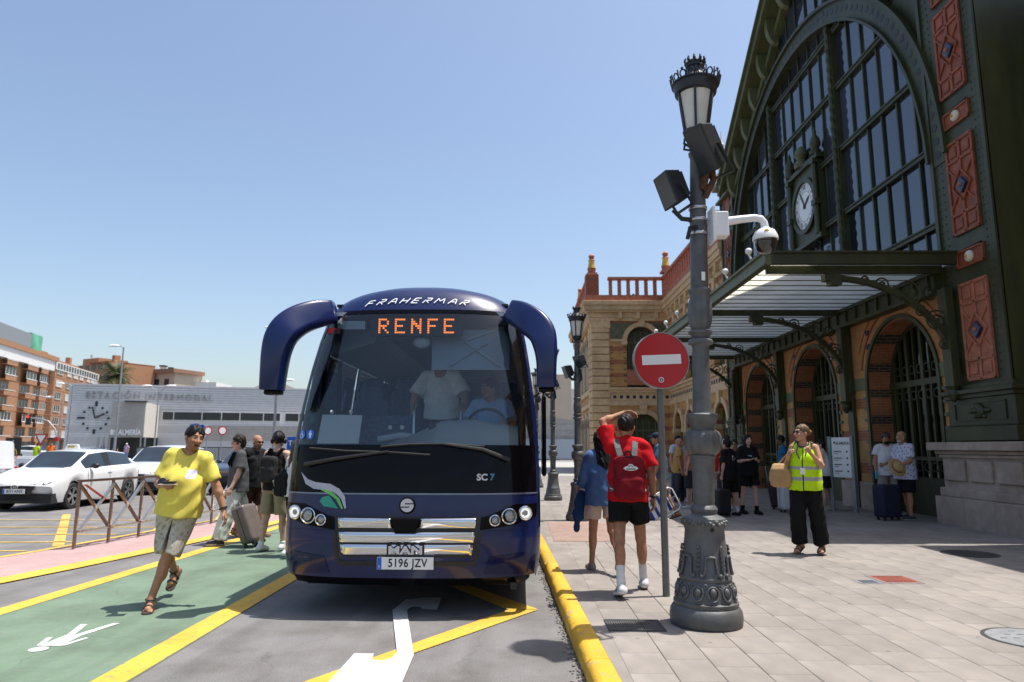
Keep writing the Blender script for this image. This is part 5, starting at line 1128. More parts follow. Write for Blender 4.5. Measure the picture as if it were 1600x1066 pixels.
for sg in (-1, 1):
    pts = [(sg*x, z) for x, z in ((1.235, 1.035), (1.02, 1.035), (.87, .975), (.76, .93), (.70, .92), (.69, .80), (.80, .815), (1.02, .845), (1.225, .915))]
    if sg < 0: pts = pts[::-1]
    hl = CP(pol(pts, .006, .04), 'headlamp_cluster', GLB, smooth=50)
    for x, z, r_, lit in ((1.115, .95, .055, 1), (.965, .925, .062, 0), (.83, .89, .040, 0)):
        p = S(X2u(sg*x, z), z, .012); e = .02; nn = (S(X2u(sg*x+e, z), z)-S(X2u(sg*x-e, z), z)); nn = V3((nn.y, -nn.x, 0)).normalized(); nn = (nn+V3((0, -1.2, 0))).normalized(); Z_ = -nn if False else nn; ax = V3((0, 0, 1)).cross(Z_).normalized(); ay = Z_.cross(ax); MM = Matrix((ax, ay, Z_)).transposed()
        q = MB(); q.lathe([(r_+.012, -.02), (r_+.014, .008), (r_+.006, .012), (r_, .004)], 24, p, M=MM, cap=False); lr = CP(q, 'lamp_ring', CHR, hl, smooth=40)
        q = MB(); q.lathe([(r_, -.012), (r_*.7, .0), (r_*.3, .004)], 20, p, M=MM); CP(q, 'lamp_lens', mat('lens_clear', (.30, .32, .33), .08, .3, var=.3, scale=40, coat=1) if 'lens_clear' not in bpy.data.materials else bpy.data.materials['lens_clear'], hl, smooth=40)
        if lit: q = MB(); q.lathe([(r_*.95, .002), (r_*.95, .01), (r_*.62, .01), (r_*.62, .002)], 24, p, M=MM); CP(q, 'light_ring', mat('lit_ring', (1, .98, .92), .3, emit=.3) if 'lit_ring' not in bpy.data.materials else bpy.data.materials['lit_ring'], hl)
    q = pol([(sg*a, b) for a, b in ((1.225, .55), (1.10, .59), (.78, .555), (.73, .40), (1.20, .375))][::sg], .006); CP(q, 'fog_corner', mat('dark_blue_corner', (.004, .006, .05), .18, .0, coat=.25, spec=.3) if sg < 0 else bpy.data.materials['dark_blue_corner'], smooth=60)
# name on the forehead: angular strokes
STK = {'F': [[(0, 0), (.15, .6), (.3, 1), (1, 1)], [(.2, .5), (.85, .5)]], 'R': [[(0, 0), (.2, .62)], [(.25, 1), (.95, 1), (.9, .6), (.3, .5), (.8, 0)]], 'A': [[(0, 0), (.35, .8), (.5, 1), (.8, 1), (1, 0)], [(.3, .42), (.95, .42)]], 'H': [[(0, 0), (.2, 1)], [(.85, 0), (1.05, 1)], [(.12, .5), (.95, .5)]], 'E': [[(1, 1), (.3, 1), (.15, .6), (.0, 0), (.85, 0)], [(.2, .5), (.85, .5)]], 'M': [[(0, 0), (.25, 1), (.6, .45), (1.05, 1), (1.25, 0)]]}
q = MB(); x = -.60; hgt = .058; wl = .080
for ch in 'FRAHERMAR':
    wc_ = wl*(1.3 if ch == 'M' else 1)
    for st_ in STK[ch]:
        pts = []
        for (a, b) in st_: pts.append((x+a*wl+b*.03, b*hgt))
        for p0_, p1_ in zip(pts[:-1], pts[1:]):
            d = V3((p1_[0]-p0_[0], p1_[1]-p0_[1], 0)); L_ = d.length; d.normalize(); nn = V3((-d.y, d.x, 0))*.0048; k = max(1, int(L_/.03))
            for i in range(k):
                vs4 = []
                for tt, sg in ((i/k, -1), ((i+1)/k, -1), ((i+1)/k, 1), (i/k, 1)):
                    xx = p0_[0]+d.x*L_*tt+nn.x*sg; zz = p0_[1]+d.y*L_*tt+nn.y*sg; zz = 3.105-.10*xx*xx+zz; vs4.append(S(xx/bw(zz), zz, .014))
                q.add(vs4, [(0, 1, 2, 3)])
    x += wc_*1.0+.044
CP(q, 'operator_name', M['sign_white'])
# swoosh emblem
q = pol([(-1.085, 1.335), (-1.0, 1.265), (-.91, 1.238), (-.76, 1.225), (-.665, 1.18), (-.605, 1.11), (-.585, 1.0), (-.60, .995), (-.64, 1.085), (-.70, 1.14), (-.79, 1.165), (-.93, 1.175), (-1.02, 1.22)], .008, .04); CP(q, 'silver_swoosh', mat('swoosh_grey', (.42, .42, .5), .4))
q = pol([(-.89, 1.185), (-.76, 1.165), (-.66, 1.09), (-.615, .995), (-.635, .995), (-.69, 1.08), (-.76, 1.125)], .008, .04); CP(q, 'green_swoosh', mat('swoosh_green', (.13, .5, .12), .4))
q = pol([(-.76, 1.115), (-.83, 1.10), (-.855, 1.06), (-.81, 1.015), (-.66, .995), (-.77, 1.025), (-.80, 1.06)], .008, .04); CP(q, 'teal_swoosh', mat('swoosh_teal', (.02, .30, .22), .4))
ptxt('SC', .085, .705, 1.29, .006, SLV, 'model_letters', 1.05, bold=.003); ptxt('7', .085, .80, 1.29, .006, mat('sky_letter', (.05, .2, .35), .3), 'model_digit', bold=.003)
q = pol([(.47+.36*(1+math.cos(t))*.75, 1.265+.125*math.sin(t)) for t in np.linspace(PI*.35, PI*1.62, 16)], .0045, .08); CP(q, 'camera_panel', GLB)
for x in (-.93, .9): q = MB(); p = S(x/bw(3.12), 3.12, .004); q.box(p.x-.035, p.x+.035, p.y-.02, p.y+.03, p.z-.01, p.z+.02); CP(q, 'marker_lamp', M['black'], bevel=.004)
# wipers
def wiper(pts, blade):
    q = MB(); P_ = [S(X2u(x, z), z, .05) for x, z in pts]; q.tube(P_, [.022, .018, .012][:len(P_)] if len(P_) == 3 else .014, 8); w_ = CP(q, 'wiper_arm', M['black'], smooth=40); q = MB(); B_ = [S(X2u(x, z), z, .022) for x, z in blade]; q.tube(B_, .011, 6, flat=(0, 0, 1)); CP(q, 'wiper_blade', M['rubber'], w_)
wiper([(-1.02, 1.40), (-.70, 1.46), (-.2, 1.53)], [(-1.0, 1.56), (-.6, 1.535), (-.2, 1.525), (.2, 1.50)]); wiper([(.95, 1.45), (.70, 1.55), (.33, 1.60)], [(-.28, 1.575), (.0, 1.60), (.35, 1.605), (.72, 1.58)])
# mirrors
def mirror(sg, path, sec):
    q = MB(); n_ = 20; v = []; A_ = np.array([list(a)+list(b) for a, b in zip(path, sec)]); t_ = np.linspace(0, len(path)-1, 29); K = len(path)
    def cr(t):
        i = min(int(t), K-2); f = t-i; p0, p1, p2, p3 = A_[max(i-1, 0)], A_[i], A_[i+1], A_[min(i+2, K-1)]
        return .5*(2*p1+(p2-p0)*f+(2*p0-5*p1+4*p2-p3)*f*f+(3*p1-p0-3*p2+p3)*f**3)
    A_ = [cr(t) for t in t_]; path = [tuple(a[:3]) for a in A_]; sec = [tuple(a[3:]) for a in A_]
    for i, ((x, y, z), (a, b)) in enumerate(zip(path, sec)):
        t = (V3(path[min(i+1, len(path)-1)])-V3(path[max(i-1, 0)])).normalized(); yx = V3((0, 1, 0)); sd = t.cross(yx).normalized()
        for j in range(n_):
            an = 2*PI*j/n_; c_, s_ = math.cos(an), math.sin(an); c_ = math.copysign(abs(c_)**.38, c_); s_ = math.copysign(abs(s_)**.38, s_)
            v.append(V3((x, y, z))+sd*a*c_+yx*b*s_)
    k = len(path); q.add(v, [(i*n_+j, i*n_+(j+1) % n_, (i+1)*n_+(j+1) % n_, (i+1)*n_+j) for i in range(k-1) for j in range(n_)]+[tuple(range(n_)), tuple((k-1)*n_+j for j in range(n_))])
    o = CP(q, 'mirror_arm', BLUE, smooth=50)
    q = MB(); x, y, z = path[-1]; q.box(x-sec[-1][0]*.8, x+sec[-1][0]*.8, y-.02, y+.12, z-.045, z+.005); CP(q, 'mirror_base', GLB, o, bevel=.02)
    q = MB(); q.box(x-sec[-1][0]*.7, x+sec[-1][0]*.7, y+.085, y+.1, z+.06, z+.40); CP(q, 'mirror_glass', CHR, o)
mirror(-1, [(-.93, .62, 3.03), (-1.07, .48, 2.98), (-1.21, .36, 2.90), (-1.31, .28, 2.80), (-1.375, .24, 2.68), (-1.405, .22, 2.53), (-1.42, .22, 2.35), (-1.43, .22, 2.14)], [(.12, .10), (.14, .11), (.15, .12), (.152, .13), (.145, .13), (.130, .13), (.116, .13), (.106, .12)])
mirror(1, [(.93, .62, 3.04), (1.06, .48, 2.97), (1.20, .38, 2.86), (1.29, .30, 2.74), (1.325, .26, 2.60), (1.335, .24, 2.46), (1.335, .24, 2.32), (1.335, .24, 2.17)], [(.12, .10), (.14, .11), (.15, .12), (.14, .12), (.122, .13), (.105, .13), (.10, .13), (.10, .12)])
q = MB(); q.box(1.30, 1.345, .62, 1.0, 1.28, 2.12); CP(q, 'driver_side_mirror', GLB, bevel=.02); q = MB(); q.tube([(1.22, .8, 2.12), (1.32, .8, 2.2), (1.32, .8, 2.1)], .02, 6); CP(q, 'mirror_bracket', M['black'])
# underside and wheels
q = MB(); q.box(-1.1, 1.1, .7, Y1-.1, .3, .5); q.box(-1.0, 1.0, .3, 1.0, .26, .40); CP(q, 'chassis', M['dark_in'])
q = MB(); q.box(.98, 1.04, .2, .26, .235, .3); CP(q, 'tow_bracket', M['black'])
def wheel_mesh(r=.5, w_=.3):
    q = MB(); Mx = Matrix(((0, 0, 1), (0, 1, 0), (-1, 0, 0))); q.lathe([(r*.62, -w_/2), (r*.93, -w_/2), (r, -w_/2+.04), (r, w_/2-.04), (r*.93, w_/2), (r*.62, w_/2)], 28, M=Mx, cap=False); return q
for sg in (-1, 1):
    for yy in (2.3, 8.6):
        t = wheel_mesh().build('wheel', M['rubber'], coach, smooth=40, loc=(sg*1.05, yy, .5)); q = MB(); q.lathe([(.31, -.06), (.3, .0), (.12, .02), (.1, .08)], 20, M=Matrix(((0, 0, sg), (0, 1, 0), (-sg, 0, 0)))); q.build('wheel_rim', M['galv'], t, smooth=40)
# ---- interior
INT = mat('coach_trim', (.45, .50, .55), .7, var=.06); DKF = mat('seat_fabric', (.075, .105, .16), .9, var=.25, scale=30); LGT = mat('coach_light_trim', (.55, .57, .56), .6, var=.05)
q = MB(); q.box(-1.17, 1.17, .85, Y1-.1, .92, 1.0); CP(q, 'floor', DKF)
q = MB(); v = []; xs_ = np.linspace(-1.02, 1.05, 24)
for x in xs_:
    top = 1.60+.30*float(np.interp(x, [-1.1, -.35, -.05, .25, .62, .8, 1.05], [.0, 0, .35, .85, .9, .75, .7])); yb = by(1.6)+fy(x/1.26)
    v += [(x, yb+.10, 1.2), (x, yb+.10, 1.585), (x, yb+.36, top-.03), (x, yb+.48, top), (x, yb+.62, top-.03), (x, yb+.66, 1.1)]
q.add(v, [(i*6+j, i*6+j+1, (i+1)*6+j+1, (i+1)*6+j) for i in range(23) for j in range(5)]); dash = CP(q, 'dashboard', LGT, smooth=50)
q = MB(); q.ball((.05, .72, 1.72), .07, 12, 8, (1.2, .8, .4)); CP(q, 'dash_gauge', M['black'], dash); q = MB(); q.lathe([(.04, 0), (.03, .02)], 16, (.62, .72, 1.775)); CP(q, 'dash_disc', M['white_plastic'], dash)
q = MB(); q.tube([(.17, .42, 1.62), (.17, .44, 1.72)], .008, 6); q.box(.135, .205, .42, .45, 1.70, 1.83); CP(q, 'dash_phone', M['black'], dash, bevel=.01)
q = MB(); q.tube([(-.45, .75, 1.66), (-.2, .72, 1.70), (-.02, .66, 1.68)], .035, 8); CP(q, 'dash_rail', LGT, dash, smooth=40)
q = MB(); Mw = Matrix.Rotation(R(-62), 3, 'X')
q.tube([V3((.70, 1.12, 1.80))+Mw@V3((.225*math.cos(t), .225*math.sin(t), 0)) for t in np.linspace(0, 2*PI, 33)], .017, 8); q.tube([V3((.70, 1.12, 1.80))+Mw@V3((-.21, 0, 0)), V3((.70, 1.12, 1.80))+Mw@V3((.21, 0, 0))], .02, 6); q.tube([(.70, 1.12, 1.80), (.70, .95, 1.6)], .03, 8); CP(q, 'steering_wheel', M['black'], smooth=50)
def seat(x, y, z, nm='seat', w_=.44, m_=None):
    b = Blob(); b.box((x, y+.02, z+.42), (w_/2, .25, .075), .06); b.box((x, y+.30, z+.80), (w_/2, .07, .40), .06); b.box((x, y+.31, z+1.27), (w_/2*.62, .055, .10), .05, .02); b.m = 1.0
    return b
sb_ = seat(0, 0, 0); so = sb_.build('seat', DKF, coach, res=.025, loc=(.72, 1.42, 1.0))
for r_ in range(6):
    for x in (-.90, -.45, .42, .88): o = share('seat', so, coach, (x, 2.75+r_*.85 if x > 0 else 2.2+r_*.85, 1.12))
o = share('seat', so, coach, (-.75, 1.45, .95))
q = MB(); q.box(-.98, -.18, 1.55, 1.60, 1.05, 1.95); CP(q, 'modesty_panel', DKF, bevel=.02)
for x in (-.2, .36):
    q = MB(); q.tube([(x, 1.56, 1.0), (x, 1.56, 2.0), (x, 1.62, 2.08), (x, 1.8, 2.1)], .018, 8); CP(q, 'grab_pole', M['steel'], smooth=40)
q = MB(); q.box(-1.12, 1.12, 1.0, Y1-.1, 3.0, 3.04); CP(q, 'ceiling', INT)
for sg in (-1, 1):
    q = MB(); q.prism([(sg*1.12, 2.62), (sg*.62, 2.78), (sg*.58, 2.92), (sg*.9, 3.0), (sg*1.12, 3.0)], 1.2, Y1-.2, 'XZ'); CP(q, 'luggage_rack', INT)
    q = MB(); v = []
    for z in np.linspace(1.2, 3.0, 12): p = S(sg*.93, z); v += [p+V3((0, .03, 0)), V3((sg*(bw(z)-.04), by(z)+.75, z)), ]
    q.add(v, [(2*i, 2*i+1, 2*i+3, 2*i+2) for i in range(11)]); CP(q, 'pillar_lining', LGT, smooth=50)
q = MB(); q.box(-1.0, 1.0, .62, 1.2, 2.98, 3.02); CP(q, 'header_panel', INT)
q = MB(); q.box(-.54, .45, .60, .66, 2.76, 2.965); lcd = CP(q, 'destination_display', M['black'])
G5 = {'R': ['11110', '10001', '10001', '11110', '10100', '10010', '10001'], 'E': ['11111', '10000', '10000', '11110', '10000', '10000', '11111'], 'N': ['10001', '11001', '11101', '10111', '10011', '10001', '10001'], 'F': ['11111', '10000', '10000', '11110', '10000', '10000', '10000']}
q = MB(); x0 = -.455
for ch in 'RENFE':
    for r_, row in enumerate(G5[ch]):
        for c_, bt in enumerate(row):
            if bt == '1': xx, zz = x0+c_*.0225, 2.945-r_*.0235; q.box(xx, xx+.0195, .596, .599, zz-.017, zz)
    x0 += .176
CP(q, 'display_letters', mat('led_orange', (1, .22, .03), .5, emit=1.3, var=.05), lcd)
BL = bpy.data.materials.new('blind_mesh'); BL.use_nodes = True; n_ = BL.node_tree.nodes; l_ = BL.node_tree.links; n_.clear(); a1 = n_.new('ShaderNodeBsdfTransparent'); a2 = n_.new('ShaderNodeBsdfDiffuse'); a2.inputs[0].default_value = (.50, .58, .64, 1); a3 = n_.new('ShaderNodeMixShader'); a3.inputs[0].default_value = .6; a4 = n_.new('ShaderNodeOutputMaterial'); l_.new(a1.outputs[0], a3.inputs[1]); l_.new(a2.outputs[0], a3.inputs[2]); l_.new(a3.outputs[0], a4.inputs[0])
q = MB(); q.box(.10, .95, .80, .803, 2.42, 2.86); sbl = CP(q, 'sun_blind', BL)
q = MB()
for a, b in (((.22, 2.90), (.85, 2.45)), ((.30, 2.46), (.72, 2.72)), ((.42, 2.72), (.88, 2.88)), ((.10, 2.42), (.95, 2.42))): q.bar((a[0], .78, a[1]), (b[0], .78, b[1]), .014, .01, (0, 1, 0))
CP(q, 'blind_strut', M['galv'], sbl)
q = MB(); q.ball((.0, .7, 2.70), .085, 14, 8, (1.1, .5, .8)); CP(q, 'cab_mirror', LGT, smooth=40)
q = MB(); q.box(-.90, -.60, .60, .66, 2.83, 2.92); CP(q, 'cab_lamp', LGT); q = MB(); q.box(-1.0, -.86, .58, .62, 2.78, 2.84); CP(q, 'red_sticker', M['sign_red'])
q = MB(); v = [(-.93, 1.905), (-.50, 1.895), (-.515, 1.615), (-.955, 1.615)]; q.add([S(X2u(x, z), z, -.02) for x, z in v]+[S(X2u(x, z), z, -.021) for x, z in v], [(0, 1, 2, 3)]); CP(q, 'paper_sheet', M['sign_white'])
for x in (-.82, -.62, -.21, -.09):
    q = MB(); q.ball(S(X2u(x, 1.9 if x < -.5 else 1.77), 1.925 if x < -.5 else 1.77, -.01), .022, 10, 6, (1, .4, 1)); CP(q, 'suction_cup', M['white_plastic'], smooth=40)
for x, kind in ((-1.125, 'w'), (-1.025, 'p')):
    z = 1.70; c0 = S(X2u(x, z), z, .004); e = .02; ta = (S(X2u(x+e, z), z)-S(X2u(x-e, z), z)).normalized(); tb = (S(X2u(x, z+e), z+e)-S(X2u(x, z-e), z-e)).normalized(); nn = ta.cross(tb)
    if nn.y > 0: nn = -nn
    q = MB(); q.add([c0+(ta*math.cos(t)+tb*math.sin(t))*.05 for t in np.linspace(0, 2*PI, 28, endpoint=False)], [tuple(range(28))]); sk = CP(q, 'access_sticker', M['sign_blue']); q = MB(); c1 = c0+nn*.0015
    def dot(cx, cz, r_): q.add([c1+ta*(cx+r_*math.cos(t))+tb*(cz+r_*math.sin(t)) for t in np.linspace(0, 2*PI, 12, endpoint=False)], [tuple(range(12))])
    def ln(pts, w_):
        for a, b in zip(pts[:-1], pts[1:]):
            d = (ta*(b[0]-a[0])+tb*(b[1]-a[1])); nl = d.cross(nn).normalized()*w_; A_, B_ = c1+ta*a[0]+tb*a[1], c1+ta*b[0]+tb*b[1]; q.add([A_-nl, B_-nl, B_+nl, A_+nl], [(0, 1, 2, 3)])
    if kind == 'w': dot(-.008, .03, .007); ln([(-.008, .022), (-.006, -.002), (.014, -.004), (.022, -.026)], .0045); ln([(-.006, .01), (.01, .008)], .003); ln([(-.004+.02*math.cos(t), -.014+.02*math.sin(t)) for t in np.linspace(PI*.75, PI*1.95, 12)], .003)
    else: dot(0, .03, .008); ln([(0, .02), (0, -.006)], .009); ln([(-.004, -.006), (-.008, -.036)], .0045); ln([(.004, -.006), (.009, -.036)], .0045); ln([(-.01, .016), (-.018, -.006)], .003); ln([(.01, .016), (.018, -.006)], .003)
    CP(q, 'sticker_symbol', M['sign_white'], sk)
q = MB(); q.tube([(-1.06, .45, 2.0), (-1.1, .47, 1.9), (-1.09, .46, 1.8)], .006, 5); q.ball((-1.09, .46, 1.86), .045, 10, 7, (1, .3, 1.2)); CP(q, 'green_tag', mat('tag_green', (.03, .25, .16), .5), smooth=40)
q = MB(); q.box(-1.12, -1.08, .85, .90, 1.0, 2.5); q.box(-1.12, -1.08, 1.5, 1.55, 1.0, 2.6); CP(q, 'door_frame', M['black'])
# ---------------------------------------------------------------- cars
CW = mat('car_white', (.74, .74, .74), .25, 0, var=.02, scale=2, coat=.8)
CD = mat('car_dark', (.02, .022, .028), .25, .2, var=.1, scale=2, coat=.8)
CGY = mat('car_silver', (.38, .40, .41), .3, .5, var=.05, scale=2, coat=.6)
CGLS = mat('car_glass', (.018, .024, .03), .06, 0, var=.4, scale=1.2, coat=.5)
TRIM = mat('car_trim', (.015, .015, .016), .4, 0, var=.2)
HLM = mat('car_headlight', (.16, .17, .18), .08, .6, var=.5, scale=9, coat=1)
def car(name, label, loc, rz, paint, kind='hatch', group='cars in the taxi rank', cat='car', plate=None, taxi=False, badge=False):
    t = thing(name, label, cat, loc, rz, group)
    if kind == 'van': L_, W_, belt, roof, prof = 4.4, .90, 1.10, 1.80, dict(cowl=.95, wtop=1.55, rtop=4.25, rbot=4.38)
    elif kind == 'suv': L_, W_, belt, roof, prof = 4.4, .91, 1.02, 1.62, dict(cowl=1.05, wtop=1.85, rtop=3.85, rbot=4.3)
    elif kind == 'sedan': L_, W_, belt, roof, prof = 4.6, .90, .95, 1.46, dict(cowl=1.25, wtop=2.05, rtop=3.3, rbot=4.1)
    else: L_, W_, belt, roof, prof = 4.35, .90, .99, 1.50, dict(cowl=1.05, wtop=1.75, rtop=3.6, rbot=4.22)
    wr = .325; wx = (.86, .86+2.65) if kind != 'van' else (.8, 3.5)
    hood0 = .71 if kind not in ('van', 'suv') else .78
    st = sorted(set([0, .03, .1, .2, .35, .5, .7, .9] + [round(x, 3) for w_ in wx for x in np.linspace(w_-.42, w_+.42, 13)]+[prof['cowl'], prof['cowl']+.2, (prof['cowl']+prof['wtop'])/2, prof['wtop'], prof['wtop']+.3, 2.3, 2.6, 2.9, prof['rtop'], (prof['rtop']+prof['rbot'])/2, prof['rbot'], L_-.12, L_-.04, L_]))
    def ztop(x):      # shoulder / bonnet line
        return float(np.interp(x, [0, .06, .25, prof['cowl'], prof['cowl']+.3, 2.6, L_-.3, L_-.05, L_], [hood0-.12, hood0, hood0+.12, belt+.0, belt-.02, belt+.03, belt+.07, belt-.05, belt-.18]))
    def zroof(x): return float(np.interp(x, [prof['cowl'], prof['wtop'], (prof['wtop']+prof['rtop'])/2, prof['rtop'], prof['rbot']], [ztop(prof['cowl']), roof-.07, roof, roof-.09, ztop(prof['rbot'])]))
    def hw(x): return W_*float(np.interp(x, [0, .1, .4, .9, 2.2, 3.6, L_-.2, L_], [.86, .92, .98, 1, 1, 1, .95, .86]))
    def zlow(x):
        z = .20 if .15 < x < L_-.15 else .26
        for w_ in wx:
            d = (wr+.055)**2-(x-w_)**2
            if d > 0: z = max(z, wr+math.sqrt(d))
        return z
    NP = 15; V_ = []
    def sec(x):
        w_ = hw(x); zl, zt = zlow(x), ztop(x); gh = prof['cowl'] < x < prof['rbot']; zr = zroof(x) if gh else zt+.02
        p = []
        for f_, k in ((0, .955), (.18, .985), (.4, 1.0), (.62, 1.0), (.80, .99), (.93, .965)): p.append((w_*k, zl+(zt-zl)*f_))
        p.append((w_*.925, zt))
        wr_ = w_*(.70 if kind != 'van' else .80)
        h = zr-zt
        if gh and h > .02:
            p += [(w_*.905, zt+.02*min(1, h*10)), (w_*.905+(wr_-w_*.905)*.5, zt+h*.5), (wr_+.03, zt+h*.86), (wr_-.03, zt+h*.94), (wr_*.8, zt+h*.985), (wr_*.5, zr), (wr_*.25, zr+.006), (0, zr+.008)]
        else:
            for i in range(8): q_ = 1-(i+1)/8; p.append((w_*.92*q_, zt+.035*(1-q_*q_)))
        return p
    for x in st:
        nose = .30*max(0, 1-x/1.0); tail = .22*max(0, 1-(L_-x)/.8)
        s_ = sec(x)
        full = [(a, b) for a, b in s_]+[(-a, b) for a, b in s_[-2::-1]]
        V_.append([(a, x+(nose-tail)*(abs(a)/W_)**2.4, b) for a, b in full])
    nn = len(V_[0]); parts = {}
    def put(tag_, *idx): parts.setdefault(tag_, []).append(idx)
    for i in range(len(st)-1):
        xm = (st[i]+st[i+1])/2
        for j in range(nn-1):
            jj = j if j < NP-1 else nn-2-j; tg = 'body'
            if prof['cowl'] < xm < prof['rbot']:
                if jj in (7, 8) and prof['cowl']+.42 < xm < prof['rbot']-.25:
                    tg = 'side_window'
                    if kind == 'van' and xm > 1.6: tg = 'body'
                    if tg == 'side_window' and j > NP: tg = 'other_side_window'
                    if abs(xm-2.42) < .09 or abs(xm-prof['rtop']-.02) < .05: tg = 'trim'
                elif jj >= 9 and xm < prof['wtop'] and xm > prof['cowl']+.0: tg = 'windscreen' if jj > 9 else 'body'
                elif jj >= 10 and xm > prof['rtop'] and kind != 'van': tg = 'rear_window'
                elif jj >= 8 and xm < prof['wtop']-.15 and jj > 9: tg = 'windscreen'
            put(tg, (i, j), (i, j+1), (i+1, j+1), (i+1, j))
    names = {'body': ('body', paint), 'side_window': ('side_window', CGLS), 'other_side_window': ('side_window', CGLS), 'windscreen': ('windscreen', CGLS), 'rear_window': ('rear_window', CGLS), 'trim': ('window_trim', TRIM)}
    body = None
    for tg in ('body', 'side_window', 'other_side_window', 'windscreen', 'rear_window', 'trim'):
        if tg not in parts: continue
        q = MB()
        for f in parts[tg]: q.add([V_[a][b] for a, b in f], [(0, 1, 2, 3)])
        if tg == 'body':
            for i in (0, len(st)-1): q.add(V_[i], [tuple(range(nn))])
        o = q.build(names[tg][0], names[tg][1], t, smooth=32)
        if tg == 'body': body = o
        if tg == 'trim': o['kind'] = 'stuff'
    q = MB(); q.box(-W_*.9, W_*.9, .12, L_-.12, .19, .42); q.box(-W_*.84, W_*.84, wx[0]-.4, wx[0]+.4, .3, .72); q.box(-W_*.84, W_*.84, wx[1]-.4, wx[1]+.4, .3, .75); q.build('underbody', M['dark_in'], t)
    for w_ in wx:
        for sg in (-1, 1):
            Mx = Matrix(((0, 0, sg), (0, 1, 0), (-sg, 0, 0))); c_ = (sg*(W_-.115), w_, wr)
            q = MB(); q.lathe([(wr*.66, -.1), (wr*.93, -.1), (wr, -.07), (wr, .07), (wr*.93, .1), (wr*.68, .1)], 26, M=Mx, cap=False); wo = q.build('wheel', M['rubber'], t, smooth=40, loc=c_)
            q = MB(); q.lathe([(wr*.68, .085), (wr*.62, .04), (wr*.6, -.05)], 26, M=Mx, cap=False); q.lathe([(wr*.60, -.05), (.02, -.04)], 20, M=Mx)
            q.build('wheel_barrel', M['black'], wo, smooth=40); q = MB()
            for k in range(5):
                for dd in (-.17, .17):
                    a = 2*PI*k/5+dd; q.bar((sg*.075, .05*math.cos(a-dd), .05*math.sin(a-dd)), (sg*.072, wr*.68*math.cos(a), wr*.68*math.sin(a)), .035, .03, (1, 0, 0))
            q.lathe([(wr*.70, .07), (wr*.70, .095), (wr*.63, .09), (wr*.63, .07)], 26, M=Mx, cap=False); q.lathe([(.06, .05), (.055, .09)], 12, M=Mx); q.build('wheel_rim', M['steel'], wo, smooth=30)
    # nose details, draped on the plan curve of the bumper
    def ny(x, z): 
        base = float(np.interp(z, [.2, .35, .5, hood0-.05, hood0+.1], [.06, .0, .0, .03, .18])); return base+.30*(abs(x)/W_)**2.4
    def drape(poly, off): 
        bm = bmesh.new(); vs_ = [bm.verts.new((x, 0, z)) for x, z in poly]; bm.faces.new(vs_); bmesh.ops.triangulate(bm, faces=bm.faces)
        x0, x1 = min(p[0] for p in poly), max(p[0] for p in poly)
        for k in range(1, int((x1-x0)/.07)+1): bmesh.ops.bisect_plane(bm, geom=bm.verts[:]+bm.edges[:]+bm.faces[:], plane_co=(x0+k*.07, 0, 0), plane_no=(1, 0, 0))
        bm.verts.index_update(); q = MB(); q.add([(v.co.x, ny(v.co.x, v.co.z)-off, v.co.z) for v in bm.verts], [tuple(a.index for a in f.verts) for f in bm.faces]); bm.free(); return q
    h = hood0
    gp_ = drape([(-.46, h-.06), (.46, h-.06), (.36, h-.30), (-.36, h-.30)], .014).build('grille', M['black'], t)
    q = MB()
    for k in range(4): q.box(-.42+.02*k, .42-.02*k, -.022, -.016, h-.11-k*.05, h-.10-k*.05)
    q.build('grille_bar', TRIM, gp_)
    if badge: q = MB(); q.ring((0, h-.125), .045, .012, (-.034, -.024), 0, 2*PI, 24, 'XZ'); q.v = [(x*1.5, y, z) for x, y, z in q.v]; q.bar((-.028, -.03, h-.155), (-.018, -.03, h-.095), .012, .008, (0, 1, 0)); q.bar((.018, -.03, h-.155), (.028, -.03, h-.095), .012, .008, (0, 1, 0)); q.bar((-.022, -.03, h-.13), (.022, -.03, h-.12), .01, .008, (0, 1, 0)); q.build('badge', CHR, gp_)
    for sg in (-1, 1):
        drape([(sg*a, b) for a, b in ((.50, h-.05), (.62, h+.02), (.80, h+.075), (.78, h-.0), (.62, h-.075), (.52, h-.10))][::sg], .012).build('headlight', HLM, t)
        drape([(sg*a, b) for a, b in ((.50, .36), (.76, .44), (.78, .34), (.58, .28))][::sg], .012).build('fog_recess', M['black'], t)
    drape([(-.5, .27), (.5, .27), (.45, .215), (-.45, .215)], .02).build('lower_intake', M['black'], t)
    if plate:
        q = MB(); q.box(-.26, .26, -.045, -.03, h-.275, h-.165); pl_ = q.build('number_plate', M['sign_white'], t); q = MB(); q.box(-.258, -.215, -.047, -.0455, h-.272, h-.168); q.build('plate_band', M['sign_blue'], pl_); v, f = text(plate, .10, bold=.002); q = MB(); q.add([(.02+p[0]*.88, -.0465, h-.222+p[1]) for p in v], f); q.build('plate_number', M['black'], pl_)
    for sg in (-1, 1):
        q = MB(); q.ball((sg*(W_+.06), prof['cowl']+.55, belt+.07), .12, 10, 7, (.9, .6, .62)); q.bar((sg*(W_-.06), prof['cowl']+.55, belt+.03), (sg*W_, prof['cowl']+.55, belt+.05), .06, .04); q.build('wing_mirror', paint if not badge else M['black'], t, smooth=50)
        for yy in (2.35, 3.25): q = MB(); q.box(sg*(W_-.01) - .012, sg*(W_-.01)+.012, yy, yy+.18, belt-.13, belt-.10); q.build('door_handle', paint, t)
        q = MB(); q.box(sg*W_*.998-.003, sg*W_*.998+.003, 1.42, 1.428, .3, belt-.05); q.box(sg*W_*.998-.003, sg*W_*.998+.003, 2.44, 2.448, .3, belt-.05); q.build('door_gap', M['black'], t)
        q = MB(); q.box(sg*.62-.14, sg*.62+.14, L_-.18, L_-.095, belt-.26, belt-.1); q.build('tail_light', M['sign_red'], t, bevel=.02)
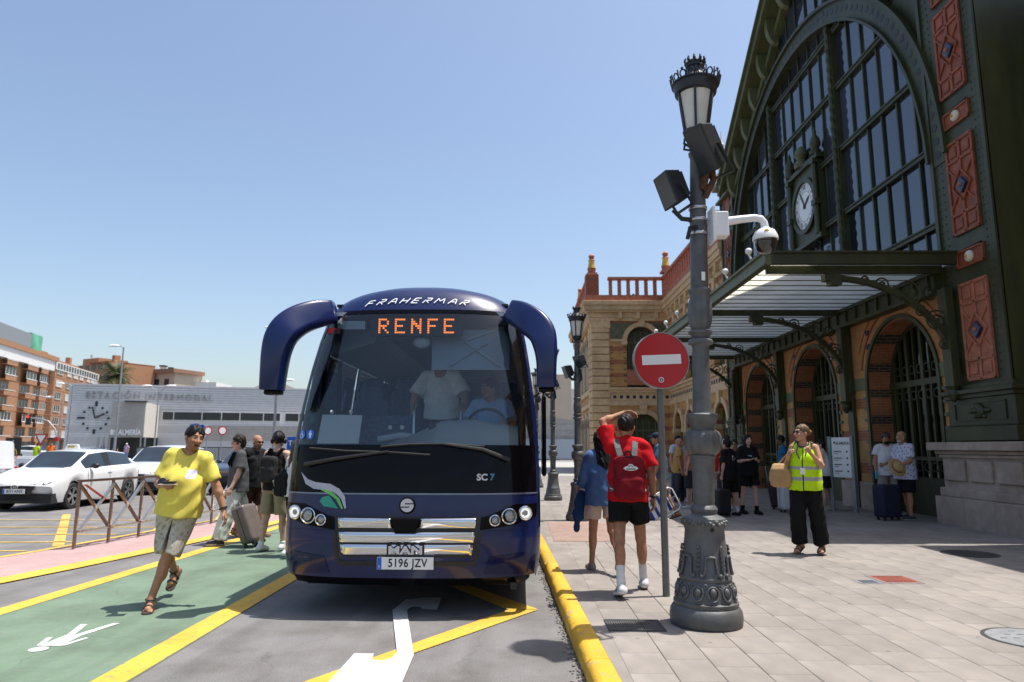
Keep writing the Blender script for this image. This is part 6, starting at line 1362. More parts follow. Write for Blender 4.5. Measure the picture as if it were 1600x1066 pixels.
    if taxi: q = MB(); q.prism([(-.28, 0), (.28, 0), (.22, .18), (-.22, .18)], 2.2, 2.34, 'XZ'); q.v = [(x, y, z+roof) for x, y, z in q.v]; ts = q.build('roof_sign', M['white_plastic'], t, bevel=.02); q = MB(); q.box(-.16, .1, 2.185, 2.199, roof+.05, roof+.13); q.build('sign_panel', mat('taxi_amber', (.5, .35, .05), .5), ts)
    return t
car('parked_car', 'white hatchback with a black grille parked nearest behind the steel railing', (-12.25, 16.7, 0), R(2), CW, plate='8371 KNX', badge=True)
car('parked_car', 'white car with a dark grille queued right behind the nearest white hatchback', (-12.65, 22.3, 0), R(1), CW, 'suv', plate='9043')
car('parked_car', 'white taxi with a lit style roof sign box mostly hidden behind the hatchback', (-18.4, 26.0, 0), R(3), CW, 'sedan', taxi=True)
vn = car('parked_van', 'white van at the left edge with magenta marks on its rear', (-18.7, 18.9, 0), R(-90), CW, 'van', cat='van')
q = MB()
q.ball((.895, 3.95, 1.12), .13, 14, 8, (.06, 1, 1.5))
q.build('magenta_mark', mat('magenta', (.22, .02, .08), .4), vn)
car('parked_car', 'white saloon partly visible between the van and the white barriers', (-17.4, 22.6, 0), R(176), CW, 'sedan')
car('parked_car', 'dark car seen between the yellow shirt man and the grey shirt man', (-9.55, 22.5, 0), R(2), CD, 'hatch')
car('parked_car', 'silver car half hidden behind the low grey panel screen', (-25.2, 42, 0), R(60), CGY, 'hatch', 'cars parked in the distance')
car('parked_car', 'dark blue car parked in the distance beneath the apartment block', (-57.5, 78, 0), R(70), CD, 'hatch', 'cars parked in the distance')
car('parked_car', 'white car parked in the distance below the give way sign', (-53.3, 78, 0), R(80), CW, 'suv', 'cars parked in the distance')
# ---------------------------------------------------------------- ornate lamp posts
LG, LD = M['lamp_grey'], M['lamp_dark']
GLSL = mat('lamp_glass', (.62, .60, .52), .35, 0, var=.12, scale=4)
def lamp_post(label, loc, sc=1., full=True, lean=0.):
    t = thing('street_lamp', label, 'street lamp', loc, 0, 'ornate cast iron lamp posts along the pavement')
    N = 48 if full else 20; KB = .82
    q = MB(); K_ = lambda pr: [(r_*KB, z_) for r_, z_ in pr]
    q.lathe(K_([(.345, 0), (.36, .02), (.365, .07), (.355, .12), (.33, .15), (.318, .155), (.325, .17), (.325, .19), (.30, .20), (.285, .27), (.265, .35), (.258, .36), (.268, .372), (.265, .39), (.25, .40), (.225, .55), (.205, .70), (.20, .76), (.212, .79), (.222, .83), (.215, .86), (.18, .875), (.14, .885), (.125, .90)]), N)
    base = q.build('base', LG, t, smooth=50)
    if full:
        q = MB()
        def on(th, z, off=.0):
            r = float(np.interp(z, [.20, .36, .40, .55, .70, .76, .86], [.30, .258, .25, .225, .205, .20, .215]))*KB+off; return (r*math.cos(th), r*math.sin(th), z)
        for k in range(12):
            th = 2*PI*k/12
            pts = [on(th+.19*math.cos(a), .285+.055*math.sin(a)*(1.15 if math.sin(a) < 0 else .85), .012) for a in np.linspace(0, 2*PI, 17)]
            q.tube(pts, .0085, 5, cap=False); q.ball(on(th, .285, .004), .03, 8, 6, (1, 1, 1.3)); c_ = th+PI/12
            q.tube([on(c_+.05*math.cos(a), .335+.013*math.sin(a), .012) for a in np.linspace(0, 2*PI, 9)], .006, 5, cap=False)
        q.build('medallion', LG, base, smooth=60)
        q = MB()
        for k in range(6):
            th = 2*PI*k/6-.55
            for sg in (-1, 1):
                q.tube([on(th+sg*.36, .41, .012), on(th+sg*.30, .415, .014), on(th+sg*.25, .44, .014), on(th+sg*.21, .52, .012), on(th+sg*.20, .555, .012)], .011, 6); q.ball(on(th+sg*.37, .415, .014), .017, 8, 6)
            q.tube([on(th-.2, .555, .012), on(th, .562, .014), on(th+.2, .555, .012)], .011, 6)
            c_ = th+PI/6; q.tube([on(c_, .42, .01), on(c_, .62, .012)], .006, 5)
            for i in range(5):
                for sg in (-1, 1):
                    z = .45+i*.036; a, b = V3(on(c_, z, .012)), V3(on(c_+sg*.085, z+.03, .022)); q.tube([a, a.lerp(b, .5)+V3((0, 0, -.004)), b], [.004, .013, .003], 5)
            q.ball(on(c_, .635, .014), .014, 6, 5)
        q.build('leaf_relief', LG, base, smooth=60)
        q = MB()
        for k in range(40):
            th = 2*PI*k/40; q.ball(on(th, .825+.014*math.sin(k*2.4), .006), .022, 6, 5, (1, 1, .8))
        q.build('garland', LG, base, smooth=60); q = MB(); q.ball(on(-PI/2+.12, .775, .005), .018, 8, 6); q.build('access_bolt', M['black'], base)
    q = MB()
    q.lathe(K_([(.125, .90), (.135, .915), (.14, .935), (.125, .955), (.105, .97), (.11, 1.0), (.112, 1.30), (.118, 1.33), (.122, 1.36), (.13, 1.365), (.13, 1.385), (.12, 1.39)]), N)
    shaft = q.build('pedestal_shaft', LG, t, smooth=40)
    q = MB(); q.lathe(K_([(.125, 1.39), (.16, 1.42), (.185, 1.47), (.185, 1.55), (.16, 1.59), (.125, 1.605)]), N, fn=(lambda a, z: 1+.11*abs(math.sin(6*a))-.05) if full else None); q.build('gadroon_collar', LG, t, smooth=70)
    q = MB(); q.lathe(K_([(.12, 1.605), (.118, 1.63), (.14, 1.67), (.155, 1.70), (.165, 1.715), (.165, 1.735), (.15, 1.745), (.105, 1.75), (.097, 1.78), (.09, 2.30), (.088, 2.33), (.098, 2.35), (.13, 2.36), (.135, 2.38), (.12, 2.40), (.09, 2.41), (.105, 2.44), (.128, 2.455), (.128, 2.475), (.105, 2.485)]), N)
    q.lathe(K_([(.095, 2.485), (.108, 2.55), (.118, 2.62), (.112, 2.72), (.095, 2.78), (.10, 2.82), (.115, 2.84), (.112, 2.86), (.085, 2.875)]), N, fn=(lambda a, z: 1+.13*abs(math.sin(4*a))*(1 if 2.5 < z < 2.85 else 0)) if full else None)
    q.lathe([(.078, 2.87), (.075, 3.5), (.062, 4.1), (.072, 4.12), (.078, 4.15), (.06, 4.17), (.055, 4.2), (.075, 4.24), (.05, 4.28)], N); q.build('column', LG, t, smooth=50)
    # lantern
    q = MB(); q.lathe([(.05, 4.25), (.10, 4.29), (.115, 4.33), (.12, 4.35), (.125, 4.365), (.11, 4.37)], 24)
    for k in range(6):
        a = 2*PI*k/6+.3; q.tube([(.06*math.cos(a), .06*math.sin(a), 4.20), (.13*math.cos(a), .13*math.sin(a), 4.23), (.12*math.cos(a), .12*math.sin(a), 4.28)], .012, 5)
    q.build('lantern_holder', LD, t, smooth=40)
    q = MB(); q.lathe([(.108, 4.37), (.125, 4.5), (.145, 4.62), (.163, 4.73), (.155, 4.735)], 24); gl = q.build('lantern_glass', GLSL, t, smooth=40)
    q = MB()
    for k in range(6):
        a = 2*PI*k/6+.25; q.bar((.115*math.cos(a), .115*math.sin(a), 4.36), (.172*math.cos(a), .172*math.sin(a), 4.74), .022, .018)
    q.build('lantern_rib', LD, t)
    q = MB(); q.lathe([(.17, 4.725), (.19, 4.74), (.195, 4.78), (.205, 4.80), (.205, 4.83), (.16, 4.87), (.10, 4.92), (.075, 4.95), (.07, 5.0), (.085, 5.01), (.085, 5.03), (.03, 5.04)], 28); cp_ = q.build('lantern_cap', LD, t, smooth=40)
    q = MB()
    for k in range(16):
        a = 2*PI*k/16; r_ = .215; c_ = V3((r_*math.cos(a), r_*math.sin(a), 4.865)); tn = V3((-math.sin(a), math.cos(a), 0)); rd = V3((math.cos(a), math.sin(a), 0))
        q.tube([c_+tn*.03*math.cos(b)+V3((0, 0, .033*math.sin(b)))+rd*.012*math.sin(b) for b in np.linspace(0, 2*PI, 9)], .008, 4, cap=False); e_ = c_+tn*.042
        q.tube([e_+V3((0, 0, -.03)), e_+V3((0, 0, .045))+rd*.015], .007, 4)
        if k % 2 == 0: q.ball(c_+V3((0, 0, .045))+rd*.015, .014, 5, 4)
    q.lathe([(.205, 4.82), (.222, 4.825), (.222, 4.838), (.205, 4.84)], 28); q.build('crown_gallery', LD, cp_)
    q = MB()
    for k in range(10):
        a = 2*PI*k/10; q.tube([(.075*math.cos(a), .075*math.sin(a), 5.03), (.095*math.cos(a), .095*math.sin(a), 5.07), (.088*math.cos(a), .088*math.sin(a), 5.10)], [.016, .014, .008], 5)
    q.lathe([(.07, 5.03), (.085, 5.05), (.08, 5.065)], 16); q.build('crown_top', LD, cp_)
    def flood(c_, aim, s=1., nm='floodlight', sx=1., sy=1.):
        az, el = aim; Z_ = V3((math.cos(az)*math.cos(el), math.sin(az)*math.cos(el), math.sin(el))); X_ = V3((0, 0, 1)).cross(Z_).normalized(); Y_ = Z_.cross(X_); Mm = Matrix((X_, Y_, Z_)).transposed()
        def T(p): return Mm@V3((p[0]*sx, p[1]*sy, p[2]))*s+V3(c_)
        q = MB(); v = [T(p) for p in ((-.15, -.17, .10), (.15, -.17, .10), (.15, .17, .10), (-.15, .17, .10), (-.12, -.14, -.08), (.12, -.14, -.08), (.12, .14, -.08), (-.12, .14, -.08))]; q.add(v, [(0, 1, 2, 3), (7, 6, 5, 4), (0, 4, 5, 1), (1, 5, 6, 2), (2, 6, 7, 3), (3, 7, 4, 0)]); f_ = q.build(nm, LD, t, bevel=.012)
        q = MB()
        for i in range(6): xx = -.1+i*.04; q.add([T(p) for p in ((xx-.005, -.12, -.08), (xx+.005, -.12, -.08), (xx+.005, .12, -.08), (xx-.005, .12, -.08), (xx-.005, -.12, -.11), (xx+.005, -.12, -.11), (xx+.005, .12, -.11), (xx-.005, .12, -.11))], [(0, 1, 2, 3), (7, 6, 5, 4), (0, 4, 5, 1), (1, 5, 6, 2), (2, 6, 7, 3), (3, 7, 4, 0)])
        q.build('cooling_fin', LD, f_); q = MB(); q.add([T(p) for p in ((-.135, -.155, .101), (.135, -.155, .101), (.135, .155, .101), (-.135, .155, .101))], [(0, 1, 2, 3)]); q.build('flood_glass', M['win_dark'], f_)
        q = MB()
        for sg in (-1, 1): q.bar(T((sg*.165, .0, 0)), T((sg*.165, -.22, -.05)), .035*s, .012*s)
        q.bar(T((-.17, -.22, -.05)), T((.17, -.22, -.05)), .035*s, .012*s); q.build('flood_yoke', LD, f_)
    if full:
        flood((.03, -.24, 4.10), (R(-150), R(-30)), .95, sx=.8, sy=1.35); flood((-.24, -.06, 3.78), (R(195), R(-22)), .86, sy=1.1)
        q = MB(); q.tube([(.03, -.07, 3.78), (.05, -.12, 3.9), (.045, -.18, 4.02), (.03, -.24, 4.12)], .035, 8); q.lathe([(.02, 0), (.06, .03), (.045, .07), (.07, .1), (.05, .16), (.02, .2)], 10, (.11, -.1, 3.95)); q.tube([(.05, -.07, 3.7), (.12, -.09, 3.85), (.11, -.1, 4.0)], .03, 8); q.build('rusty_bracket', mat('rust', (.10, .045, .02), .85, var=.4, scale=20, bump=.3), t, smooth=50)
        q = MB(); q.tube([(-.05, -.02, 3.5), (-.16, -.05, 3.5), (-.24, -.06, 3.58)], .022, 6); q.tube([(-.03, -.06, 3.42), (-.1, -.1, 3.4), (-.12, -.08, 3.3)], .02, 6); q.build('flood_bracket', LD, t, smooth=50)
        q = MB()
        for z in (3.36, 3.49, 3.60): q = MB(); q.lathe([(.081, z), (.084, z+.004), (.084, z+.022), (.081, z+.026)], 24); q.build('clamp_band', M['steel'], t, smooth=40)
        q = MB(); q.add([(-.088*math.cos(a)*-1, -.088*math.sin(a), z) for z in (2.92, 3.0) for a in np.linspace(1.2, 1.6, 4)], [(0, 1, 5, 4), (1, 2, 6, 5), (2, 3, 7, 6)]); q.build('paper_label', M['sign_white'], t)
    else:
        flood((.06, -.12, 3.75), (R(-150), R(-25)), .9); flood((-.22, -.05, 3.5), (R(195), R(-20)), .9)
        q = MB(); q.tube([(0, 0, 3.3), (-.12, -.05, 3.3), (-.2, -.05, 3.4)], .03, 6); q.tube([(0, 0, 3.2), (.1, -.1, 3.3), (.06, -.12, 3.55)], .03, 6); q.build('flood_bracket', LD, t)
    t.rotation_euler = (0, lean, 0)
    if not full: t.scale = (.86, .86, .86)
    return t
LP = lamp_post('large grey cast iron lamp post nearest the camera, beside the no entry sign', (1.545, 6.02, PZ), lean=R(1.1))
lamp_post('ornate lamp post second from the camera, left of the red shirted man', (1.145, 14.15, PZ), full=False, lean=R(.2))
lamp_post('ornate lamp post third in the row, just right of the bus', (.88, 19.4, PZ), full=False)
lamp_post('ornate lamp post farthest away, mostly hidden by the bus', (.55, 25.5, PZ), full=False)
# dome camera on its wall arm
dc = thing('security_camera', 'white dome security camera on an arm strapped to the large lamp post', 'security camera', (1.63, 5.98, 3.45))
q = MB(); q.box(.075, .10, -.11, .07, -.05, .27); q.build('mount_plate', M['white_plastic'], dc, bevel=.005)
q = MB(); q.box(.10, .225, -.09, .04, 0, .23); q.build('junction_box', M['white_plastic'], dc, bevel=.012)
q = MB(); q.tube([(.22, -.03, .15), (.34, -.04, .165), (.46, -.05, .175), (.52, -.055, .165), (.545, -.055, .13), (.55, -.055, .09)], [.04, .035, .033, .033, .033, .035], 12); q.build('arm', M['white_plastic'], dc, smooth=50)
q = MB(); q.lathe([(.03, .09), (.05, .07), (.085, .05), (.108, .0), (.112, -.03), (.108, -.035)], 24, (.55, -.055, 0)); q.build('dome_cover', M['white_plastic'], dc, smooth=40)
q = MB(); q.lathe([(.10, -.035), (.095, -.09), (.07, -.14), (.03, -.165), (.005, -.168)], 24, (.55, -.055, 0)); q.build('dome_window', mat('dome_black', (.008, .008, .009), .08, coat=1), dc, smooth=40)
q = MB(); q.ball((.535, -.148, .028), .025, 8, 5, (1, .25, .6)); q.build('yellow_sticker', M['yellow_paint'], dc)
# ---------------------------------------------------------------- no entry sign
ne = thing('no_entry_sign', 'round red no entry sign with a white bar on a steel pole', 'road sign', (1.432, 7.07, PZ))
q = MB(); q.tube([(0, 0, 0), (0, 0, 2.6)], .036, 16); q.build('pole', mat('pole_grey', (.14, .15, .145), .5, .3, var=.15, scale=14, dirt=.2), ne, smooth=40)
fr_ = R(6); Mf = Matrix.Rotation(fr_, 3, 'Z')@Matrix(((1, 0, 0), (0, 0, 1), (0, -1, 0)))   # disc normal towards -y
Mf = Matrix.Rotation(fr_, 3, 'Z')@Matrix(((1, 0, 0), (0, 0, -1), (0, 1, 0))); cz_ = 2.335
q = MB(); q.lathe([(.285, -.02), (.292, -.02), (.292, .045), (.284, .045), (.284, .02)], 64, (0, -.06, cz_), M=Mf, cap=False); q.lathe([(.285, -.012), (.285, .0)], 64, (0, -.06, cz_), M=Mf); q.build('rim', M['galv'], ne, smooth=40)
q = MB(); q.lathe([(.283, .0), (.283, .040)], 64, (0, -.06, cz_), M=Mf); fc = q.build('disc', M['sign_red'], ne, smooth=40)
q = MB(); ct, st_ = math.cos(R(3)), math.sin(R(3)); Rz = Matrix.Rotation(fr_, 3, 'Z')
def on_disc(pts, o=.0425): return [Rz@V3((a*ct-b*st_, -.06-o+.06, a*st_+b*ct))+V3((0, -.06, cz_)) for a, b in pts]
q.add(on_disc([(-.205, -.042), (.205, -.042), (.205, .058), (-.205, .058)]), [(0, 1, 2, 3)]); q.build('white_bar', M['sign_white'], fc)
q = MB(); 
for r_, m_, o_ in ((.028, 'sign_white', .0425), (.02, 'black', .0435)): q2 = MB(); q2.add(on_disc([(-.02+r_*math.cos(a), -.20+r_*math.sin(a)) for a in np.linspace(0, 2*PI, 20, endpoint=False)], o_), [tuple(range(20))]); q2.build('inspection_sticker', M[m_], fc)
q2 = MB(); q2.add(on_disc([(-.026, -.19), (-.012, -.186), (-.016, -.2), (-.012, -.214), (-.026, -.21), (-.022, -.2)], .0445), [tuple(range(6))]); q2.build('sticker_mark', M['sign_white'], fc)
# ---------------------------------------------------------------- steel railing
rl = thing('steel_railing', 'brown steel railing of posts and crossed bars beside the taxi rank', 'railing', (-6.88, 10.76, .02))
BS = M['brown_steel']
P_ = [V3((-6.88+.146*(k*.71), 10.76+k*.71, .02))-V3((-6.88, 10.76, .02)) for k in range(8)]
for k, p in enumerate(P_):
    q = MB(); q.box(p.x-.02, p.x+.02, p.y-.02, p.y+.02, 0, 1.0); q.build('post', BS, rl, bevel=.004)
    if k < len(P_)-1:
        n_ = P_[k+1]; mid = (p+n_)/2; q = MB(); q.bar(p+V3((.0, .03, .95)), n_+V3((0, -.03, .26)), .03, .045, (1, 0, 0)); q.build('diagonal_bar', BS, rl); q = MB(); q.bar(p+V3((.035, .03, .26)), n_+V3((.035, -.03, .95)), .03, .045, (1, 0, 0)); q.build('diagonal_bar', M['steel'], rl)
q = MB(); q.bar(P_[0]+V3((0, -.04, 1.02)), P_[-1]+V3((0, 0, 1.02)), .06, .04); q.build('top_rail', BS, rl, bevel=.006)
q = MB(); q.bar(P_[0]+V3((0, -.0, .25)), P_[-1]+V3((0, 0, .25)), .03, .035); q.build('lower_rail', M['steel'], rl)
q = MB(); a = P_[0]+V3((.05, .06, .96)); b = P_[0]+V3((.10, .55, .70)); q.bar(a, b, .005, .06, (1, 0, 0)); tp = tag(q.build('red_tape', M['sign_red'], None, loc=(-6.88, 10.76, .02)), 'strip of red tape hanging at the near end of the steel railing', 'tape')
# ---------------------------------------------------------------- information sign by the doors
inf = thing('information_sign', 'white two legged information panel headed ALMERÍA by the station doors', 'information sign', (7.62, 16.2, PZ), 0)
a_, b_ = V3((7.30, 16.55, PZ)), V3((7.66, 16.05, PZ)); inf.location = a_; dv = (b_-a_); L_ = dv.length; inf.rotation_euler = (0, 0, math.atan2(dv.y, dv.x))
for x in (0, L_-.07): q = MB(); q.box(x, x+.07, -.035, .035, 0, 1.72); q.build('leg', M['galv'], inf, bevel=.004)
q = MB(); q.box(.07, L_-.07, -.02, .02, .78, 1.70); pn = q.build('panel', M['sign_white'], inf)
q = MB(); q.box(.07, .10, -.0225, -.021, .78, 1.70); q.build('green_edge', mat('sign_green', (.02, .25, .18), .5), pn)
q = MB(); v, f = text('ALMERÍA', .085, bold=.002); q.add([(.36+p[0], -.022, 1.56+p[1]) for p in v], f); q.prism([(.14, 1.58), (.17, 1.61), (.20, 1.58), (.17, 1.55)], -.023, -.0205, 'XZ')
for k in range(4):
    z = 1.36-k*.15
    q.box(.14, .33, -.022, -.0205, z, z+.022); q.box(.14, .25, -.022, -.0205, z-.045, z-.033); q.box(.44, .48, -.022, -.0205, z-.01, z+.03)
q.build('panel_print', M['black'], pn)
# drain pipe is part of the hall
q = MB(); q.tube([(XW-.12, 26.3, 4.6), (XW-.3, 26.2, 4.5), (XW-.3, 26.2, .3)], .06, 8); HP(q, 'drain_pipe', M['green_iron'], smooth=40)
# ---------------------------------------------------------------- people
def npv(a): return np.array(a, float)
def unit(a): a = npv(a); return a/np.linalg.norm(a)
def cloth(name, c, **k):
    kk = dict(rough=.85, var=.08, scale=14, bump=.25, bscale=220, spec=.1, attr=True); kk.update(k); return mat(name, c, **kk)
_sk = {}
def skinmat(c):
    if c not in _sk: _sk[c] = mat('skin', c, .6, var=.14, scale=26, bump=.15, bscale=190, attr=True, spec=.3)
    return _sk[c]
_hr = {}
def hairmat(c):
    if c not in _hr: _hr[c] = mat('hair_colour', c, .55, var=.5, scale=60, bump=.6, bscale=120, stretch=(1, 1, .2), spec=.25)
    return _hr[c]
SKIN = (.50, .27, .17); TAN = (.40, .20, .115); PALE = (.58, .36, .27); DARK = (.16, .085, .055)
class P:
    """one figure: joints in its own frame (x right, y forward, z up), then body, clothes and hair as smooth solids"""
    def __init__(s, label, loc, face, H=1.75, legs=None, arms=None, lean=(0, 0), twist=0, head=(0, 0, 0), skin=SKIN, w=1., belly=0., res=.012, group=None, pz=None, hands=('relax', 'relax'), thumbs=(None, None), fem=False, shw=1., cat='person'):
        s.s = k = H/1.75; s.res = res; s.skin = skin; s.w = w; s.belly = belly; s.fem = fem; s.lab = label
        U = unit((lean[0], lean[1], 1)); X0 = npv((1, 0, 0)); F = unit(np.cross(U, X0)); X0 = np.cross(F, U); t = R(twist)
        s.U = U; s.F0 = F; s.X0 = X0; s.X = X0*math.cos(t)+F*math.sin(t); s.F = np.cross(U, s.X)
        legs = legs or [(6, 3, 4, 0, 0), (-6, 3, 4, 0, 0)]; arms = arms or [((-.2, 0, -1), (-.1, .25, -1)), ((.2, 0, -1), (.1, .25, -1))]
        s.hip, s.kn, s.an, s.ff, s.fu = [], [], [], [], []
        for i, sg in enumerate((-1, 1)):
            a, sd, kb, fp, fy_ = legs[i]; hp = X0*sg*.09*k-U*.02*k
            d = unit((math.tan(R(sd))*sg, math.sin(R(a)), -math.cos(R(a)))); kn = hp+d*.435*k
            b = a-kb; d2 = unit((math.tan(R(sd))*sg*.8, math.sin(R(b)), -math.cos(R(b)))); an = kn+d2*.425*k
            yw = R(fy_)*-sg; f = npv((math.sin(-yw)*1., math.cos(yw), 0)); p = R(fp); ff = f*math.cos(p)-npv((0, 0, 1))*math.sin(p); fu = npv((0, 0, 1))*math.cos(p)+f*math.sin(p)
            s.hip.append(hp); s.kn.append(kn); s.an.append(an); s.ff.append(ff); s.fu.append(fu)
        lowest = min(min((s.an[i]-s.fu[i]*.085*k-s.ff[i]*.05*k)[2], (s.an[i]-s.fu[i]*.085*k+s.ff[i]*.17*k)[2]) for i in (0, 1))
        z0 = -lowest if pz is None else pz; dz = npv((0, 0, z0)); s.pel = dz
        for L_ in (s.hip, s.kn, s.an):
            for i in (0, 1): L_[i] = L_[i]+dz
        sw = (.165 if fem else .185)*(.6+.4*w)*shw
        s.sh = [s.pel+U*.49*k+s.X*sg*sw*k for sg in (-1, 1)]; s.el, s.wr, s.hd = [], [], []
        for i in (0, 1):
            e = s.sh[i]+unit(arms[i][0])*.285*k; w_ = e+unit(arms[i][1])*.25*k; s.el.append(e); s.wr.append(w_); s.hd.append(unit(arms[i][2]) if len(arms[i]) > 2 else unit(arms[i][1]))
        s.nk = s.pel+U*.535*k
        hy, hp_, hr = [R(v) for v in head]; Rm = Matrix.Rotation(hy, 3, 'Z')@Matrix.Rotation(hp_, 3, 'X')@Matrix.Rotation(hr, 3, 'Y'); B = np.array(Rm)
        base = np.stack([s.X, s.F, U], 1) if abs(lean[0])+abs(lean[1]) < .5 else np.eye(3)
        Hm = base@B; s.HX, s.HY, s.HZ = Hm[:, 0], Hm[:, 1], Hm[:, 2]
        s.hc = s.nk+U*.085*k+s.HZ*.075*k+s.HY*.025*k+F*.01
        s.root = thing('person', label, cat, loc, R(face-90), group); s.hands, s.thumbs = hands, thumbs; s.axes = np.stack([s.X, s.F, s.U])
    def HP_(s, x, y, z): return s.hc+(s.HX*x+s.HY*y+s.HZ*z)*s.s
    def tr(s, x, y, z): return s.pel+(s.X*x+s.F*y+s.U*z)*s.s
    def world(s, p): return s.root.matrix_basis@V3(p)
    def torso(s, b, inf=0., k=.05, top=True):
        q, w, B = s.s, s.w, s.belly; wf = .93 if s.fem else 1.
        b.ell(s.tr(0, -.01, .02), ((.165*w+inf)*q*(1.04 if s.fem else 1), (.115*w+B*.4+inf)*q, (.13+inf)*q), k, s.axes)
        b.ell(s.tr(0, .005+B*.5, .17), ((.142*w*wf+inf)*q, (.102*w+B*.75+inf)*q, (.16+inf)*q), k, s.axes)
        b.ell(s.tr(0, .0, .36), ((.162*w*wf+inf)*q, (.108*w+inf)*q, (.17+inf)*q), k, s.axes)
        if s.fem:
            for sg in (-1, 1): b.ell(s.tr(sg*.075, .085*w, .33), ((.062+inf)*q, (.05+inf)*q, (.065+inf)*q), .03, s.axes)
        if top:
            b.cap(s.sh[0]*.93+s.sh[1]*.07, s.sh[1]*.93+s.sh[0]*.07, (.052+inf)*q, k=.05); 
            for i in (0, 1): b.cap(s.nk+s.U*.01, s.sh[i]*.75+s.nk*.25+s.U*.015*q, (.045+inf)*q, (.04+inf)*q, .04)
        return b
    def arm(s, b, i, inf=0., frac=1.0, k=.03, flare=0.):
        q = s.s*(.9 if s.fem else 1.)*(.6+.4*s.w)
        if frac <= 1: b.cap(s.sh[i], s.sh[i]+(s.el[i]-s.sh[i])*frac, (.050+inf)*q, (.045+inf+flare)*q, k, c1=True)
        else: b.cap(s.sh[i], s.el[i], (.052+inf)*q, (.042+inf)*q, k); b.cap(s.el[i], s.el[i]+(s.wr[i]-s.el[i])*(frac-1), (.042+inf)*q, (.034+inf+flare)*q, k, c1=True)
    def body(s):
        b = Blob(); q = s.s; s.torso(b, -.014); aw = (.88 if s.fem else 1.)*(.6+.4*s.w)
        for i, sg in enumerate((-1, 1)):
            b.cap(s.hip[i], s.kn[i], .082*q*(.6+.4*s.w), .054*q, .03); mid = s.kn[i]+(s.an[i]-s.kn[i])*.32; bk = unit(np.cross(s.an[i]-s.kn[i], (1, 0, 0))); bk = bk*(-1 if bk[1] > 0 else 1)
            b.cap(s.kn[i], s.an[i], .050*q, .034*q, .02); b.ell(mid+bk*.018*q, (.048*q, .050*q, .115*q), .03)
            f, u = s.ff[i], s.fu[i]; a = s.an[i]; sl = a-u*.085*q
            b.cap(a-u*.01, sl+u*.04*q-f*.03*q, .036*q, .034*q, .02); b.cap(sl+u*.035*q-f*.03*q, sl+u*.028*q+f*.12*q, .034*q, .030*q, .03, flat=.8, ax=u); b.cap(a-u*.03*q, sl+u*.03*q+f*.11*q, .032*q, .022*q, .02)
            sd = np.cross(f, u)
            for j in range(5): o = (j-2)*.016*q*-sg; b.cap(sl+u*.018*q+f*(.12-.006*abs(j-1))*q+sd*o, sl+u*.014*q+f*(.17-.012*j)*q+sd*o*1.1, .013*q, .010*q, .006)
            b.cap(s.sh[i], s.el[i], .050*q*aw, .039*q*aw, .03); b.cap(s.el[i], s.wr[i], .041*q*aw, .027*q*aw, .015); b.ell(s.el[i]+(s.wr[i]-s.el[i])*.25, (.042*q*aw,)*3, .03)
            s.hand(b, i, sg)
        b.cap(s.nk-s.U*.05*q, s.HP_(0, -.015, -.05), .056*q*(.92 if s.fem else 1.04), .052*q*(.9 if s.fem else 1), .025)
        HM = np.stack([s.HX, s.HY, s.HZ])
        b.ell(s.HP_(0, -.012, .03), npv((.074, .094, .092))*q, .02, HM); b.ell(s.HP_(0, .025, -.03), npv((.060, .070, .088))*q, .025, HM)
        b.ell(s.HP_(0, .048, -.088), npv((.038, .036, .03))*q*(1 if not s.fem else .9), .03, HM)
        for sg in (-1, 1):
            b.cap(s.HP_(sg*.055, 0, -.055), s.HP_(sg*.02, .055, -.09), .018*q, k=.02); b.ell(s.HP_(sg*.079, -.005, -.012), npv((.011, .02, .031))*q, .006, HM)
            b.ell(s.HP_(sg*.032, .082, -.03), npv((.022, .016, .02))*q, .02, HM)
            b.ell(s.HP_(sg*.031, .102, .006), npv((.018, .014, .012))*q, .012, HM, sub=True)
            b.ell(s.HP_(sg*.031, .083, .005), npv((.013, .011, .010))*q, .004, HM)
        b.cap(s.HP_(-.034, .084, .028), s.HP_(.034, .084, .028), .010*q, k=.015)
        b.cap(s.HP_(0, .092, .01), s.HP_(0, .114, -.028), .009*q, .0135*q, .012); b.cap(s.HP_(-.012, .1, -.034), s.HP_(.012, .1, -.034), .009*q, k=.01)
        b.cap(s.HP_(-.018, .088, -.060), s.HP_(.018, .088, -.060), .008*q, k=.008); b.cap(s.HP_(-.015, .087, -.072), s.HP_(.015, .087, -.072), .009*q, k=.008)
        b.m = 1.; s.face_opts = getattr(s, 'face_opts', {}); sk = npv(s.skin)
        def col(v):
            c = np.ones((len(v), 3), np.float32); d = v-s.hc; x, y, z = d@s.HX/q, d@s.HY/q, d@s.HZ/q; fo = s.face_opts
            fr = y > .05; near = (np.abs(x) < .1) & (np.abs(z) < .15) & (np.abs(y) < .16)
            m = near & fr & (np.abs(x) < .024) & (z > -.079) & (z < -.053); c[m] = (.85, .52, .5)
            m = near & fr & (np.abs(x) < .02) & (np.abs(z+.066) < (.010 if fo.get('open') else .0035)); c[m] = (.18, .1, .1)
            e = near & fr & (np.abs(np.abs(x)-.031) < .014) & (np.abs(z-.004) < .0052); c[e] = npv((.42, .38, .36))/sk; p = e & (np.abs(np.abs(x)-.031) < .006); c[p] = npv((.03, .02, .015))/sk
            m = near & fr & (np.abs(x) > .012) & (np.abs(x) < .052) & (np.abs(z-.031+.15*np.abs(np.abs(x)-.03)) < .006); c[m] = npv(fo.get('brow', (.05, .03, .02)))/sk
            if 'beard' in fo: m = near & (z < -.035) & (y > -.01+(-z-.035)*0) & (z > -.14) & ~((np.abs(x) < .02) & (z > -.078) & (z < -.055) & fr); bc = npv(fo['beard'])/sk; c[m] = bc
            ch = near & fr & (np.abs(np.abs(x)-.04) < .02) & (np.abs(z+.03) < .02); c[ch] *= (1.08, .9, .88)
            return np.clip(c, 0, 4)
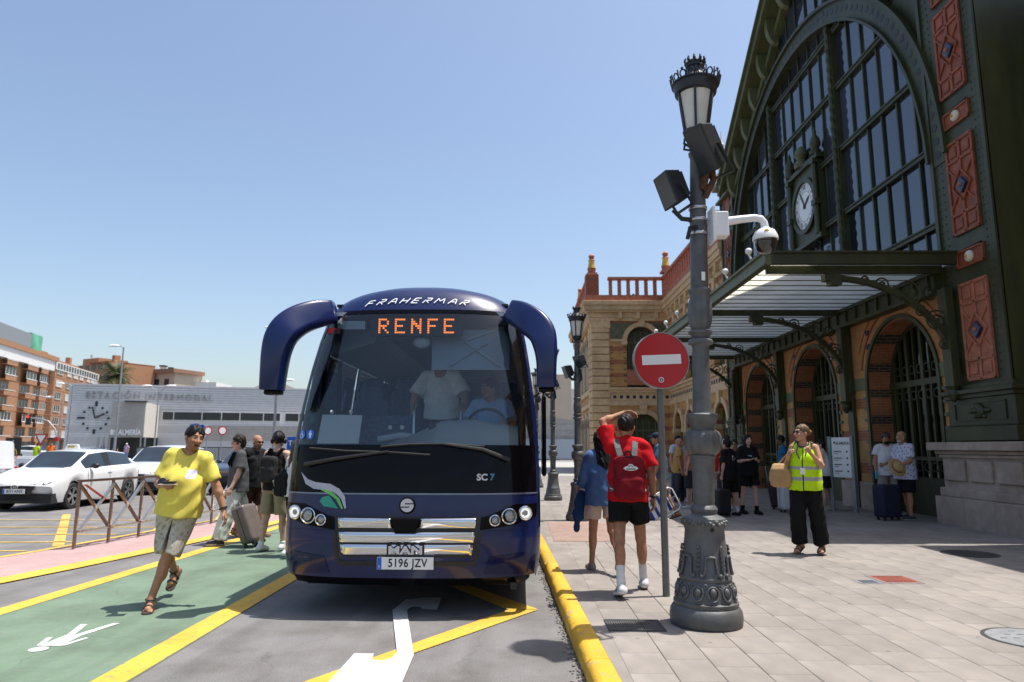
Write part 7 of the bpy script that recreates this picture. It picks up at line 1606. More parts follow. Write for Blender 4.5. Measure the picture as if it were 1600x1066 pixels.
        return b.build('body', skinmat(s.skin), s.root, s.res, col)
    def hand(s, b, i, sg):
        q = s.s*(.88 if s.fem else 1.); d = s.hd[i]; w = s.wr[i]; t = s.thumbs[i]; t = npv(t if t is not None else (0, 1, 0.05)); t = unit(t-d*(t@d)); n = np.cross(t, d)*(1 if sg > 0 else -1); st = s.hands[i]
        c1, c2 = {'relax': (22, 32), 'grip': (75, 85), 'flat': (4, 6), 'half': (45, 50)}[st]
        kk = .006 if s.res < .011 else .012
        for j, (o, L_) in enumerate(((.028, .074), (.009, .082), (-.010, .076), (-.028, .060))):
            m0 = w+d*.012*q+t*o*.55*q; m1 = w+d*(.088-.004*abs(j-1))*q+t*o*q; b.cap(m0, m1, .0135*q, .0115*q, .012)
            a1, a2 = R(c1+3*j), R(c1+c2+5*j); e1 = m1+(d*math.cos(a1)+n*math.sin(a1))*L_*.5*q; e2 = e1+(d*math.cos(a2)+n*math.sin(a2))*L_*.5*q
            b.cap(m1, e1, .0098*q, .0090*q, kk); b.cap(e1, e2, .0090*q, .0076*q, kk)
        t0 = w+d*.025*q+t*.022*q; t1 = t0+unit(d*.75+t*.65+n*.25)*.045*q; t2 = t1+unit(d*.9+t*.15+n*(.45 if st in ('grip', 'half') else .2))*.036*q
        b.cap(t0, t1, .0145*q, .011*q, .012); b.cap(t1, t2, .0105*q, .0085*q, kk)
    def fold(s, a=.004, f=1.):
        r = np.random.RandomState(abs(hash(s.lab)) % 1000 if False else len(s.lab)*7 % 991)
        ph = r.uniform(0, 6, 6)
        def fn(x, y, z): return a*(np.sin(f*(31*x+17*z+9*y)+ph[0])*np.sin(f*(13*z-19*x+21*y)+ph[1])+.7*np.sin(f*(24*z+22*y-11*x)+ph[2])*np.sin(f*(9*z+27*x)+ph[3])+.5*np.sin(f*(52*z+18*x+33*y)+ph[4])*np.sin(f*(20*x-31*y)+ph[5]))
        return fn
    def tee(s, m, name='shirt', inf=.012, hem=-.10, sleeve=.55, flare=.02, loose=.02, neck=.075, vneck=0., color=None, folds=.004, tank=False, flat=.80):
        b = Blob(); q = s.s; s.torso(b, inf, .05, top=not tank); w, B = s.w, s.belly
        rr = (.168*w+inf+loose)*q; fl = min(1.05, flat+B*2.2)
        b.cap(s.tr(0, B*.45, .22), s.tr(0, B*.42, hem), rr*.95, rr, .05, flat=fl, ax=s.F, c1=True)
        if tank:
            for sg in (-1, 1): b.cap(s.tr(sg*.10, -.06, .36), s.tr(sg*.10, .0, .535), .04*q, .034*q, .04); b.cap(s.tr(sg*.10, .06, .36), s.tr(sg*.10, .0, .535), .04*q, .034*q, .04)
        else:
            for i in (0, 1): s.arm(b, i, inf+.004, sleeve, .035, flare)
        b.ell(s.nk+s.U*.045*q+s.F*.035*q, npv((neck, neck*.95, .06+vneck))*q, .012, s.axes, sub=True)
        b.cut(s.tr(0, 0, hem), -s.U)
        if folds: b.folds(s.fold(folds))
        return b.build(name, m, s.root, s.res, color or (lambda v: np.ones((len(v), 3))))
    def bottoms(s, m, name='shorts', frac=.8, inf=.018, flare=.02, wide=0., color=None, folds=.003, skirt=False, top=.12):
        b = Blob(); q = s.s; w = s.w
        b.ell(s.tr(0, -.012, .015), ((.168*w+inf)*q, (.120*w+inf+s.belly*.3)*q, (.14+inf)*q), .04, np.stack([s.X0, s.F0, s.U]))
        if skirt:
            c = (s.hip[0]+s.hip[1])/2; k_ = (s.kn[0]+s.kn[1])/2; b.cap(c+s.U*.02, c+(k_-c)*frac, (.165*w+inf)*q, (.165*w+inf+flare)*q, .04, flat=.8, ax=s.F0, c1=True)
        for i in (0, 1):
            if frac <= 1: b.cap(s.hip[i], s.hip[i]+(s.kn[i]-s.hip[i])*frac, (.090*(.5+.5*w)+inf)*q, (.070+inf+flare)*q, .03, c1=True)
            else: b.cap(s.hip[i], s.kn[i], (.088*(.5+.5*w)+inf)*q, (.060+inf+wide*.6)*q, .03); b.cap(s.kn[i], s.kn[i]+(s.an[i]-s.kn[i])*(frac-1), (.058+inf+wide*.6)*q, (.045+inf+wide)*q, .02, c1=True)
        b.cut(s.tr(0, 0, top), s.U)
        if not skirt and frac < 1.2:
            mk = (s.hip[0]+s.hip[1])*.5*.45+(s.kn[0]+s.kn[1])*.5*.55-s.U*.10*q; b.ell(mk, npv((.016, .3, .26))*q, .02, np.stack([s.X0, s.F0, s.U]), sub=True)
        if folds: b.folds(s.fold(folds, .9))
        return b.build(name, m, s.root, s.res, color or (lambda v: np.ones((len(v), 3))))
    def shoes(s, up=(.75, .75, .75), sole=(.75, .75, .73), sock=None, sockh=.5, stripes=None, big=1.):
        q = s.s*(.92 if s.fem else 1)*big; m = M.setdefault('shoe', cloth('shoe_fabric', (1, 1, 1), bump=.15))
        for i in (0, 1):
            f, u, a = s.ff[i], s.fu[i], s.an[i]; sl = a-u*.085*s.s; sd = np.cross(f, u); b = Blob()
            b.cap(sl+u*.035*q-f*.045*q, sl+u*.030*q+f*.15*q, .044*q, .040*q, .03, flat=.95, ax=u); b.cap(sl+u*.02*q+f*.06*q, sl+u*.02*q+f*.15*q, .048*q, .042*q, .03, flat=.7, ax=u); b.cap(sl+u*.05*q-f*.02*q, a-u*.0*q-f*.012*q, .040*q, .043*q, .03, c1=True); b.cap(a-u*.02*q+f*.02*q, sl+u*.04*q+f*.1*q, .036*q, .03*q, .02); b.cut(sl, -u)
            def col(v, sl=sl, u=u, f=f, sd=sd):
                z = (v-sl)@u/q; y = (v-sl)@f/q; c = np.tile(npv(up), (len(v), 1)); c[z < .024] = sole
                if stripes: mm = (z > .03) & (z < .075) & (np.abs((v-sl)@sd) > .022*q); ss = (y+z*.4-.02)/.022; c[mm & (ss > -1) & (ss < 2.6) & ((ss % 1.2) > .5)] = stripes
                c[z < .006] = npv(sole)*.6; return c
            b.build('shoe', m, s.root, s.res, col)
            if sock:
                b = Blob(); d = unit(s.kn[i]-a); b.cap(a-u*.03*q, a+d*sockh*.25*q, .044*q, .043*q, .01, c1=True); 
                b.build('sock', cloth('sock_fabric', sock, bump=.2) if 'sk%s' % (sock,) not in M else M['sk%s' % (sock,)], s.root, s.res, lambda v: np.ones((len(v), 3)))
    def sandals(s, c=(.05, .03, .02)):
        q = s.s; m = M.setdefault('sandal%s' % (c,), mat('sandal_leather', c, .7, var=.3, scale=20))
        for i in (0, 1):
            f, u, a = s.ff[i], s.fu[i], s.an[i]; sl = a-u*.085*s.s; sd = np.cross(f, u); b = Blob()
            b.cap(sl+u*.006*q-f*.04*q, sl+u*.006*q+f*.15*q, .042*q, .050*q, .02, flat=.5, ax=u); b.cut(sl+u*.012*q, u); b.cut(sl-u*.012*q, -u); so_ = b.build('sandal', m, s.root, s.res)
            q2 = MB()
            for yy, h, wd in ((.105, .058, .046), (.045, .078, .042)): q2.tube([tuple(sl+f*yy*q+sd*wd*q*math.cos(t)+u*(.004+h*math.sin(t))*q) for t in np.linspace(0, PI, 11)], .009*q, 6, flat=tuple(f))
            q2.tube([tuple(a+u*.005*q+(f*.045*math.cos(t)+sd*.042*math.sin(t))*q) for t in np.linspace(0, 2*PI, 15)], .008*q, 6, flat=tuple(u)); q2.build('sandal_strap', m, s.root, smooth=60)
    def hair(s, c=(.012, .009, .007), style='short', vol=0., extra=None, sub=True):
        b = Blob(); q = s.s; HM = np.stack([s.HX, s.HY, s.HZ])
        if style != 'none':
            b.ell(s.HP_(0, -.018, .038), npv((.083+vol, .100+vol, .096+vol))*q, .02, HM)
            if style in ('long', 'bob', 'bun', 'curly'): b.ell(s.HP_(0, -.05, -.02), npv((.078+vol, .06+vol, .08))*q, .03, HM)
        for e in (extra or []): b.cap(s.HP_(*e[0]), s.HP_(*e[1]), e[2]*q, e[3]*q, .02)
        b.ell(s.HP_(0, .105, -.045), npv((.078, .084, .100))*q, .010, HM, sub=True)
        if style == 'short': b.ell(s.HP_(0, .01, -.14), npv((.12, .11, .105))*q, .015, HM, sub=True)
        a = .0035 if vol == 0 else .006
        b.folds(lambda x, y, z: a*(np.sin(90*x+20*z)*np.sin(70*y-15*z)+.6*np.sin(150*x+60*z+90*y)))
        return b.build('hair', hairmat(c), s.root, min(s.res, .016))
    def glasses(s, lens=(.01, .01, .012), up=0., c=None):
        q = MB(); m = mat('lens', lens, .08, 0, var=.5, scale=15, coat=1)
        for sg in (-1, 1):
            base = [s.HP_(sg*.034+.024*math.cos(t), .103-.012*abs(math.cos(t))*(1 if math.cos(t)*sg > 0 else 0)-up*.75, .006+up+.019*math.sin(t)) for t in np.linspace(0, 2*PI, 14, endpoint=False)]
            fr_ = [p+s.HY*.006*s.s for p in base]; q.add([tuple(p) for p in base]+[tuple(p) for p in fr_], [tuple(range(13, -1, -1)), tuple(range(14, 28))]+[(k, (k+1) % 14, 14+(k+1) % 14, 14+k) for k in range(14)])
            q.tube([tuple(s.HP_(sg*.058, .095-up*.75, .01+up)), tuple(s.HP_(sg*.082, .05-up*.4, .012+up*.9)), tuple(s.HP_(sg*.084, -.01, .0+up*.7))], .003, 5)
        q.tube([tuple(s.HP_(-.012, .106-up*.75, .012+up)), tuple(s.HP_(.012, .106-up*.75, .012+up))], .003, 5)
        return q.build('sunglasses', m, s.root, smooth=50)
    def watch(s, i, c='black'):
        d = unit(s.wr[i]-s.el[i]); ce = s.wr[i]-d*.022; q = MB(); a = unit(np.cross(d, (0, 1, .1))); e = np.cross(d, a)
        q.tube([tuple(ce+(a*math.cos(t)+e*math.sin(t))*.034*s.s) for t in np.linspace(0, 2*PI, 17)], .010, 6, cap=False, flat=tuple(d)); q.ball(tuple(ce+e*.036*s.s), .02, 8, 6); q.build('watch', M[c], s.root, smooth=50)
    def item(s, name, label, cat, centre, group=None):
        w = s.root.matrix_basis@V3(tuple(centre)); t = thing(name, label, cat, w, s.root.rotation_euler[2], group); t['c'] = 0; del t['c']; return t, npv(centre)
for p_ in (): pass
bpy.context.view_layer.update()
def upd(): bpy.context.view_layer.update()
def LMB(q, c): q.v = [(a-c[0], b-c[1], d-c[2]) for a, b, d in q.v]; return q

# 1 --- man in the yellow T-shirt
p = P('man in a yellow T-shirt and patterned shorts striding over the green walkway', (-3.50, 7.12, .008), -80, 1.80, legs=[(15, -17, 4, 2, 10), (-12, 3, 44, 44, 10)], arms=[((-.42, -.02, -1), (-.38, .10, -1)), ((.30, .16, -1), (-.50, .86, -.04))], lean=(-.12, .03), twist=-4, head=(42, -2, -6), skin=TAN, w=1.06, shw=.92, belly=.045, res=.0075, hands=('relax', 'half'), thumbs=(None, (.2, .1, 1)))
p.face_opts = dict(open=True, beard=(.27, .145, .09)); p.body()
YEL = cloth('yellow_cotton', (.76, .64, .12), var=.06)
def ycol(v):
    d = v-p.pel; x, y, z = d@p.X/p.s, d@p.F/p.s, d@p.U/p.s; c = np.ones((len(v), 3)); m = (np.abs(x+.10) < .036) & (np.abs(z-.345) < .042) & (y > 0); c[m] = (1.0, 1.22, 9.0); return c
p.tee(YEL, 'tshirt', .012, -.075, .78, .008, .03, .078, color=ycol, folds=.0065)
def camo(v): 
    n = np.sin(v[:, 0]*41+3*np.sin(v[:, 2]*23))*np.sin(v[:, 2]*37+2*np.sin(v[:, 0]*31+v[:, 1]*19))+.5*np.sin(v[:, 0]*83+v[:, 2]*61)*np.sin(v[:, 1]*77); c = np.ones((len(v), 3)); c[n > .52] = (.66, .63, .58); c[n < -.62] = (.82, .82, .80); return c
p.bottoms(cloth('printed_cotton', (.50, .465, .40)), 'shorts', 1.0, .022, .022, color=camo, folds=.005)
p.hair((.010, .008, .008), 'short', .004); p.glasses((.02, .12, .5), .118); p.sandals(); p.watch(0)
t, c = p.item('phone', 'dark phone held with folded papers in the yellow shirt man hand', 'phone', p.wr[1]+p.hd[1]*.10+npv((0, 0, .035))); q = MB(); q.box(c[0]-.07, c[0]+.05, c[1]-.035, c[1]+.035, c[2]-.01, c[2]+.012); LMB(q, c).build('phone_body', M['black'], t, bevel=.004); q = MB(); q.box(c[0]-.08, c[0]+.08, c[1]-.05, c[1]+.05, c[2]-.022, c[2]-.014); LMB(q, c).build('paper', mat('old_paper', (.6, .5, .4), .8), t)
t, c = p.item('bottle', 'dark blue bottle tucked under the yellow shirt man elbow', 'bottle', p.el[1]+npv((-.085, .09, .01))); q = MB(); q.tube([tuple(c+npv((0, -.07, -.01))), tuple(c+npv((-.0, .09, .01)))], [.042, .042], 14); q.tube([tuple(c+npv((0, .09, .01))), tuple(c+npv((0, .12, .012)))], [.03, .028], 12); LMB(q, c).build('bottle_body', mat('navy_plastic', (.012, .018, .06), .3), t, smooth=40)
# 2 --- man in grey T-shirt and pale jeans
p = P('long haired man in a grey T-shirt and wide pale jeans walking left', (-4.68, 11.45, .008), -150, 1.76, legs=[(20, 2, 6, -4, 5), (-16, 2, 22, 18, 5)], arms=[((-.15, .12, -1), (-.15, .45, -1)), ((.18, -.30, -1), (.05, .30, -1))], head=(8, -4, 0), skin=PALE, res=.0115)
p.body(); p.tee(cloth('grey_cotton', (.085, .085, .092)), 'tshirt', .014, -.10, .75, .03, .03); p.bottoms(cloth('pale_denim', (.55, .60, .54)), 'trousers', 1.98, .018, .02, .055, folds=.006); p.hair((.016, .010, .007), 'bob', .008); p.glasses((.10, .08, .07)); p.shoes((.07, .07, .09), (.6, .6, .6)); p.watch(1)
def backpack(p, label, m, side=0., sc=1., shape='std', strap=None, emblem=None, y0=-.18, z0=.26):
    t, c = p.item('backpack', label, 'backpack', p.tr(side, y0, z0)); b = Blob(); ax = p.axes
    b.box(c, npv((.15, .085, .22))*sc, .07*sc, .02, ax); b.box(c+(-p.F*.07-p.U*.08)*sc, npv((.12, .04, .11))*sc, .035*sc, .03, ax); b.folds(p.fold(.004)); b.p = [tuple((x-c if isinstance(x, np.ndarray) and x.shape == (3,) and k == 1 else x) for k, x in enumerate(pp)) for pp in b.p]; b.lo = b.lo-c; b.hi = b.hi-c
    b.build('bag_body', m, t, min(p.res*1.1, .012), lambda v: np.ones((len(v), 3)))
    for sg in (-1, 1): q = MB(); q.tube([tuple(p.tr(side+sg*.09, y0+.02, z0+.20)), tuple(p.tr(side+sg*.10, -.04, .56)), tuple(p.tr(side+sg*.11, .08, .52)), tuple(p.tr(side+sg*.125, .145, .36)), tuple(p.tr(side+sg*.16, .06, .18)), tuple(p.tr(side+sg*.14, y0+.05, z0-.18))], .022, 8, flat=tuple(p.X)); LMB(q, c).build('strap', strap or m, t, smooth=60)
    q = MB(); q.tube([tuple(p.tr(side+.03*math.cos(a), y0+.06, z0+.21+.05*math.sin(a))) for a in np.linspace(0, PI, 9)], .010, 6); LMB(q, c).build('top_loop', strap or m, t, smooth=50)
    q = MB(); q.tube([tuple(p.tr(side+.12*math.cos(a)*sc, y0-.088*sc-.0, z0+.02+.17*math.sin(a)*sc)) for a in np.linspace(.15, PI-.15, 14)], .005, 5); LMB(q, c).build('zip', M['black'], t)
    return t, c
backpack(p, 'black backpack on the back of the grey shirted man', cloth('black_nylon', (.014, .014, .016)), .05)
# 3 --- bald man
p = P('bald man in dark glasses and dark clothes behind the grey shirted man', (-4.78, 12.35, .02), -25, 1.74, legs=[(12, 3, 5, 0, 5), (-10, 3, 14, 14, 5)], head=(-5, -8, 0), skin=TAN, w=1.1, res=.0125); p.face_opts = dict(beard=(.2, .12, .08)); p.body(); p.tee(cloth('black_cotton', (.016, .016, .018)), 'tshirt', .014, -.12, .7, .025, .03); p.bottoms(cloth('maroon_cotton', (.05, .025, .02)), 'shorts', .95, .022, .03); p.glasses(); p.sandals((.14, .08, .05))
# 4 --- man with headphones
p = P('man in a black tank top and khaki shorts with headphones, seen from behind', (-3.80, 10.72, .008), 72, 1.75, legs=[(-4, 3, 6, 4, 5), (8, 3, 6, 0, 5)], arms=[((-.30, .02, -1), (-.16, .38, -1)), ((.25, .05, -1), (.05, .5, -1))], head=(28, 6, 0), skin=PALE, res=.011, hands=('grip', 'relax')); p.body(); p.tee(cloth('black_jersey', (.014, .014, .015)), 'tank_top', .012, -.06, tank=True, loose=.02, folds=.004); p.bottoms(cloth('khaki_cotton', (.30, .25, .16)), 'shorts', .92, .02, .03); p.hair((.010, .008, .007), 'short', .003); p.shoes((.72, .72, .70), sock=(.7, .7, .7), sockh=.22)
q = MB(); q.tube([tuple(p.HP_(.092*math.cos(a), -.01, .03+.118*math.sin(a))) for a in np.linspace(-.1, PI+.1, 16)], .009, 6)
for sg in (-1, 1): q.ball(tuple(p.HP_(sg*.096, -.005, -.01)), .038*p.s, 12, 8, (.6, 1, 1.15))
q.build('headphones', M['black'], p.root, smooth=50)
backpack(p, 'dark grey backpack worn by the man with headphones', cloth('charcoal_nylon', (.035, .033, .035)), 0, .92)
def suitcase(label, loc, rz, m, h=.62, w_=.40, d=.25, handle=True, tilt=0., group='travel suitcases on wheels', trim=None):
    t = thing('suitcase', label, 'suitcase', loc, rz, group); t.rotation_euler = (tilt, 0, rz)
    b = Blob(); b.box((0, 0, .06+h/2), (w_/2, d/2, h/2), .05, .01); b.folds(lambda x, y, z: .003*np.sin(x*150)*(np.abs(x) < w_*.4)+0*y+0*z); b.build('shell', m, t, .012)
    q = MB(); 
    for x in (-w_*.36, w_*.36):
        for y in (-d*.3, d*.3): q.tube([(x-.012, y, .03), (x+.012, y, .03)], .03, 10); q.box(x-.008, x+.008, y-.02, y+.02, .03, .07)
    q.build('castor', M['black'], t)['kind'] = 'stuff'; q = MB(); q.box(-.004, .004, -d/2-.004, d/2+.004, .08, h+.04) if False else q.box(-w_/2-.003, w_/2+.003, -.006, .006, .10, h+.02); q.build('zip_line', M['black'], t)
    if trim: q = MB(); q.box(-w_*.14, w_*.14, -d/2-.012, d/2+.012, .07, h+.05); q.build('centre_band', trim, t, bevel=.02)
    if handle:
        q = MB()
        for x in (-.08, .08): q.tube([(x, d*.35, h+.04), (x, d*.35, h+.40)], .009, 6)
        q.tube([(-.1, d*.35, h+.40), (.1, d*.35, h+.40)], .016, 8); q.build('pull_handle', M['galv'], t)
    return t
suitcase('grey brown hard shell suitcase pulled by the man with headphones', (-4.22, 11.15, .03), R(80), mat('taupe_shell', (.13, .105, .095), .4, var=.1), .60, .40, .24, tilt=R(-24))
# 5 --- woman with the drawstring bag, partly behind the coach
p = P('woman in a white T-shirt and black shorts half hidden by the coach', (-3.33, 10.25, .008), 60, 1.64, legs=[(10, 2, 5, 0, 5), (-8, 2, 14, 12, 5)], arms=[((-.2, .2, -1), (-.1, .8, -.5)), ((.2, 0, -1), (.1, .3, -1))], skin=TAN, fem=True, res=.0115); p.body(); p.tee(cloth('white_cotton', (.62, .60, .62)), 'tshirt', .012, -.06, .7, .025, .02); p.bottoms(cloth('black_lycra', (.014, .014, .015)), 'shorts', .85, .010, .008); p.shoes((.74, .74, .73), sock=(.7, .7, .7), sockh=.15)
p.hair((.09, .05, .022), 'curly', .012, [((-.04, -.07, -.05), (-.06, -.1, -.28), .06, .05), ((.04, -.07, -.05), (.06, -.1, -.26), .06, .05)])
t, c = p.item('drawstring_bag', 'black drawstring bag with a white three stripe emblem on the woman by the coach', 'bag', p.tr(-.17, -.10, .14)); b = Blob(); b.box((0, 0, -.02), (.15, .075, .17), .06, .02); b.ell((0, 0, .15), (.05, .05, .06), .06); b.folds(p.fold(.006)); b.build('bag_body', cloth('bag_nylon', (.014, .014, .016)), t, .011, lambda v: np.ones((len(v), 3)))
q = MB(); v, f = text('adidas', .10, bold=.003); q.add([(-.155, -p_[0]*.55, p_[1]*.8-.10) for p_ in v], f)
for k in range(3): q.add([(-.155, .07-k*.045-.0, -.05), (-.155, .07-k*.045-.03, -.05), (-.155, .045-k*.045-.03, -.03+.03*(k+.2)), (-.155, .06-k*.045-.03+.012, -.02+.03*(k+.4))], [(0, 1, 2, 3)])
q.build('bag_emblem', M['sign_white'], t); q = MB(); q.tube([(0, 0, .18), tuple(p.tr(-.1, 0, .54)-c), tuple(p.tr(-.06, .11, .4)-c)], .007, 5); q.build('cord', M['black'], t)

# 6 --- man in red with the maroon backpack
p = P('man in red T-shirt and black shorts, from behind, one hand on his head', (1.10, 7.22, PZ), 93, 1.77, legs=[(-15, 4, 8, 14, 4), (15, 7, 4, 0, 10)], arms=[((-.20, .36, .92), (.66, .10, .26), (.85, -.2, -.05)), ((.26, -.08, -1), (.10, .16, -1))], lean=(0, .02), head=(-14, 2, 0), skin=TAN, w=.95, shw=.94, res=.0078, hands=('relax', 'relax'), thumbs=((-.2, -.6, .5), None)); p.body(); p.tee(cloth('red_cotton', (.52, .012, .018)), 'tshirt', .016, -.06, .75, .032, .03, .072, folds=.0055); p.bottoms(cloth('black_shorts', (.013, .013, .014), bump=.15), 'shorts', .58, .02, .022, folds=.004); p.hair((.014, .010, .008), 'short', .004); p.watch(1)
M['sk%s' % ((.72, .72, .72),)] = cloth('sock_white', (.72, .72, .72), bump=.3); p.shoes((.62, .62, .64), (.76, .76, .76), (.72, .72, .72), .75, stripes=(.03, .03, .04))
q = MB(); q.tube([tuple(p.nk+p.U*.012+(p.X*.072*math.cos(a)+p.F*(.066*math.sin(a)+.01))*p.s) for a in np.linspace(0, 2*PI, 20)], .010, 6, cap=False); q.build('collar', M['sign_white'], p.root, smooth=60)
t, c = p.item('backpack', 'maroon backpack with grey straps and a white emblem on the red shirted man', 'backpack', p.tr(-.03, -.215, .20)); b = Blob(); ax = p.axes
b.box((0, 0, -.02), (.155, .085, .215), .075, .02); b.box((0, -.07, -.11), (.125, .045, .10), .04, .035); b.folds(lambda x, y, z: .004*np.sin(40*x+25*z)*np.sin(30*z-20*x)); b.build('bag_body', cloth('maroon_canvas', (.20, .012, .020), bump=.35), t, .0085, lambda v: np.ones((len(v), 3)))
q = MB(); q.tube([(.158*math.cos(a), -.05, .03+.165*math.sin(a)) for a in np.linspace(-.4, PI+.4, 24)], .006, 5); q.build('zip', M['black'], t)
q = MB(); em = [(-.075, .0), (-.05, .018), (-.03, .022), (-.015, .042), (.015, .042), (.03, .022), (.05, .018), (.075, .0), (.05, -.016), (.0, -.024), (-.05, -.016)]; q.add([(x, -.100, .075+z) for x, z in em]+[(x, -.09, .075+z) for x, z in em], [tuple(range(11))]+[(k, (k+1) % 11, 11+(k+1) % 11, 11+k) for k in range(11)]); eb_ = q.build('emblem', M['sign_white'], t)
q = MB(); q.ring((0, .080), .020, .006, (-.1035, -.1015), .2, PI-.2, 10, 'XZ'); q.add([(-.05, -.1025, .074), (.05, -.1025, .074), (.045, -.1025, .064), (-.045, -.1025, .064)], [(0, 1, 2, 3)]); q.build('emblem_mark', M['black'], eb_)
STP = mat('strap_grey', (.10, .105, .11), .8, var=.15, scale=30, bump=.2)
for sg in (-1, 1):
    q = MB()
    pts = [p.tr(-.03+sg*.07, -.155, .39), p.tr(-.03+sg*.085, -.115, .47), p.tr(-.02+sg*.10, -.045, .555), p.tr(sg*.11, .06, .545), p.tr(sg*.12, .14, .40), p.tr(sg*.16, .10, .2), p.tr(sg*.18, -.03, .1), p.tr(-.03+sg*.15, -.15, .05)]
    pts = [V3(tuple(a_)) for a_ in pts]
    for a_, b_ in zip(pts[:-1], pts[1:]): q.bar(a_, b_+(b_-a_)*.08, .062, .014, tuple(p.U*.2-p.F))
    LMB(q, c).build('strap', STP, t, bevel=.004)
q = MB(); q.tube([(.035*math.cos(a), .03, .185+.06*math.sin(a)) for a in np.linspace(0, PI, 10)], .008, 6); q.build('top_loop', M['black'], t)
# 7 --- dark haired girl beside him
p = P('young woman with long black hair, denim shirt and pale shorts walking away', (.97, 8.45, PZ), 97, 1.62, legs=[(10, 2, 4, 0, 5), (-14, 1, 34, 40, 5)], arms=[((-.28, .05, -1), (-.05, .75, -.6)), ((.15, .05, -1), (0, .3, -1))], head=(10, -4, 0), skin=TAN, fem=True, res=.009); p.body(); p.tee(cloth('denim_blue', (.075, .14, .30)), 'denim_shirt', .020, -.13, 1.5, .02, .035, folds=.006); p.bottoms(cloth('pale_pink_cotton', (.58, .44, .38)), 'shorts', .62, .022, .03); p.hair((.008, .006, .006), 'long', .008, [((0, -.06, 0), (.0, -.12, -.30), .085, .075), ((-.05, -.05, -.05), (-.07, -.09, -.36), .05, .04), ((.05, -.05, -.05), (.06, -.1, -.38), .05, .035)]); p.shoes((.30, .28, .26), (.5, .48, .45))
t, c = p.item('jacket', 'dark denim jacket hanging from the young woman left hand', 'jacket', p.wr[0]+npv((-.02, -.06, -.3))); b = Blob(); b.cap((.03, 0, .24), (-.02, -.05, .0), .055, .07, .04, flat=.6, ax=(0, 1, 0)); b.cap((-.02, -.05, 0), (-.05, -.10, -.16), .05, .035, .04, flat=.6, ax=(0, 1, 0)); b.folds(p.fold(.007)); b.build('folded_cloth', cloth('dark_denim', (.02, .05, .13)), t, .010, lambda v: np.ones((len(v), 3)))
# 8 --- woman in the hi-vis vest
p = P('blonde woman in a yellow reflective vest, black trousers and sunglasses', (3.98, 9.80, PZ), -128, 1.71, legs=[(-6, 3, 4, 2, 5), (10, 4, 24, 22, 12)], arms=[((-.36, .38, -1), (.52, .62, .86), (.35, .3, .6)), ((.36, .05, -1), (-.52, .82, .85), (-.4, .4, .4))], head=(-34, 4, 0), skin=SKIN, fem=True, res=.0085, hands=('grip', 'half'), thumbs=((0, .2, 1), (0, .1, 1))); p.body(); p.tee(cloth('grey_top', (.10, .085, .08)), 'top', .008, -.04, tank=True, loose=.008, folds=.002)
def vest(v):
    d = v-p.pel; x, y, z = d@p.X/p.s, d@p.F/p.s, d@p.U/p.s; c = np.ones((len(v), 3)); st = (np.abs(z-.205) < .024) | (np.abs(z-.055) < .024); c[st] = npv((.36, .36, .36))/npv((.52, .78, .02)); zp = (np.abs(x+.02) < .007) & (y > 0); c[zp] = npv((.03, .03, .03))/npv((.52, .78, .02)); return c
b_ = p.tee(cloth('hi_vis_yellow', (.52, .78, .02), var=.04, bump=.1), 'reflective_vest', .022, -.11, tank=True, loose=.035, neck=.085, vneck=.10, color=vest, folds=.006, flat=.86)
p.bottoms(cloth('black_viscose', (.012, .012, .013), bump=.1), 'trousers', 1.97, .02, .02, .045, folds=.006); p.hair((.16, .10, .05), 'short', .0, [((0, -.09, .02), (0, -.135, .02), .04, .038)]); p.glasses(); p.sandals((.10, .05, .03))
q = MB(); q.tube([tuple(p.tr(-.06, .05, .545)), tuple(p.tr(-.07, .14, .42)), tuple(p.tr(-.02, .165, .25))], .008, 5); q.tube([tuple(p.tr(.06, .05, .545)), tuple(p.tr(.06, .15, .42)), tuple(p.tr(-.02, .165, .25))], .008, 5); q.build('lanyard', mat('lanyard_purple', (.06, .03, .2), .6), p.root); q = MB(); cc = p.tr(-.02, .205, .16); q.box(cc[0]-.03, cc[0]+.03, cc[1]-.004, cc[1]+.004, cc[2]-.045, cc[2]+.045); q.build('badge', M['sign_white'], p.root)
t, c = p.item('tote_bag', 'tan fabric tote bag hanging from the shoulder of the woman in the vest', 'bag', p.tr(.31, .10, .08)); b = Blob(); b.box((0, 0, -.02), (.15, .085, .13), .06, .02); b.box((.01, 0, .10), (.11, .05, .07), .04, .05); b.folds(lambda x, y, z: .010*np.sin(28*y+16*z)*np.sin(21*z-13*y)+.005*np.sin(60*y+30*z)*np.sin(50*z)); b.build('bag_body', cloth('tan_fabric', (.42, .27, .13), bump=.4), t, .0095, lambda v: np.ones((len(v), 3))); q = MB(); q.tube([(.08, -.02, .12), tuple(p.tr(.19, -.03, .45)-c), tuple(p.tr(.14, .0, .555)-c), tuple(p.tr(.14, .11, .47)-c), (-.09, .02, .12)], .012, 6, flat=(0, 1, 0)); q.build('handle', M.setdefault('tan_strap', mat('tan_strap', (.36, .22, .10), .8)), t, smooth=50)
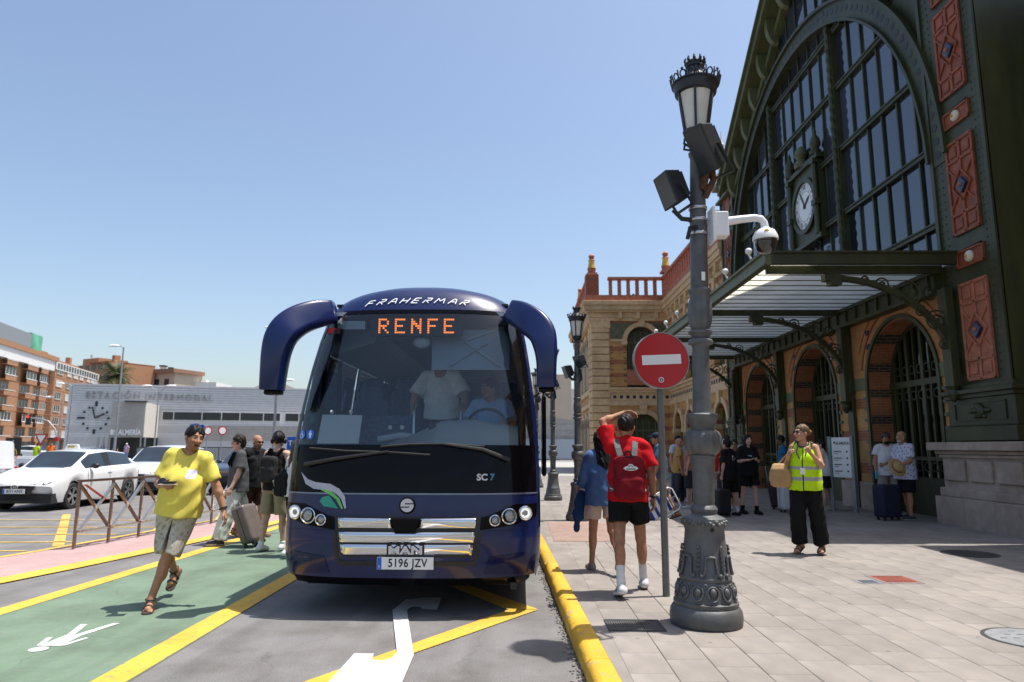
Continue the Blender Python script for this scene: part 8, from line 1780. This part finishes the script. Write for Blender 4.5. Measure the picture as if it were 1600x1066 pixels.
# 9 --- man with the folding chair
p = P('man in a cap and blue T-shirt carrying a folded beach chair', (2.84, 14.40, PZ), 172, 1.76, legs=[(18, 2, 5, 0, 5), (-14, 2, 20, 18, 5)], arms=[((-.2, .1, -1), (-.1, .3, -1)), ((.22, -.15, -1), (.12, .1, -1))], skin=TAN, w=1.1, res=.0135); p.body(); p.tee(cloth('blue_cotton', (.06, .12, .19)), 'tshirt', .016, -.13, .75, .03, .035); p.bottoms(cloth('khaki_shorts', (.20, .15, .10)), 'shorts', .95, .022, .03); p.sandals((.03, .02, .02)); p.hair((.02, .017, .015), 'short')
b = Blob(); b.ell(p.HP_(0, -.01, .055), (.095, .108, .075), .02); b.cut(p.HP_(0, 0, .035), -p.HZ); b.cap(p.HP_(0, .08, .045), p.HP_(0, .16, .035), .06, .05, .02, flat=.2, ax=p.HZ); b.build('cap', cloth('cap_navy', (.02, .03, .06)), p.root, .013, lambda v: np.ones((len(v), 3)))
fc_ = thing('folding_chair', 'folded beach chair with white tube frame and blue striped fabric', 'folding chair', (3.02, 14.15, PZ+.12), R(8)); WT = M['white_plastic']; Mt = Matrix.Rotation(R(-28), 3, 'Y')
def fcq(pts, r=.013): q = MB(); q.tube([Mt@V3(a_) for a_ in pts], r, 8, cap=True); return q
fcq([(-.42, 0, .02), (.20, 0, .02), (.26, 0, .08), (.26, 0, .44), (.20, 0, .50), (-.42, 0, .50)]).build('outer_frame', WT, fc_, smooth=60); fcq([(-.40, .05, .06), (.05, .05, .06), (.09, .05, .1), (.09, .05, .42), (.05, .05, .46), (-.40, .05, .46)]).build('inner_frame', WT, fc_, smooth=60); fcq([(.10, .05, .28), (.26, 0, .28)], .010).build('hinge_bar', M['steel'], fc_)
for k in range(7):
    q = MB(); v = [(-.40+k*.068, .02, .07), (-.40+(k+1)*.068, .02, .07), (-.40+(k+1)*.068, .02, .45), (-.40+k*.068, .02, .45)]; q.add([Mt@V3(a_) for a_ in v]+[Mt@(V3(a_)+V3((0, .012, 0))) for a_ in v], [(0, 1, 2, 3), (7, 6, 5, 4), (0, 4, 5, 1), (1, 5, 6, 2), (2, 6, 7, 3), (3, 7, 4, 0)]); q.build('fabric_stripe', (M.setdefault('stripe_navy', mat('stripe_navy', (.02, .04, .22), .8)) if k % 2 == 0 else M.setdefault('stripe_white', mat('stripe_white', (.6, .62, .66), .8))), fc_)
# 10+ --- people waiting in the shade
SH = 'people waiting outside the station'
def by_(label, loc, face, H, top, bot, hair, **k):
    kw = dict(res=.0145, group=SH); tk = k.pop('tk', {}); bk = k.pop('bk', {}); sh = k.pop('sh', dict(up=(.5, .5, .5))); hs = k.pop('hs', 'short'); hx = k.pop('hx', None); kw.update(k); p = P(label, loc, face, H, **kw); p.body()
    p.tee(cloth('top_cloth', top), tk.pop('name', 'tshirt'), **tk); p.bottoms(cloth('bottom_cloth', bot), bk.pop('name', 'shorts'), **bk)
    if hair: p.hair(hair, hs, .005, hx)
    if sh == 'sandal': p.sandals()
    else: p.shoes(**sh)
    return p
by_('bald man in a mustard shirt in the waiting group behind the chair', (3.98, 17.6, PZ), -10, 1.66, (.42, .26, .08), (.05, .05, .06), None, skin=TAN, bk=dict(frac=1.9, name='trousers'))
by_('brown haired woman in a dusty pink top in the waiting group', (4.12, 17.0, PZ), 160, 1.68, (.33, .16, .13), (.03, .03, .035), (.05, .03, .02), fem=True, hs='bob', bk=dict(frac=1.0, skirt=True, name='skirt'))
by_('woman in a white top with a crossed shoulder strap beside the lamp post', (4.42, 17.4, PZ), -100, 1.63, (.66, .64, .64), (.03, .03, .035), (.03, .02, .015), fem=True, hs='long', bk=dict(frac=1.9, name='trousers'))
by_('man in a pale blue shirt farthest back in the waiting group', (4.25, 18.9, PZ), -60, 1.75, (.50, .55, .62), (.05, .06, .10), (.02, .015, .012), bk=dict(frac=1.9, name='trousers'))
t = thing('shopping_bag', 'white plastic shopping bag held low in the waiting group', 'bag', (4.26, 16.85, PZ+.22)); b = Blob(); b.box((0, 0, .1), (.13, .07, .16), .06, .02); b.ell((0, 0, .3), (.04, .03, .08), .06); b.folds(lambda x, y, z: .008*np.sin(30*x+20*z)*np.sin(25*z+9*y)); b.build('bag_body', cloth('white_plastic_bag', (.7, .7, .7), rough=.4), t, .016, lambda v: np.ones((len(v), 3)))
by_('grey haired woman in a red top right of the lamp post', (5.36, 18.8, PZ), 170, 1.58, (.42, .02, .02), (.08, .06, .06), (.30, .29, .28), fem=True, tk=dict(sleeve=.3), hs='bob', bk=dict(frac=1.9, name='trousers'))
p = by_('girl in a black T-shirt with a hair bun and white patterned socks', (4.53, 15.25, PZ), 130, 1.62, (.012, .012, .013), (.012, .012, .013), (.010, .008, .008), fem=True, w=1.15, hs='bun', hx=[((0, -.03, .12), (0, -.05, .17), .05, .045)], tk=dict(hem=-.16, sleeve=.85, loose=.04, inf=.016), bk=dict(frac=.95, inf=.02, flare=.03), sh=dict(up=(.02, .02, .03), sole=(.03, .03, .03), sock=(.62, .55, .60), sockh=.9), arms=[((-.25, -.1, -1), (-.18, .1, -1)), ((.2, .15, -1), (.1, .4, -1))])
q = MB(); q.tube([tuple(p.HP_(.088*math.cos(a), .045, .02+.10*math.sin(a))) for a in np.linspace(0, PI, 12)], .008, 5); q.build('hair_band', M['sign_white'], p.root)
q = MB(); v, f = text('f', .2); rs = random.Random(8)
for k in range(9): a_ = p.tr(rs.uniform(-.07, .07), -.165, .16+k*.028); q.tube([tuple(a_), tuple(a_+p.X*rs.uniform(-.05, .05)+p.U*rs.uniform(.02, .06))], .006, 4)
q.build('shirt_print', M['sign_white'], p.root)
suitcase('small black wheeled case beside the girl with white socks', (4.30, 15.05, PZ), R(20), mat('black_shell', (.012, .012, .013), .5), .52, .34, .22)
p = by_('tall young woman in black with long dark hair and chunky black shoes', (5.08, 15.62, PZ), -80, 1.72, (.012, .012, .014), (.013, .013, .014), (.010, .008, .008), fem=True, skin=PALE, hs='long', hx=[((-.05, -.03, 0), (-.10, .0, -.30), .05, .045), ((.05, -.03, 0), (.10, .0, -.30), .05, .045), ((0, -.08, 0), (0, -.12, -.3), .07, .06)], tk=dict(hem=-.12, sleeve=.9, loose=.05), bk=dict(frac=.72, inf=.022, flare=.045), sh=dict(up=(.012, .012, .013), sole=(.014, .014, .014), sock=(.012, .012, .013), sockh=.4, big=1.18), arms=[((-.25, .1, -1), (.55, .75, .1)), ((.25, .1, -1), (-.5, .75, .12))])
q = MB(); cc = p.tr(.04, .15, .28); q.box(cc[0]-.05, cc[0]+.04, cc[1]-.004, cc[1]+.01, cc[2]-.05, cc[2]+.07); q.build('chest_print', mat('print_blue', (.30, .45, .55), .7), p.root)
by_('person in dark glasses standing between the two women in black', (5.12, 16.7, PZ), -110, 1.62, (.02, .02, .022), (.02, .02, .022), (.03, .02, .015), fem=True, hs='bob', bk=dict(frac=1.5, name='trousers')).glasses()
t = thing('shoulder_bag', 'brown and black shoulder bag behind the tall young woman in black', 'bag', (5.36, 15.9, PZ+.82)); b = Blob(); b.box((0, 0, 0), (.07, .14, .16), .05, .02); b.folds(lambda x, y, z: .004*np.sin(30*y+20*z)); b.build('bag_body', cloth('brown_leather', (.20, .09, .03), rough=.5), t, .014, lambda v: np.ones((len(v), 3))); q = MB(); q.tube([(0, -.1, .14), (-.1, -.05, .45), (-.12, -.1, .6), (0, .1, .14)], .012, 5); q.build('strap', M['black'], t)
by_('man in a teal T-shirt leaning by the far station door', (6.80, 18.0, PZ), 165, 1.74, (.015, .14, .26), (.14, .13, .12), (.015, .012, .010), skin=DARK, legs=[(12, 3, 6, 0, 5), (-4, 3, 4, 0, 5)], lean=(0, .06), bk=dict(frac=1.9, name='trousers'))
suitcase('dark maroon suitcase leaning by the man in teal', (6.15, 16.9, PZ), R(70), mat('maroon_shell', (.03, .012, .014), .5), .62, .40, .26, tilt=R(-8))
suitcase('white suitcase with a black centre band behind the woman in the vest', (6.12, 16.1, PZ), R(10), mat('white_shell', (.6, .6, .62), .3, var=.04), .62, .44, .26, handle=False, trim=M['black'])
by_('woman in a white sleeveless top and black skirt beside the information panel', (7.20, 16.65, PZ), 160, 1.62, (.60, .58, .60), (.012, .012, .013), (.012, .010, .009), fem=True, skin=PALE, w=1.1, tk=dict(tank=True, name='top', loose=.03), hs='bob', bk=dict(frac=.85, skirt=True, name='skirt', flare=.03), arms=[((-.2, .15, -1), (.2, .8, .2)), ((.2, .15, -1), (-.2, .8, .2))], sh=dict(up=(.5, .4, .3)))
suitcase('dark suitcase standing behind the woman in white', (6.98, 17.0, PZ), R(0), mat('dark_shell', (.02, .012, .014), .5), .62, .40, .26, handle=False)
p = by_('bearded man in a white T-shirt and flat cap by the near station door', (8.02, 15.30, PZ), -112, 1.76, (.62, .62, .66), (.34, .31, .27), (.015, .012, .010), skin=TAN, res=.0125, arms=[((-.25, .12, -1), (.35, .75, -.45)), ((.22, .0, -1), (.0, .45, -1))], tk=dict(loose=.03), bk=dict(frac=.95, flare=.03), sh=dict(up=(.10, .10, .10)))
b = Blob(); b.ell(p.HP_(0, -.0, .06), (.092, .110, .058), .02); b.cut(p.HP_(0, 0, .035), -p.HZ); b.cap(p.HP_(0, .08, .05), p.HP_(0, .13, .04), .06, .05, .02, flat=.25, ax=p.HZ); b.build('flat_cap', cloth('cap_olive', (.09, .085, .06)), p.root, .012, lambda v: np.ones((len(v), 3)))
bd = Blob(); bd.ell(p.HP_(0, .045, -.085), (.055, .055, .055), .02); bd.build('beard', hairmat((.015, .012, .010)), p.root, .012)
q = MB(); q.box(p.wr[0][0]-.05, p.wr[0][0]+.04, p.wr[0][1]+.06, p.wr[0][1]+.08, p.wr[0][2]-.05, p.wr[0][2]+.05)
t, c = p.item('water_bottle', 'small turquoise bottle in the hand of the man in the flat cap', 'bottle', p.wr[1]+p.hd[1]*.09+npv((0, .03, 0))); q = MB(); q.tube([(0, 0, -.07), (0, 0, .06), (0, 0, .09)], [.03, .03, .015], 10); q.build('bottle_body', mat('turquoise', (.03, .35, .40), .3), t, smooth=40)
p = by_('grey bearded man in a white patterned shirt holding a straw hat', (8.02, 14.62, PZ), -170, 1.78, (.52, .52, .60), (.012, .012, .014), None, skin=TAN, w=1.12, belly=.03, res=.012, arms=[((-.16, .22, -1), (.1, .85, -.35)), ((.2, .3, -1), (-.1, .8, -.3))], tk=dict(loose=.04, hem=-.16, name='shirt', sleeve=.8, color=lambda v: np.where((np.sin(v[:, 0]*60+v[:, 1]*40)*np.sin(v[:, 2]*55+v[:, 1]*30) > .62)[:, None], npv((.30, .32, .45)), 1.)), bk=dict(frac=.92, flare=.03), sh=dict(up=(.06, .06, .07), sole=(.6, .6, .6)))
bd = Blob(); bd.ell(p.HP_(0, .05, -.08), (.05, .05, .05), .02); bd.build('beard', hairmat((.40, .39, .37)), p.root, .012)
ht = thing('straw_hat', 'straw hat held in front of the man in the patterned shirt', 'hat', (7.72, 14.38, PZ+1.06)); q = MB(); Mh = Matrix.Rotation(R(70), 3, 'X')@Matrix.Rotation(R(10), 3, 'Y'); q.lathe([(.19, 0), (.185, .012), (.115, .015), (.105, .09), (.06, .115), (.01, .118)], 28, M=Mh); q.build('hat_body', mat('straw', (.48, .30, .12), .8, var=.25, scale=40, bump=.5), ht, smooth=40); q = MB(); q.lathe([(.118, .014), (.112, .045)], 28, M=Mh, cap=False); q.build('hat_ribbon', M['bark'], ht)
suitcase('large navy suitcase before the man in the flat cap', (7.50, 14.45, PZ), R(15), mat('navy_fabric', (.010, .011, .035), .8, var=.2, bump=.2), .66, .46, .30, handle=False)
# coach driver and the man inside
p = P('driver in a pale blue shirt at the wheel of the coach', (BX+.72, BY+1.60, 1.02), -95, 1.76, legs=[(82, 6, 78, 0, 0), (82, 6, 78, 0, 0)], arms=[((-.3, .55, -.8), (.15, .85, -.05)), ((.3, .55, -.8), (-.15, .85, -.05))], pz=.56, head=(-42, -4, 0), skin=TAN, res=.0125, hands=('grip', 'grip'), thumbs=((0, 0, 1), (0, 0, 1))); p.body(); p.tee(cloth('pale_blue_cotton', (.28, .45, .68)), 'shirt', .014, -.04, .8, .02, .02); p.bottoms(cloth('navy_cloth', (.02, .02, .04)), 'trousers', 1.9, .015); p.hair((.03, .025, .022), 'short'); p.shoes((.02, .02, .02), (.02, .02, .02))
p = P('man in a white short sleeved shirt standing in the coach aisle', (BX+.09, BY+2.0, 1.0), -92, 1.76, legs=[(10, 3, 14, 0, 5), (6, 3, 14, 0, 5)], arms=[((-.42, .25, -.9), (-.05, .35, -1)), ((.45, .25, -.9), (.05, .35, -1))], lean=(.02, .22), head=(0, -10, 0), skin=TAN, w=1.08, res=.0125, hands=('grip', 'grip')); p.body(); p.tee(cloth('white_shirt_cotton', (.72, .72, .72)), 'shirt', .018, -.02, .85, .03, .03, vneck=.05); p.bottoms(cloth('navy_trouser', (.012, .014, .035)), 'trousers', 1.9, .018); p.hair((.02, .016, .013), 'short'); p.shoes((.02, .02, .02), (.02, .02, .02))
# distant figures
FAR = 'distant people before the modern station'
def dist(label, loc, face, H, top, bot, hair=(.02, .015, .012), skin=SKIN, **k):
    p = P(label, loc, face, H, res=.03, skin=skin, group=k.pop('group', FAR)); p.body(); p.tee(cloth('top_cloth', top), 'tshirt', folds=0, inf=.02); p.bottoms(cloth('bottom_cloth', bot), 'trousers', k.get('frac', 1.9), folds=0); p.hair(hair); p.shoes((.1, .1, .1)); return p
dist('distant person in black standing left by the modern station entrance', (-40.6, 68.5, .05), -90, 1.75, (.02, .02, .022), (.25, .2, .17), frac=1.0)
dist('distant person in lilac with a pale hat by the modern station entrance', (-39.5, 68.6, .05), -100, 1.78, (.38, .28, .42), (.12, .15, .35), (.6, .58, .55), frac=1.0)
dist('distant figure in blue walking along the grey wall by the entrance', (-44.0, 72.0, .1), 0, 1.72, (.06, .16, .38), (.03, .04, .08))
dist('distant man in a white shirt beyond the hatchback roof', (-25.9, 40, -.0), -60, 1.62, (.62, .62, .66), (.2, .2, .22), skin=TAN)
p = dist('road worker in a lime vest and orange trousers with his back to us', (-32.2, 45.5, 0), 80, 1.74, (.42, .62, .02), (.70, .16, .02), group='road workers at far left')
p = dist('road worker in orange behind the worker in the lime vest', (-32.4, 47.2, 0), -60, 1.80, (.72, .13, .02), (.72, .16, .02), group='road workers at far left')
